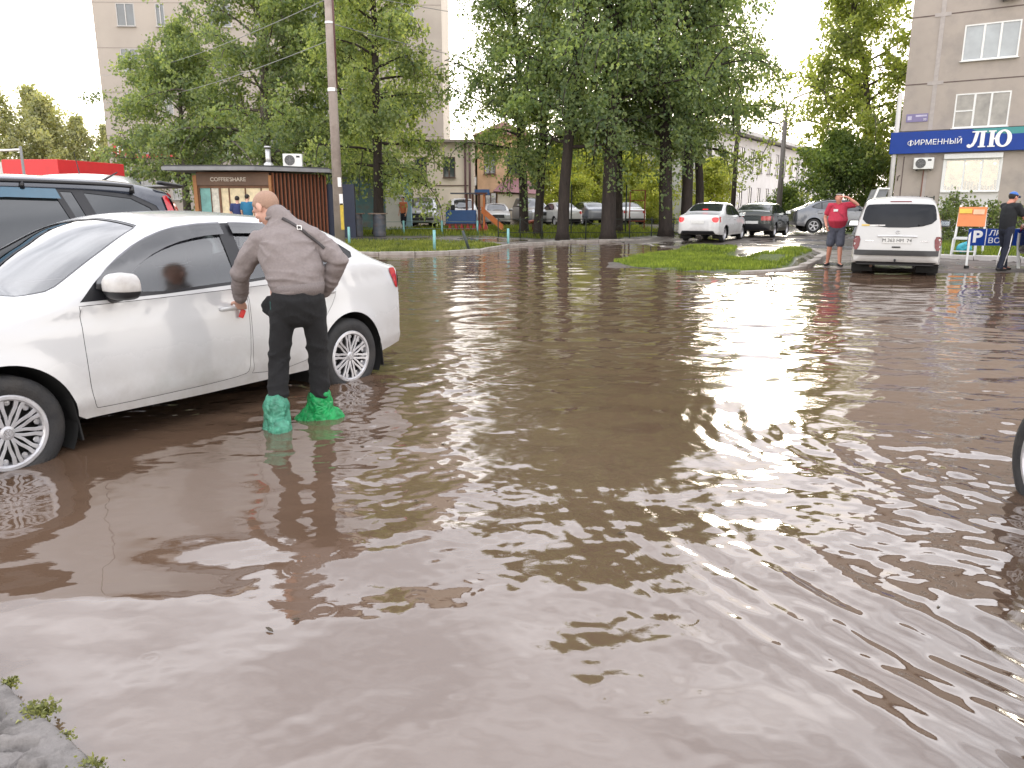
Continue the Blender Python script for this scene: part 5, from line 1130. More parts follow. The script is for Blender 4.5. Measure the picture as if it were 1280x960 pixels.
nf = empty('board_fence', (-7.75, 33.2, .1), -.12, 'dark navy sheet fence beside the kiosk', 'fence'); m = MB(); m.box((.55, 0, 1.12), (1.25, .05, 2.2)).build('sheet', M('navy_sheet', (.022, .028, .05), .55, .2, .1, 3), nf)
m = MB()
for x in (-.05, 1.15): m.box((x, .06, 1.1), (.07, .07, 2.2))
m.build('post', CARM['black'], nf)

# teal garage, cream house, orange house
G_ = wall_frame('garage', -10.2, 42.5, 0, 'faded teal garage behind the poplar and the barrels', 'garage', z0=.1)
TEALW = M('faded_teal_metal', (.12, .21, .24), .75, 0, .15, 1.5, .2, 20, stain=(.20, .13, .09), ss=.9, stain_amt=.7)
MB().box((1.8, 2.5, 1.5), (3.6, 5, 3.0)).build('wall', TEALW, G_); MB().box((1.8, 2.4, 3.06), (3.9, 5.3, .14)).build('roof', M('roof_felt', (.06, .06, .06)), G_); MB().box((1.8, -.03, 1.25), (2.5, .05, 2.4)).build('gate', M('teal_gate', (.10, .19, .21), .7, .1, .15, 2, stain=(.22, .12, .07), ss=1.4), G_)
MB().box((4.0, 1.0, 1.5), (.9, 4, 3.1)).build('side_wall', WHITEW, G_); MB().box((4.6, .1, 1.6), (.35, .35, 3.2)).build('pillar', M('light_blue_paint', (.25, .40, .48), .7, 0, .1, 3), G_)
H1 = wall_frame('cream_house', -8.1, 52, 0, 'cream plastered house behind the silver SUV', 'house', z0=.15); CREAM = M('cream_plaster', (.78, .67, .54), .9, 0, .08, 1, .2, 30, stain=(.68, .56, .44), ss=.7)
ow = [(1.75, 3.1, .8, 1.3), (3.6, 3.1, .8, 1.3)]
wall_with_openings(H1, 5.6, -.2, 5.3, ow, CREAM); MB().box((2.8, 4.35, 2.55), (5.6, 8.1, 5.5)).build('wall', CREAM, H1); MB().box((2.8, 4, 5.38), (5.9, 8.8, .16)).build('roof', M('pale_roof_sheet', (.30, .25, .21), .7), H1)
for t in ow: window(H1, *t, mull=(.5,), frame=M('brown_window_frame', (.13, .08, .06), .7))
MB().box((4.05, -.02, 2.6), (2.4, .04, .06)).build('ledge', M('brown_window_frame', (.13, .08, .06)), H1)
for x in (5.05, 5.35): MB().tube([(x, -.1, -.1), (x, -.1, 5.2)], .07, 10).build('downpipe', M('maroon_pipe', (.11, .05, .05), .6), H1, True)
H2 = wall_frame('orange_house', -2.35, 54, 0, 'orange plastered house above the parked cars', 'house', z0=.15); ORN = M('orange_plaster', (.80, .54, .34), .9, 0, .08, 1, .2, 30, stain=(.44, .27, .17), ss=.8)
ow = [(.45, 3.4, .8, 1.35), (2.0, 3.4, .8, 1.35), (.5, .9, .8, 1.3)]
wall_with_openings(H2, 3.5, -.2, 5.9, ow, ORN); MB().box((1.75, 4.35, 2.85), (3.5, 8.1, 6.1)).build('wall', ORN, H2)
for t in ow: window(H2, *t, mull=(.5,), frame=M('brown_window_frame', (.13, .08, .06)))
MB().add([(-.3, -.4, 5.9), (3.8, -.4, 5.9), (3.8, 8.6, 5.9), (-.3, 8.6, 5.9), (1.75, 2, 7.0), (1.75, 6.2, 7.0)], [(0, 1, 4), (1, 2, 5, 4), (2, 3, 5), (3, 0, 4, 5), (3, 2, 1, 0)]).build('roof', M('rust_roof', (.18, .075, .06), .7, 0, .15, 3), H2)
MB().add([(1.1, -1.8, 2.25), (4.4, -1.8, 2.05), (3.4, 0, 3.1), (1.9, 0, 3.1), (1.1, 0, 2.25), (4.4, 0, 2.05)], [(0, 1, 2, 3), (0, 3, 4), (1, 5, 2), (0, 4, 5, 1)]).build('porch_roof', M('mauve_roof', (.26, .13, .14), .7, 0, .12, 4), H2)
MB().box((2.7, -.8, 1.0), (2.6, 1.5, 2.1)).build('porch', CREAM, H2); MB().box((-.1, -1.2, 2.2), (1.9, .1, .35)).build('blue_board', M('blue_board_paint', (.04, .12, .3), .5), H2); MB().box((-.3, -1.1, 2.9), (.55, .08, .55)).build('white_board', WHT, H2)
# long white house, right
W_ = wall_frame('long_white_house', 14.6, 58.5, math.degrees(math.atan2(41.5, 26.5)), 'long white two-storey house with rows of narrow windows receding behind the lamp post', 'house', z0=.2)
ow = []
for k in range(17):
    x = 1.5+k*2.75; ow += [(x, 1.05, 1.15, 1.75), (x, 4.05, 1.15, 1.85)]
wall_with_openings(W_, 49.3, -.3, 6.6, ow, M('white_limewash', (.76, .73, .71), .9, 0, .05, .8, .15, 25, stain=(.62, .58, .56), ss=.6, stain_amt=.5)); MB().box((24.6, 6.35, 3.1), (49.3, 12.1, 6.9)).build('wall', WHITEW, W_)
for t in ow: window(W_, *t, mull=(.5,), frame=M('grey_pink_frame', (.34, .31, .31), .7), glass=M('dim_glass', (.13, .13, .135), .1, 0, .3, 1, coat=.4))
MB().box((24.6, 5.9, 6.85), (50.3, 13.6, .28)).build('cornice', WHITEW, W_); MB().add([(-.6, -.9, 7.0), (50, -.9, 7.0), (50, 12.8, 7.0), (-.6, 12.8, 7.0), (4, 6, 8.3), (45, 6, 8.3)], [(0, 1, 5, 4), (1, 2, 5), (2, 3, 4, 5), (3, 0, 4), (3, 2, 1, 0)]).build('roof', M('grey_sheet_roof', (.25, .25, .25), .5, .2, .1, 2), W_)
# ------------------------------------------------------------------ trees and plants
def leaves_mesh(P, size, rs, down=.35, flat=.0):
    """one rhombic leaf per point"""
    n = len(P); a = rs.normal(size=(n, 3)); a[:, 2] -= down*2; a /= np.linalg.norm(a, axis=1, keepdims=True)
    q = rs.normal(size=(n, 3)); q[:, 2] *= (1-flat); b = np.cross(a, q); b /= np.linalg.norm(b, axis=1, keepdims=True)+1e-9
    L = size*rs.uniform(.65, 1.35, (n, 1)); Wd = L*.36
    c = np.cross(a, b)*L*.10
    V = np.stack([P-a*L*.5, P+b*Wd+c-a*L*.05, P+a*L*.5, P-b*Wd+c-a*L*.05], 1).reshape(-1, 3)
    return V, np.arange(4*n).reshape(-1, 4)
def grow(seed, H, r0, first, spread, nl, nleaf, size, droop=.5, elev=(25, 65), shape=.35, sway=.4, hang=.4, clump=.20):
    """trunk with tapering limbs; leaves sit in clumps along the twigs of every limb, leaving gaps between them"""
    rs = np.random.RandomState(seed); mb = MB(); tp = []
    wob = rs.normal(size=(8, 2))*sway
    ks = np.linspace(0, 1, 8); tx = np.cumsum(wob*.35, 0)*ks[:, None]
    for k, t in enumerate(ks): tp.append(Vector((tx[k, 0], tx[k, 1], H*.93*t)))
    rad = [r0*(1.35 if k == 0 else (1-t)**.8*.96+.05) for k, t in enumerate(ks)]
    tp.insert(1, tp[0].lerp(tp[1], .18)); rad.insert(1, r0*1.02)
    mb.tube(tp, rad, 12, True)
    P = []; W_ = []
    for i in range(nl):
        t = (i+rs.uniform(.1, .9))/nl; h = first+(H*.94-first)*t; k = h/(H*.93)*7; k0 = min(6, int(k)); base = Vector((tx[k0, 0], tx[k0, 1], 0)).lerp(Vector((tx[k0+1, 0], tx[k0+1, 1], 0)), k-k0); base.z = h
        prof = (math.sin(PI*min(1, (t*.86+.14))**shape)**.75) if t < .98 else .2
        L = spread*max(.22, prof)*rs.uniform(.7, 1.15); az = i*2.399963+rs.uniform(-.5, .5); el = math.radians(elev[0]+(elev[1]-elev[0])*t+rs.uniform(-9, 9))
        d = Vector((math.cos(az)*math.cos(el), math.sin(az)*math.cos(el), math.sin(el))); pts = [base]; v = d.copy(); n = 6
        for q in range(n):
            v = (v+Vector(rs.normal(size=3)*.10)+Vector((0, 0, -droop*.22*(q/n)**1.3*(1-t*.4)))).normalized(); pts.append(pts[-1]+v*L/n)
        br = max(.02, r0*.34*(1-t*.72)); mb.tube(pts, [br*(1-q/n*.85) for q in range(n+1)], 6, False)
        for sb in range(5+int(4*L/spread)):
            a = .25+.75*(sb+rs.uniform())/(5+int(4*L/spread)); q = min(n-1, int(a*n)); p0 = pts[q].lerp(pts[q+1], a*n-q)
            dv = (v+Vector(rs.normal(size=3)*.9)).normalized(); sl = L*rs.uniform(.18, .42); sp = [p0]; w = dv.copy()
            for j in range(4):
                w = (w+Vector((0, 0, -droop*.30))+Vector(rs.normal(size=3)*.12)).normalized(); sp.append(sp[-1]+w*sl/4)
            if rs.uniform() < hang:
                for j in range(3): w = (w+Vector((0, 0, -.75))).normalized(); sp.append(sp[-1]+w*sl/4)
            if sb % 2 == 0: mb.tube(sp, [br*.3*(1-j/len(sp)*.8)+.006 for j in range(len(sp))], 4, False)
            A = np.array([tuple(p) for p in sp]); m = 46
            u = rs.uniform(.1, len(sp)-1.001, m); j = u.astype(int); f = (u-j)[:, None]
            P.append(A[j]*(1-f)+A[j+1]*f+rs.normal(size=(m, 3))*clump*np.array([1, 1, .8]))
    P = np.vstack(P); P = P[rs.permutation(len(P))]
    if nleaf > len(P): P = np.vstack([P]+[P+rs.normal(size=P.shape)*clump*.6 for _ in range(int(nleaf/len(P)))])
    V, F = leaves_mesh(P[:nleaf], size, rs, .4)
    return mb, V, F
def make_tree(name, label, cat, loc, rz, mesh, bark, leaf, group=None, scale=1.):
    mb, V, F = mesh; r = empty(name, loc, rz, label, cat, group); r.scale = (scale,)*3 if not isinstance(scale, tuple) else scale
    mb.build('trunk', bark, r, True); fast_mesh('crown', V, F, leaf, r); return r
BARK = bark_mat('dark_bark', (.030, .022, .018)); BARKG = bark_mat('grey_bark', (.10, .085, .07))
L_POP = leaf_mat('poplar_leaf', (.12, .19, .115), (.29, .365, .19), .57); L_POP2 = leaf_mat('poplar_leaf_lighter', (.145, .215, .115), (.36, .42, .205), .58); L_LEFT = leaf_mat('maple_leaf', (.14, .21, .13), (.33, .395, .215), .57)
L_YEL = leaf_mat('sunlit_leaf', (.19, .26, .09), (.46, .52, .20), .55); L_LIL = leaf_mat('lilac_leaf', (.08, .14, .05), (.22, .29, .09), .45); L_FAR = leaf_mat('haze_pale_far_leaf', (.30, .34, .23), (.50, .50, .33), .45); L_HEDGE = leaf_mat('sun_bright_hedge_leaf', (.28, .35, .08), (.58, .60, .18), .52, .35)  # far leaves are coloured paler to paint haze, hedge leaves brighter to paint sunlight
TR = dict(a=grow(1, 17.5, .26, 3.6, 3.9, 44, 27000, .15, .75, (8, 62), .55, .7, .55), b=grow(2, 16.8, .22, 3.9, 3.4, 40, 20000, .15, .8, (10, 66), .5, .75, .6), c=grow(3, 18.2, .31, 4.2, 4.0, 46, 29000, .15, .7, (12, 60), .55, .85, .5))
GT = 'old poplars behind the flooded road'
for i, (u, y, k, rz, sc, lf, lab) in enumerate(((703, 33.3, 'a', .4, 1., L_POP, 'poplar with a straight dark trunk, second of the front trunks from the playground'), (760, 33.0, 'c', 2.1, 1., L_POP, 'stoutest poplar in the middle of the row, trunk forking high up'), (672, 36.2, 'b', 4.0, .96, L_POP2, 'slender poplar whose trunk stands left beside the straight dark one'),
        (655, 38.0, 'a', 5.2, .9, L_POP, 'thin poplar nearest to the orange playground slide'), (773, 38.0, 'b', 1.2, 1., L_POP2, 'poplar half hidden behind the stoutest trunk'), (832, 34.2, 'c', 3.6, .97, L_POP2, 'poplar left of the pair beside the small white sedan'), (857, 35.3, 'a', 2.7, 1., L_POP2, 'poplar standing right behind the small white sedan'), (874, 38.5, 'b', 5.9, .98, L_POP2, 'thin rear poplar between the white sedan and the dark hatchback'))):
    x = (u-640)/961*(y*.974+.3)
    if i in (0, 1, 2): TR[k+'o'] = make_tree('poplar_tree', lab, 'tree', (x, y, gzf(x, y)-.05), rz, TR[k], BARK, lf, GT, sc)
    else:
        o = copy_tree(TR[k+'o']); o['label'] = lab; o.location = (x, y, gzf(x, y)-.05); o.rotation_euler.z = rz; o.scale = (sc,)*3
t5 = grow(5, 16.5, .24, 2.5, 3.1, 52, 42000, .145, .9, (0, 62), .5, .35, .7)
make_tree('street_tree', 'dark leafy tree with low drooping twigs beside the two barrels', 'tree', (-6.05, 35.6, .2), .3, t5, BARK, L_POP2)
t6 = grow(6, 17.0, .30, 2.4, 5.4, 56, 52000, .17, .6, (5, 68), .6, .7, .35)
make_tree('broad_tree', 'broad pale green tree spreading over the kiosk roof', 'tree', (-12.4, 41, .2), 1.0, t6, BARKG, L_LEFT)
make_tree('street_tree', 'tall tree filling the gap between the kiosk tree and the drooping tree', 'tree', (-9.3, 43.5, .2), 2.6, grow(25, 17.5, .26, 3.0, 3.6, 50, 34000, .17, .8, (5, 62), .5, .5, .5), BARK, L_LEFT)
t7 = grow(7, 10.4, .22, 2.6, 4.3, 44, 36000, .16, .6, (5, 60), .6, .6, .3)
make_tree('broad_tree', 'lower bushy tree with feathery tips in front of the tall cream block', 'tree', (-17.7, 43, .2), 2.2, t7, BARKG, L_LEFT)
t8 = grow(8, 16.5, .27, 3.0, 4.6, 50, 34000, .19, .8, (10, 62), .55, .9, .5)
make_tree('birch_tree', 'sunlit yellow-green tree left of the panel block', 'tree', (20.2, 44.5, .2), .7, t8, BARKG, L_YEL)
t9 = grow(9, 4.6, .10, .25, 2.3, 34, 15000, .15, .5, (10, 70), .8, .3, .2, .22)
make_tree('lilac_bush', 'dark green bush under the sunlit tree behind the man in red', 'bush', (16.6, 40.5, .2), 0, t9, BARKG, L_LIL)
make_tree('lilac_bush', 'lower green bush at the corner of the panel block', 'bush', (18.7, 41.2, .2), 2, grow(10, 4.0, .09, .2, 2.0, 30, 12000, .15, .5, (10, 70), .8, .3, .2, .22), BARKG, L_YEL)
make_tree('lilac_bush', 'small round bush in front of the long white house', 'bush', (17.3, 50, .3), 1, grow(12, 2.0, .05, .1, 1.5, 22, 6000, .14, .5, (10, 60), .9, .2, .1, .22), BARKG, L_LIL)
hm = grow(14, 5.2, .10, .15, 2.7, 30, 9000, .24, .5, (10, 70), .8, .3, .2, .3); h0 = None
for i, (x, y, sc, lab) in enumerate(((2.0, 56.5, .85, 0), (.3, 66, .95, 0), (3.4, 60, 1.05, 0), (6.2, 63, 1.1, 0), (8.8, 60, .95, 0), (11.6, 62, 1.05, 0), (14.0, 56, .8, 0), (5.0, 57, .6, 0), (9.9, 55, .6, 0))):
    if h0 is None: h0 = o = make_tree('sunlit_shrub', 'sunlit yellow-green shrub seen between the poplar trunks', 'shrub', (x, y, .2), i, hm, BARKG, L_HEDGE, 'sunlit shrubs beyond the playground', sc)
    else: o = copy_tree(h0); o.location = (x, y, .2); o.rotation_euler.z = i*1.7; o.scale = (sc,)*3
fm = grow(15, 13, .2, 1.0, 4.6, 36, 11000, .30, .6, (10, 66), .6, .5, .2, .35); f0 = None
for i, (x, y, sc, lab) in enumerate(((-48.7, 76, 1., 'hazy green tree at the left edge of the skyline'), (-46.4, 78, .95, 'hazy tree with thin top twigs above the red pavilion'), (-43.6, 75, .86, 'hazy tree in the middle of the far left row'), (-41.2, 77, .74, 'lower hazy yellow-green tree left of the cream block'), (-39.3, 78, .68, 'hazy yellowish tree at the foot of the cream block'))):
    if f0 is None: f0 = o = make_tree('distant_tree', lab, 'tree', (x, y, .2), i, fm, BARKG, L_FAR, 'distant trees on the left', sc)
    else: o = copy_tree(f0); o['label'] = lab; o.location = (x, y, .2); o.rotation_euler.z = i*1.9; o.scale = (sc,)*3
# leafy plants along the panel block
pm = None
L_PL = leaf_mat('tall_weed_leaf', (.09, .14, .05), (.22, .27, .11), .45)
for i, (u, y, sc, lab) in enumerate(((1172, 25.8, .85, 'leafy plant left of the orange board'), (1184, 28.5, 1.15, 'tallest leafy plant, behind the orange board'), (1200, 26, .8, 'leafy plant right behind the orange board'), (1216, 25.5, .95, 'leafy plant above the left end of the parking sign'), (1232, 26.0, .95, 'leafy plant above the middle of the parking sign'), (1248, 25.2, .9, 'leafy plant behind the man in the blue cap'), (1268, 24.2, .85, 'leafy plant right of the man in the blue cap'))):
    x = (u-640)/961*(y*.974+.3)
    if pm is None:
        mesh = grow(21, 1.30, .02, .05, .62, 18, 620, .10, .3, (30, 70), .9, .1, .1, .13); pm = o = make_tree('leafy_plant', lab, 'plant', (x, y, gzf(x, y)-.03), i, mesh, BARKG, L_PL, 'plants along the panel block', sc)
    else: o = copy_tree(pm); o['label'] = lab; o.location = (x, y, gzf(x, y)-.03); o.rotation_euler.z = i*1.3; o.scale = (sc,)*3

# ------------------------------------------------------------------ street furniture
CONC = M('old_concrete', (.30, .27, .25), .9, 0, .15, 2.5, .4, 40, stain=(.15, .13, .12), ss=2.5, stain_amt=.6)
pz = gzf(-5.72, 26)
lp = empty('utility_pole', (-5.72, 26, pz), 0, 'concrete utility pole rising behind the man at the white car', 'pole')
MB().tube([(0, 0, -.2), (0, 0, 5), (0, 0, 9.4)], [.17, .14, .105], 14).build('shaft', M('pole_concrete', (.30, .255, .225), .9, 0, .14, 2.2, .3, 30, stain=(.17, .13, .11), ss=1.6, stain_amt=.7), lp, True)
MB().box((.10, -.13, 1.55), (.17, .02, .35)).box((.09, -.135, 2.1), (.14, .02, .3)).build('paper_notice', WHT, lp); MB().box((.13, -.10, 1.0), (.10, .08, .85)).build('yellow_band', M('yellow_paint', (.5, .36, .04), .6, 0, .2, 8), lp)
MB().lathe([(.145, 4.9), (.155, 4.9), (.155, 5.0), (.145, 5.0)], 14, 'Z').build('clamp', CARM['chrome'], lp)
MB().lathe([(.13, 6.9), (.14, 6.9), (.14, 6.96), (.13, 6.96)], 14, 'Z').build('clamp', CARM['chrome'], lp)
MB().tube([(.13, 0, 5.0), (.13, 0, 9.2)], .04, 8).build('riser_pipe', M('maroon_pipe', (.11, .05, .05), .6), lp, True)
WIRE = M('wire', (.25, .25, .25), .6)
def wire(a, b, sag, label, r=.012, mat=WIRE):
    a, b = Vector(a), Vector(b); pts = [a.lerp(b, t)-Vector((0, 0, sag*4*t*(1-t))) for t in np.linspace(0, 1, 24)]
    return tag(MB().tube(pts, r, 5).build('overhead_wire', mat, None, True), label, 'wire', 'overhead wires')
wire((-5.8, 26, pz+7.6), (-29, 57.6, 10.4), .5, 'upper overhead wire running left from the utility pole to the cream block'); wire((-5.8, 26, pz+6.4), (-29, 57.6, 8.6), .5, 'lower overhead wire running left from the utility pole to the cream block')
wire((-5.6, 26, pz+7.9), (4.8, 54, 13.0), .3, 'upper overhead wire running right from the utility pole into the poplars'); wire((-5.6, 26, pz+6.9), (3, 54, 10.2), .3, 'lower overhead wire running right from the utility pole into the poplars')
wire((-13.2, 18, 2.95), (-11.15, 18.2, 2.68), .12, 'thick white cable sagging in front of the distant trees at the left edge', .028, WHT)
tag(MB().tube([(-11.15, 18.2, -.1), (-11.15, 18.2, 2.75)], .03, 8).build('cable_post', M('grey_post', (.2, .2, .2), .7), None, True), 'thin grey post holding the end of the white cable', 'post')
tag(MB().tube([(-13.25, 18, -.1), (-13.25, 18, 3.05)], .03, 8).build('cable_post', MATS['grey_post'], None, True), 'thin post left of the frame carrying the white cable', 'post')
sl_ = empty('street_lamp', (15.15, 44.8, gzf(15, 44.8)), 0, 'street lamp with a curved arm in front of the long white house', 'street lamp')
LM = M('lamp_post_grey', (.20, .18, .17), .7, 0, .15, 3)
MB().tube([(0, 0, 0), (0, 0, 3), (0, 0, 5.9)], [.17, .14, .115], 12).build('post', LM, sl_, True); MB().tube([(0, 0, 5.8), (.05, 0, 6.6), (.35, 0, 7.0), (.9, 0, 7.25), (1.55, 0, 7.42)], [.05, .045, .04, .04, .04], 8).build('arm', LM, sl_, True)
MB().tube([(1.5, 0, 7.40), (1.7, 0, 7.46), (2.05, 0, 7.52)], [(.05, .07), (.09, .16), (.05, .10)], 12, True, True, (0, 0, 1)).build('lamp_head', M('lamp_head_grey', (.35, .35, .35), .5), sl_, True)
MB().tube([(0, 0, 5.45), (-.45, 0, 5.75)], .03, 6).tube([(-.4, 0, 5.72), (-.9, 0, 5.82)], [(.05, .10), (.06, .12)], 10, True, True, (0, 0, 1)).build('lamp_head', MATS['lamp_head_grey'], sl_, True)
tag(MB().tube([(14.0, 50, -.1), (14.0, 50, 7.5)], [.16, .12], 10).build('wooden_pole', M('dark_wood_pole', (.05, .038, .03), .9, 0, .2, 3), None, True), 'dark wooden pole left of the street lamp', 'pole')
# barrels
BAR = M('grey_barrel', (.07, .08, .095), .7, .1, .2, 5, stain=(.13, .08, .05), ss=4)
for x, lab in ((-6.78, 'dark ribbed barrel with a board lid nearer the utility pole'), (-5.78, 'dark ribbed barrel with a board lid in front of the drooping tree')):
    o = empty('barrel', (x, 34.2, gzf(x, 34.2)), 0, lab, 'barrel', 'barrels on the verge'); pr = []
    for z in np.linspace(0, .95, 24): pr.append((.27+.012*(abs((z*3.2) % 1-.5) < .14), z))
    MB().lathe([(.0, 0)]+pr+[(0, .95)], 24, 'Z').build('drum', BAR, o, True); MB().box((-.05, 0, .975), (.78, .5, .05)).build('lid_board', M('weathered_board', (.16, .12, .09), .9, 0, .2, 6), o)
# low fences
CY = M('cyan_post_paint', (.20, .42, .42), .7, 0, .12, 10)
def rail_fence(label, posts, h, mat, rail=True, tilt=None):
    r = empty('rail_fence', (posts[0][0], posts[0][1], gzf(*posts[0])), 0, label, 'fence'); x0, y0, z0 = r.location; P_ = []
    for i, (x, y) in enumerate(posts):
        b = Vector((x-x0, y-y0, gzf(x, y)-z0-.05)); tp = b+Vector((.18 if tilt == i else 0, 0, h+.05)); tp = tp if tilt != i else b+Vector((-.2, 0, h)); P_.append((b, tp)); MB().tube([b, tp], .045, 8).build('post', mat if tilt != i else M('dark_post', (.05, .06, .06), .7), r, True)
    if rail:
        m = MB()
        for (b, t), (b2, t2) in zip(P_, P_[1:]):
            for q in (.92, .45): m.tube([b.lerp(t, q), b2.lerp(t2, q)], .012, 5)
        m.build('rail', M('thin_rail', (.16, .22, .21), .7), r, True)
    return r
rail_fence('low fence of pale cyan posts along the flooded verge', [(-5.75, 27.6), (-2.42, 24.0+.35), (-1.40, 25.4), (-.14, 28.6)], .62, CY, False, 2)
rail_fence('rear fence of pale cyan posts and thin rails beside the playground', [(-8.6, 35.6), (-6.9, 35.9), (-5.0, 36.2), (-3.25, 36.4), (-1.6, 36.3)], .62, CY)
lf = empty('lattice_fence', (-.6, 34.2, gzf(-.6, 34.2)), 0, 'low dark metal fence with crossed bars under the poplars', 'fence'); DK = M('dark_fence_paint', (.03, .035, .03), .7); m = MB()
n = 9; Lf = 8.6
for i in range(n):
    a, b = Lf*i/n, Lf*(i+1)/n; m.tube([(a, 0, .78), (b, 0, .78)], .018, 5).tube([(a, 0, .2), (b, 0, .2)], .016, 5).tube([(a, 0, .2), (b, 0, .78)], .010, 4).tube([(a, 0, .78), (b, 0, .2)], .010, 4)
m.build('lattice', DK, lf, True)
for i in range(n+1): MB().tube([(Lf*i/n, 0, -.1), (Lf*i/n, 0, .88)], .026, 6).build('post', DK, lf, True)
GN = 'tall thin posts of the sports court'
for x, y, lab in ((1.35, 36.5, 'thin dark court post left of the straight poplar'), (2.75, 36.5, 'thin dark court post right of the straight poplar'), (5.35, 37, 'thin dark court post right of the stoutest poplar')): tag(MB().tube([(x, y, 0), (x, y, 2.4)], .035, 6).build('court_post', DK, None, True), lab, 'post', GN)
cf = empty('climbing_frame', (5.9, 39.5, .2), 0, 'thin reddish climbing frame between the poplar trunks', 'climbing frame'); m = MB()
for x in (0, .75): m.tube([(x, 0, 0), (x, 0, 2.0)], .03, 6)
m.build('post', M('rust_red_paint', (.28, .07, .04), .7), cf, True); m = MB()
for z in (.5, 1.0, 1.5, 2.0): m.tube([(0, 0, z), (.75, 0, z)], .022, 6)
m.build('rung', MATS['rust_red_paint'], cf, True)
# playground train
pt = empty('playground_train', (-3.25, 39.6, gzf(-3, 39.6)), 0, 'blue and red playground train with an orange slide', 'playground equipment'); PB = M('play_blue', (.015, .075, .24), .5, 0, .1, 4); PR = M('play_red', (.42, .03, .03), .5, 0, .1, 4); PO = M('play_orange', (.62, .17, .03), .5, 0, .12, 4); PD = M('play_brown', (.13, .05, .035), .7)
m = MB()
for t in np.linspace(0, 1.8, 7): m.add([(t, -.45, .05), (t+.28, -.45, .05), (t+.14, -.45, .42)]+[(t, .45, .05), (t+.28, .45, .05), (t+.14, .45, .42)], [(0, 1, 2), (5, 4, 3), (0, 2, 5, 3), (1, 4, 5, 2)])
m.build('red_base', PR, pt); MB().box((.85, 0, .36), (1.9, .8, .10)).build('floor', PD, pt); MB().box((.70, 0, .74), (1.5, .86, .66)).build('cabin', PB, pt, bevel=.02); MB().tube([(.28, 0, 1.0), (.28, 0, 1.32)], [.10, .13], 10).ball((.02, 0, 1.15), .10, 8).build('chimney', CARM['black'], pt, True)
for x in (.98, 1.28):
    for y in (-.36, .36): MB().box((x, y, 1.35), (.07, .07, 1.0)).build('post', PD, pt)
MB().box((.95, 0, 1.88), (1.5, .95, .06)).build('canopy', M('play_canopy', (.12, .12, .14), .7), pt)
for y in (-.36, .36):
    for x in (1.6, 1.85): MB().box((x, y, 1.0), (.08, .08, 1.7)).build('post', PO if x > 1.7 else PD, pt)
MB().prism([(1.45, -.5), (2.0, -.5), (2.0, .5), (1.45, .5)], 1.84, 1.92).build('tower_roof', PD, pt)
MB().add([(1.72, -.3, 1.0), (1.72, .3, 1.0), (2.75, .3, .12), (2.75, -.3, .12), (2.95, .3, .10), (2.95, -.3, .10), (1.72, -.3, .94), (1.72, .3, .94), (2.75, .3, .06), (2.75, -.3, .06), (2.95, .3, .05), (2.95, -.3, .05)], [(0, 1, 2, 3), (3, 2, 4, 5), (6, 9, 8, 7), (9, 11, 10, 8), (0, 3, 9, 6), (3, 5, 11, 9), (1, 7, 8, 2), (2, 8, 10, 4), (5, 4, 10, 11)]).build('slide', PO, pt)
for y in (-.32, .32): MB().add([(1.72, y, 1.25), (2.8, y, .34), (2.8, y, .10), (1.72, y, .92), (1.72, y+.03, 1.25), (2.8, y+.03, .34), (2.8, y+.03, .10), (1.72, y+.03, .92)], [(0, 1, 2, 3), (7, 6, 5, 4), (0, 4, 5, 1), (1, 5, 6, 2), (2, 6, 7, 3), (3, 7, 4, 0)]).build('slide_side', PO, pt)
sp = empty('spring_seat', (-.3+1.0, 38.9, gzf(.7, 38.9)), 0, 'small red and beige playground seat right of the slide', 'playground equipment'); MB().tube([(0, 0, .5), (.5, 0, .62), (.7, 0, .5)], [(.08, .18)]*3, 8, True, True, (0, 0, 1)).build('seat', M('play_pale_red', (.45, .14, .10), .6), sp, True); MB().tube([(.35, 0, 0), (.35, 0, .5)], .07, 8).build('leg', PD, sp, True)
# right-hand shop front furniture
ob = empty('advert_board', (12.45, 21.3, gzf(12.45, 21.3)), -.62, 'white-framed easel with an orange poster on the lawn edge', 'sign')
for x in (-.36, .36): MB().bar((x, -.05, 0), (x*.82, .12, 1.28), .045).build('leg', FRAME, ob)
MB().box((0, .06, .97), (.66, .035, .52), rot=Matrix.Rotation(-.13, 3, 'X')).build('poster', M('orange_poster', (.70, .22, .07), .5, 0, .10, 3), ob)
MB().box((-.16, .045, 1.12), (.30, .02, .12), rot=Matrix.Rotation(-.13, 3, 'X')).build('poster_patch', M('poster_yellow', (.75, .46, .06), .5), ob); MB().box((.15, .045, 1.10), (.26, .02, .13), rot=Matrix.Rotation(-.13, 3, 'X')).build('poster_patch', M('poster_peach', (.80, .45, .28), .5), ob); MB().bar((-.33, -.02, .42), (.33, -.02, .42), .03).build('crossbar', FRAME, ob)
tf = empty('metal_stand', (12.02, 20.75, gzf(12.0, 20.75)), -.62, 'low white metal stand frame in front of the orange poster easel', 'stand'); m = MB()
for x in (-.27, .27):
    for y in (-.12, .18): MB().bar((x, y, 0), (x*.95, y*.7, .48), .035).build('leg', FRAME, tf)
m = MB()
for y in (-.085, .125): m.bar((-.27, y, .48), (.27, y, .48), .035)
m.bar((-.26, -.085, .48), (-.26, .125, .48), .035); m.bar((.26, -.085, .48), (.26, .125, .48), .035); m.bar((-.28, -.11, .16), (.28, -.11, .16), .03); m.build('frame', FRAME, tf)
b = MB().ball((0, 0, .14), (.20, .13, .15), 16).ball((.1, .05, .2), (.12, .10, .12), 12); o = blob(b, 'plastic_bag', M('turquoise_bag', (.03, .34, .42), .35, 0, .4, 12), None, .02, 2, .03, (9, 9, 9), 5); o.location = (12.2, 21.05, gzf(12.2, 21.05)); tag(o, 'turquoise plastic bag lying on the lawn behind the white stand', 'bag')
pk = empty('parking_sign', (10.52, 18.0, gzf(10.52, 18.0)), -.06, 'low blue parking sign board with white letters on white legs', 'sign')
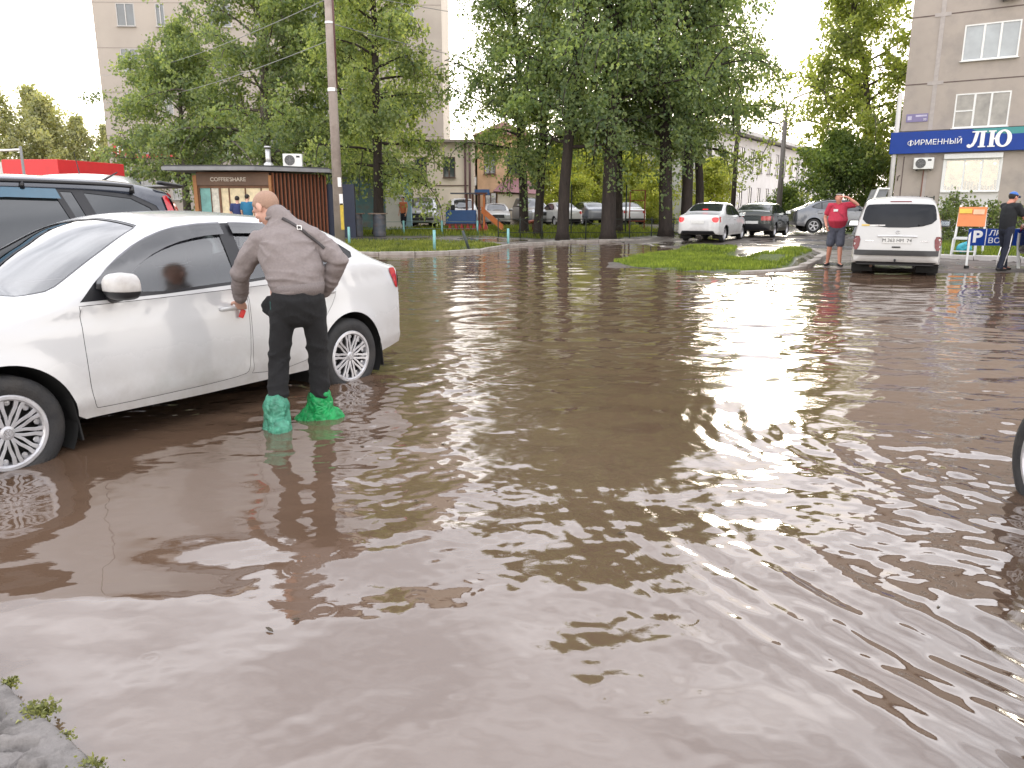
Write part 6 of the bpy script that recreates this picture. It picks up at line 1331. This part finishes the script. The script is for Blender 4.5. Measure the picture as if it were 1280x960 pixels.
MB().box((.55, 0, .70), (1.15, .03, .38)).build('board', BLUE, pk, bevel=.004)
for a, b in (((.02, .03, .9), (-.06, -.16, 0)), ((1.08, .03, .9), (1.10, -.16, 0))): MB().bar(a, b, .045).build('leg', FRAME, pk)
MB().box((-.06, -.17, .03), (.07, .09, .07)).build('foot', M('foot_black', (.02, .02, .02)), pk)
text('P', .36, LET, pk, (.17, -.02, .70), (PI/2, 0, 0), 'lettering', .004, .012, 'CENTER', 1.15); MB().box((.36, -.019, .70), (.018, .006, .37)).build('divider', LET, pk)
text('ЛЮС', .17, LET, pk, (.41, -.02, .79), (PI/2, 0, 0), 'lettering', .004, .0, 'LEFT', 1.2, .15); text('ВОД', .17, LET, pk, (.41, -.02, .62), (PI/2, 0, 0), 'lettering', .004, .0, 'LEFT', 1.2)
cg = empty('metal_cage', (12.05, 26.2, gzf(12.05, 26.2)), -.25, 'dark lattice cage with a slanted pale-edged lid behind the white minivan', 'cage'); m = MB()
for z in np.linspace(.1, 1.45, 8): m.bar((0, 0, z), (1.75, 0, z), .03); m.bar((0, 1.2, z), (1.75, 1.2, z), .03)
for x in np.linspace(0, 1.75, 9): m.bar((x, 0, 0), (x, 0, 1.5), .035); m.bar((x, 1.2, 0), (x, 1.2, 1.5), .035)
m.build('lattice', DK, cg); MB().box((.9, .6, .72), (1.6, 1.0, 1.4)).build('load', M('dark_tarpaulin', (.018, .02, .024), .7, 0, .3, 3), cg)
MB().add([(-.45, -.06, .2), (-.05, -.06, .2), (.35, -.06, 1.72), (.05, -.06, 1.72), (-.45, 1.2, .2), (-.05, 1.2, .2), (.35, 1.2, 1.72), (.05, 1.2, 1.72)], [(0, 1, 2, 3), (7, 6, 5, 4), (0, 3, 7, 4), (1, 5, 6, 2), (3, 2, 6, 7), (0, 4, 5, 1)]).build('side_panel', M('grey_side_panel', (.16, .17, .18), .5, 0, .2, 2), cg)
m = MB(); m.bar((-.47, -.09, .15), (.04, -.09, 1.75), .06); m.bar((.02, -.09, 1.74), (.38, -.09, 1.74), .05); m.build('pale_edge', FRAME, cg)
# ------------------------------------------------------------------ ground, kerbs, grass
def grid_axis(parts):
    out = []
    for a, b, s in parts: out += list(np.arange(a, b, s))
    return np.array(out+[parts[-1][1]])
gx = grid_axis([(-400, -60, 20), (-60, -14, 2), (-14, 16, .3), (16, 40, 1), (40, 400, 20)]); gy = grid_axis([(-40, 0, 4), (0, 14, 1), (14, 40, .3), (40, 100, 2), (100, 900, 40)])
X, Y = np.meshgrid(gx, gy); Zg = gz(X, Y)
def fbm(x, y, sc, seed=0):
    out = np.zeros(x.size)
    for i, (a, b) in enumerate(zip(x.ravel(), y.ravel())): out[i] = noise.noise(Vector((a*sc+seed, b*sc, seed)))
    return out.reshape(x.shape)
nz = fbm(X, Y, .8)*.03+fbm(X, Y, 2.3, 7)*.018
Zg = Zg+nz*sstep(-.2, 0, Zg)*(np.abs(X) < 45)
ny_, nx_ = X.shape; idx = np.arange(nx_*ny_).reshape(ny_, nx_)
F = np.stack([idx[:-1, :-1], idx[:-1, 1:], idx[1:, 1:], idx[1:, :-1]], -1).reshape(-1, 4)
def ground_mat():
    m, nt, out = nodes_of('wet_ground'); b = N(nt, 'ShaderNodeBsdfPrincipled'); at_ = N(nt, 'ShaderNodeAttribute', attribute_name='turf'); tc = N(nt, 'ShaderNodeTexCoord')
    n1 = N(nt, 'ShaderNodeTexNoise', Scale=1.1, Detail=9., Roughness=.65); n2 = N(nt, 'ShaderNodeTexNoise', Scale=14., Detail=6., Roughness=.7); n3 = N(nt, 'ShaderNodeTexNoise', Scale=.45, Detail=5.)
    for n_ in (n1, n2, n3): nt.links.new(tc.outputs['Object'], n_.inputs['Vector'])
    asph = ramp(nt, n1.outputs[0], (.055, .046, .041, 1), (.12, .098, .086, 1), .3, .7); asph = mixc(nt, n2.outputs[0], asph, (.10, .085, .075, 1)); 
    grass = ramp(nt, n2.outputs[0], (.035, .060, .012, 1), (.10, .12, .03, 1)); soil = (.07, .05, .035, 1)
    a = N(nt, 'ShaderNodeMath', operation='MULTIPLY_ADD'); a.inputs[1].default_value = 1.; a.inputs[2].default_value = -.18; nt.links.new(at_.outputs['Fac'], a.inputs[0])
    s = N(nt, 'ShaderNodeMath', operation='ADD'); nt.links.new(a.outputs[0], s.inputs[0]); h = N(nt, 'ShaderNodeMath', operation='MULTIPLY'); h.inputs[1].default_value = .36; nt.links.new(n1.outputs[0], h.inputs[0]); nt.links.new(h.outputs[0], s.inputs[1])
    f = ramp(nt, s.outputs[0], (0, 0, 0, 1), (1, 1, 1, 1), .42, .56); nt.links.new(mixc(nt, f, asph, grass), b.inputs['Base Color'])
    wet = ramp(nt, n3.outputs[0], (.09,)*3+(1,), (.62,)*3+(1,), .44, .56); dry = mixc(nt, f, wet, (.85, .85, .85, 1)); nt.links.new(dry, b.inputs['Roughness'])
    bp = N(nt, 'ShaderNodeBump', Strength=.5, Distance=.03); wb = N(nt, 'ShaderNodeMath', operation='MULTIPLY'); nt.links.new(n2.outputs[0], wb.inputs[0]); nt.links.new(dry, wb.inputs[1]); nt.links.new(wb.outputs[0], bp.inputs['Height']); nt.links.new(bp.outputs[0], b.inputs['Normal'])
    nt.links.new(b.outputs[0], out.inputs[0]); return m
go = fast_mesh('ground', np.stack([X, Y, Zg], -1).reshape(-1, 3), F, ground_mat(), None, True); tag(go, kind='structure')
ISL_G = [(2.9, 18.5), (3.9, 17.3), (5.2, 17.15), (6.5, 18.4), (8.5, 22.0), (8.2, 23.2), (7.0, 21.0), (6.2, 21.6), (7.0, 24.2), (6.3, 26.6), (5.3, 26.2), (4.4, 24.6), (3.6, 22.4), (2.6, 20.2)]
def turf(x, y):
    t = np.maximum(poly_sd(ISL_G, x, y), poly_sd(VERGE, x, y)-.1); t = np.maximum(t, poly_sd(LAWN, x, y)-.15)
    back = np.minimum(np.minimum(y-36.5, 47-y), np.minimum(8.0-x, x+12)); back2 = np.minimum(np.minimum(y-34.4, 36.8-y), np.minimum(7.8-x, x+9)); back3 = np.minimum(y-54, np.minimum(16-x, 12+x))
    t = np.maximum(t, np.maximum(np.maximum(back*.5, back2), back3))
    return np.clip(.5+t*1.1, 0, 1)
at_ = go.data.attributes.new('turf', 'FLOAT', 'POINT'); at_.data.foreach_set('value', turf(X, Y).ravel().astype(np.float32))
def blades(name, poly, n, hmin, hmax, mat, seed, gap=.0, wdt=.016, bounds=None):
    rs = np.random.RandomState(seed); P_ = np.array(poly); lo, hi = P_.min(0), P_.max(0)
    if bounds: lo, hi = np.maximum(lo, bounds[0]), np.minimum(hi, bounds[1])
    p = rs.uniform(lo, hi, (n*3, 2)); sd_ = poly_sd(poly, p[:, 0], p[:, 1]); nf = np.array([noise.noise(Vector((a*1.1, b*1.1, seed)))+.5*noise.noise(Vector((a*4, b*4, 2))) for a, b in p])
    p = p[(sd_ > .02) & (nf > gap+rs.uniform(-.15, .15, len(p))-np.clip(sd_, 0, .4)*.6)][:n]; k = len(p); z = gz(p[:, 0], p[:, 1])
    hh = rs.uniform(hmin, hmax, k)*(1+.5*np.array([noise.noise(Vector((a*.8, b*.8, 9))) for a, b in p])); an = rs.uniform(0, 2*PI, k); ln = rs.uniform(.05, .55, k)*hh; la = rs.uniform(0, 2*PI, k)
    B_ = np.stack([p[:, 0], p[:, 1], z-.02], -1); d = np.stack([np.cos(an), np.sin(an), 0*an], -1)*wdt*.5; T_ = B_+np.stack([np.cos(la)*ln, np.sin(la)*ln, hh], -1); Md = B_*.45+T_*.55; Md[:, 2] += hh*.10
    V = np.stack([B_-d, B_+d, Md+d*.7, T_, Md-d*.7], 1).reshape(-1, 3); Fb = np.arange(5*k).reshape(-1, 5)
    return tag(fast_mesh(name, V, Fb, mat), kind='stuff')
G1 = leaf_mat('island_grass', (.09, .15, .02), (.29, .36, .07), .35, 1.2); G2 = leaf_mat('verge_grass', (.08, .12, .02), (.26, .29, .07), .35, 1.0)
blades('grass', ISL_G, 30000, .04, .12, G1, 1, -.08, .022); blades('grass', VERGE, 24000, .05, .15, G2, 2, -.05, .026, ((-12, 22), (0, 31))); blades('grass', LAWN, 16000, .06, .15, G1, 3, -.6, .024, ((9, 14), (18, 26)))
blades('grass', [(-9, 34.6), (7.6, 34.6), (7.6, 47), (-11, 47)], 16000, .08, .28, leaf_mat('court_grass', (.07, .11, .015), (.24, .28, .05), .4, .6), 4, -.1, .035)
KERB = M('kerb_concrete', (.33, .30, .27), .85, 0, .15, 4, .5, 35, stain=(.16, .13, .11), ss=3.5, stain_amt=.7)
def kerb(path, h, w_, stone=1.0, mat=KERB, seed=0, rise=0):
    rs = random.Random(seed); m = MB(); acc = []
    for a, b in zip(path, path[1:]):
        L = math.hypot(b[0]-a[0], b[1]-a[1]); n = max(1, round(L/stone))
        for i in range(n): acc.append(((a[0]+(b[0]-a[0])*i/n, a[1]+(b[1]-a[1])*i/n), (a[0]+(b[0]-a[0])*(i+1)/n, a[1]+(b[1]-a[1])*(i+1)/n)))
    for a, b in acc:
        tilt = rs.uniform(-.02, .02); zt = (h if not rise else h*min(1, .25+.75*acc.index((a, b))/rise))+rs.uniform(-.012, .012); d = Vector((b[0]-a[0], b[1]-a[1], 0)); L = d.length; za = .02
        m.box(((a[0]+b[0])/2, (a[1]+b[1])/2, zt-.17), (L-.015, w_, .34), rot=Matrix.Rotation(math.atan2(d.y, d.x)+tilt*.3, 3, 'Z') @ Matrix.Rotation(tilt, 3, 'Y'))
    return tag(m.build('kerb', mat, None, False, .018), kind='structure')
kerb([(-14, 24.4), (-5.1, 23.65), (-2.9, 23.25), (-1.05, 24.85), (-.1, 28.3), (2.6, 31.7), (7.2, 33.2)], .10, .15, 1.0, seed=1)
kerb([(5.0, 16.75), (6.05, 17.45), (6.85, 18.25), (7.9, 20.1), (8.85, 22.0), (9.3, 24.3)], .15, .20, .95, seed=2, rise=4)
kerb([(10.05, 22.55), (11.42, 21.2), (12.95, 19.75), (20, 13.1)], .17, .2, 1.0, seed=3, mat=M('white_kerb', (.56, .53, .50), .8, 0, .08, 4, .3, 30, stain=(.35, .32, .29), ss=3))
# broken pavement corner by the photographer
cs = [(-1.63, 2.16), (-1.36, 1.95), (-1.2, 1.84), (-1.04, 1.71), (-.8, 1.50), (-.5, 1.2), (-.8, .95), (-2.4, 1.1), (-2.5, 2.8), (-2.1, 2.53)]
V, Fq = region(densify(cs, .009), [], .009, .009)
def slabz(x, y):
    out = np.zeros(len(x)); sd_ = poly_sd(cs, x, y)
    for i, (a, b) in enumerate(zip(x, y)):
        v = Vector((a*4, b*4, 0)); cell = noise.cell(Vector((a*2.6+.6*noise.noise(v*.6), b*2.6+.6*noise.noise(v*.6+Vector((9, 2, 1))), 0)))
        d, pc = noise.voronoi(Vector((a*8.5+.5*noise.noise(v*1.6), b*8.5+.5*noise.noise(v*1.7+Vector((3, 1, 5))), .3))); crack = max(0, 1-(d[1]-d[0])/.15)**.6; step = noise.cell(pc[0]*7.3)
        far = min(1, max(0, (sd_[i]-.085-.03*noise.noise(v*2))/.03)); out[i] = .045+.012*noise.noise(v*1.5)+.006*noise.noise(v*6)+.004*noise.noise(v*14)+far*(-.012+.022*step+.02*(d[0]-.4)+.010*noise.noise(v*9)-.045*crack)
    return out*np.clip(.25+sd_/.05, 0, 1)+(-.06)*(1-np.clip(sd_/.03, 0, 1))
z = slabz(V[:, 0], V[:, 1])
o = from_arrays('pavement', [(a, b, c) for (a, b), c in zip(V, z)], Fq, M('broken_concrete', (.19, .175, .165), .9, 0, .18, 6, .5, 55, stain=(.06, .054, .05), ss=9, stain_amt=.8)); tag(o, kind='structure')
WD = leaf_mat('weed_leaf', (.12, .14, .05), (.34, .36, .15), .35, 3)
rs = np.random.RandomState(5)
for i, (x, y, s_, n_, lab) in enumerate(((-1.335, 1.90, .9, 300, 'larger leafy weed growing at the edge of the broken pavement'), (-1.50, 2.035, .6, 120, 'small dark weed at the upper end of the broken pavement'), (-1.20, 1.79, .55, 120, 'small weed between the larger one and the lower grass tuft'), (-1.07, 1.685, .7, 150, 'weed tuft near the lower end of the broken pavement'), (-.915, 1.585, .5, 60, 'thin grass tuft at the waterline by the frame edge'))):
    P_ = rs.normal(size=(n_, 3))*np.array([.026, .024, .013])*s_; P_[:, 2] = np.abs(P_[:, 2]); V, Fq = leaves_mesh(P_, .013*s_+.003, rs, -.3); r_ = empty('weed', (x, y, .03), i, lab, 'weed', 'weeds along the broken pavement'); fast_mesh('leaves', V, Fq, WD, r_)
    m = MB()
    for k in range(7): a = rs.uniform(0, 6.28); m.tube([(0, 0, -.03), (.012*math.cos(a), .012*math.sin(a), .012), (.03*math.cos(a)*s_, .03*math.sin(a)*s_, .026*s_)], .0016, 4)
    m.build('stem', M('weed_stem', (.12, .12, .05), .8), r_)
rs = random.Random(8); LF = M('wet_brown_leaf', (.07, .05, .028), .5, 0, .4, 60); l0 = None
for i in range(9):
    x, y = rs.uniform(-1.1, 1.9), rs.uniform(1.7, 4.6)
    if l0 is None: l0 = o = from_arrays('floating_leaf', [(-.02, 0, .0), (-.006, .011, .003), (.012, .008, .004), (.022, 0, .002), (.010, -.009, .004), (-.008, -.010, .002)], [(0, 5, 4, 3, 2, 1)], LF); m_ = o.modifiers.new('s', 'SOLIDIFY'); m_.thickness = .0015; tag(o, 'small dark brown leaf floating on the muddy water', 'leaf', 'leaves floating on the flood')
    else: o = l0.copy(); link(o)
    o.location = (x, y, .006); o.rotation_euler = (rs.uniform(-.15, .15), rs.uniform(-.15, .15), rs.uniform(0, 6.28)); o.scale = (rs.uniform(.5, 1.0), rs.uniform(.4, .9), 1)
# ------------------------------------------------------------------ the flood water
def water_mat():
    m, nt, out = nodes_of('muddy_water'); b = N(nt, 'ShaderNodeBsdfPrincipled', Roughness=.02, IOR=2.1); tc = N(nt, 'ShaderNodeTexCoord')
    n1 = N(nt, 'ShaderNodeTexNoise', Scale=.35, Detail=4.); nt.links.new(tc.outputs['Object'], n1.inputs['Vector']); nt.links.new(ramp(nt, n1.outputs[0], (.104, .064, .041, 1), (.132, .086, .059, 1)), b.inputs['Base Color'])
    mp = N(nt, 'ShaderNodeMapping'); mp.inputs['Scale'].default_value = (6, 15, 1); nt.links.new(tc.outputs['Object'], mp.inputs[0])
    n2 = N(nt, 'ShaderNodeTexNoise', Scale=1., Detail=4., Roughness=.55); nt.links.new(mp.outputs[0], n2.inputs['Vector'])
    sx_ = N(nt, 'ShaderNodeSeparateXYZ'); nt.links.new(tc.outputs['Object'], sx_.inputs[0]); mr = N(nt, 'ShaderNodeMapRange'); mr.inputs[1].default_value = 2.4; mr.inputs[2].default_value = 5; mr.inputs[3].default_value = .02; mr.inputs[4].default_value = .12; nt.links.new(sx_.outputs[1], mr.inputs[0])
    bp = N(nt, 'ShaderNodeBump', Distance=.012); nt.links.new(mr.outputs[0], bp.inputs['Strength']); nt.links.new(n2.outputs[0], bp.inputs['Height']); nt.links.new(bp.outputs[0], b.inputs['Normal'])
    nt.links.new(b.outputs[0], out.inputs[0]); return m
def waves(x, y, cell):
    rs = np.random.RandomState(77); h = np.zeros_like(x); r = np.hypot(x, y)
    def fade(lam): return np.clip((lam/cell-2.6)/2.5, 0, 1)
    patch = .72+.62*np.sin(x*.9+1.3*np.sin(y*.55))*np.sin(y*.8+.7*np.sin(x*.7))
    chop = (.16+.84*sstep(2.3, 5.0, y+.45*x))*patch
    n = 160; tgt = .094
    lam = np.exp(rs.uniform(math.log(.055), math.log(.42), n)); wt = lam**-.05; wt /= math.sqrt((wt**2).sum()/2)
    for i in range(n):
        a = rs.normal(0, .55) if rs.uniform() < .75 else rs.uniform(-PI/2, PI/2); k = 2*PI/lam[i]; ph = rs.uniform(0, 6.28)
        h += chop*fade(lam[i])*tgt*wt[i]/k*np.sin(k*(math.sin(a)*x+math.cos(a)*y)+ph)
    n = 16                                                                      # slow swell in the calm foreground
    for i in range(n):
        l = math.exp(rs.uniform(math.log(.45), math.log(1.3))); a = rs.uniform(-1.2, 1.2); k = 2*PI/l; h += .034*math.sqrt(2/n)/k*np.sin(k*(math.sin(a)*x+math.cos(a)*y)+rs.uniform(0, 6.28))
    warp = .25*np.sin(x*1.7+.6)*np.sin(y*1.3)+.12*np.sin(y*3.1+x*2)
    for (cx, cy, l, amp, d0, w_) in ((6.4, 4.9, .235, .095, 5.1, 1.2), (6.9, 4.0, .31, .05, 5.3, 1.5), (5.8, 5.6, .165, .075, 4.9, 1.0), (6.0, 2.6, .2, .06, 4.6, 1.0), (6.2, 4.4, .115, .10, 5.0, 1.1), (5.2, 6.4, .10, .07, 4.6, 1.0)):      # wake coming off the right-hand car
        d = np.hypot(x-cx, y-cy)+warp*.35; m = np.exp(-((d-d0)/w_)**2)*sstep(6.6, 3.8, y)*sstep(-.7, .5, x-.12*y)*(.55+.45*np.sin(1.9*y+3*x)); h += fade(l)*m*amp*l/(2*PI)*np.sin(2*PI*d/l)
    for cx, cy, l, amp, rr in ((-1.54, 4.86, .14, .06, .8), (-1.30, 5.10, .16, .06, .8), (-1.32, 6.3, .15, .06, .8), (2.5, 3.5, .11, .06, .6), (-2.8, 4.0, .13, .06, .6)):         # rings round feet and wheels
        d = np.hypot(x-cx, y-cy); h += fade(l)*np.exp(-d/rr)*amp*l/(2*PI)*np.sin(2*PI*d/l)
    rs2 = np.random.RandomState(3)
    for i in range(18):                                                         # rain rings
        cx, cy = rs2.uniform(-1.6, 1.8), rs2.uniform(1.5, 5); R0 = rs2.uniform(.02, .07); d = np.hypot(x-cx, y-cy); h += .0007*np.exp(-((d-R0)/.010)**2)*np.sin((d-R0)*2*PI/.018)*(cell < .012)
    return h
ra = [0.]; q = .55
while q < 46: ra.append(q); q += max(.0065, q*(.0036 if q < 15 else .007))
th = np.concatenate([np.linspace(-60, 60, 860), np.linspace(60, 300, 60)[1:-1]]); th = np.radians(th); ra = np.array(ra[1:])
Rr, Th = np.meshgrid(ra, th, indexing='ij'); Xw, Yw = Rr*np.sin(Th), Rr*np.cos(Th); cell = np.maximum(np.gradient(ra)[:, None], Rr*math.radians(.14)); front = (np.arange(len(th)) < 860)[None, :]
Zw = waves(Xw, Yw, np.broadcast_to(cell, Xw.shape))*front
dd = np.abs(np.degrees(Th)); Zw *= sstep(60, 54, np.where(dd > 180, 360-dd, dd))
nr, nth = Xw.shape; idx = np.arange(nr*nth).reshape(nr, nth); i2 = np.roll(idx, -1, 1)
Fw = np.stack([idx[:-1], idx[1:], i2[1:], i2[:-1]], -1).reshape(-1, 4)[:, ::-1]
vw = np.vstack([np.stack([Xw, Yw, Zw], -1).reshape(-1, 3)])
wo = fast_mesh('water', vw, Fw[:, ::-1] if False else Fw, water_mat(), None, True); tag(wo, kind='structure')
# ------------------------------------------------------------------ camera, light, sky
cam = bpy.data.cameras.new('camera'); co = bpy.data.objects.new('camera', cam); link(co)
cam.sensor_width = 36.; cam.lens = 36.*961/1280; cam.clip_end = 3000; cam.clip_start = .05
co.location = (0, 0, EYE); co.rotation_euler = (PI/2-math.atan(222/961), 0, 0); scene.camera = co
SUN_EL, SUN_AZ = math.radians(11), math.radians(17.5)          # azimuth from +Y towards +X: low behind the right-hand poplars
sd = Vector((math.sin(SUN_AZ)*math.cos(SUN_EL), math.cos(SUN_AZ)*math.cos(SUN_EL), math.sin(SUN_EL)))
sl = bpy.data.lights.new('sun', 'SUN'); sl.energy = 1.5; sl.angle = math.radians(10); sl.color = (1, .90, .74)
so = bpy.data.objects.new('sun', sl); link(so); so.rotation_euler = sd.to_track_quat('Z', 'Y').to_euler()
w = bpy.data.worlds.new('World'); scene.world = w; w.use_nodes = True; nt = w.node_tree
bg = nt.nodes['Background']; bg.inputs['Strength'].default_value = .1
sky = N(nt, 'ShaderNodeTexSky', sky_type='NISHITA'); sky.sun_disc = False; sky.sun_elevation = SUN_EL; sky.sun_rotation = SUN_AZ
sky.air_density = 1.; sky.dust_density = 3.
tc = N(nt, 'ShaderNodeTexCoord'); mp = N(nt, 'ShaderNodeMapping'); mp.inputs['Scale'].default_value = (1, 1, 2.6); nt.links.new(tc.outputs['Generated'], mp.inputs[0])
no = N(nt, 'ShaderNodeTexNoise', Scale=3.2, Detail=7.0, Roughness=.55); nt.links.new(mp.outputs[0], no.inputs['Vector'])
cl = ramp(nt, no.outputs[0], (15.5, 15.7, 17., 1), (29.5, 29.5, 31., 1), .34, .66)
# the cloud deck thins to a brighter band low down
sx = N(nt, 'ShaderNodeSeparateXYZ'); nt.links.new(tc.outputs['Generated'], sx.inputs[0])
el = N(nt, 'ShaderNodeMapRange', interpolation_type='SMOOTHSTEP'); el.inputs[1].default_value = .03; el.inputs[2].default_value = .42; el.inputs[3].default_value = 1.; el.inputs[4].default_value = .0
nt.links.new(sx.outputs[2], el.inputs[0])
low = mixc(nt, el.outputs[0], cl, (44, 41, 37.5, 1))
nt.links.new(mixc(nt, .88, sky.outputs[0], low), bg.inputs['Color'])
vs_ = scene.view_settings; vs_.view_transform = 'Standard'; vs_.look = 'None'; vs_.gamma = 1; vs_.use_curve_mapping = False; vs_.exposure = .1
scene.render.engine = 'CYCLES'; cy = scene.cycles
cy.use_denoising = True; cy.max_bounces = 7; cy.diffuse_bounces = 4; cy.glossy_bounces = 4; cy.transmission_bounces = 4; cy.transparent_max_bounces = 12; cy.caustics_reflective = False; cy.caustics_refractive = False
cy.use_adaptive_sampling = True; cy.adaptive_threshold = .02; cy.sample_clamp_indirect = 8
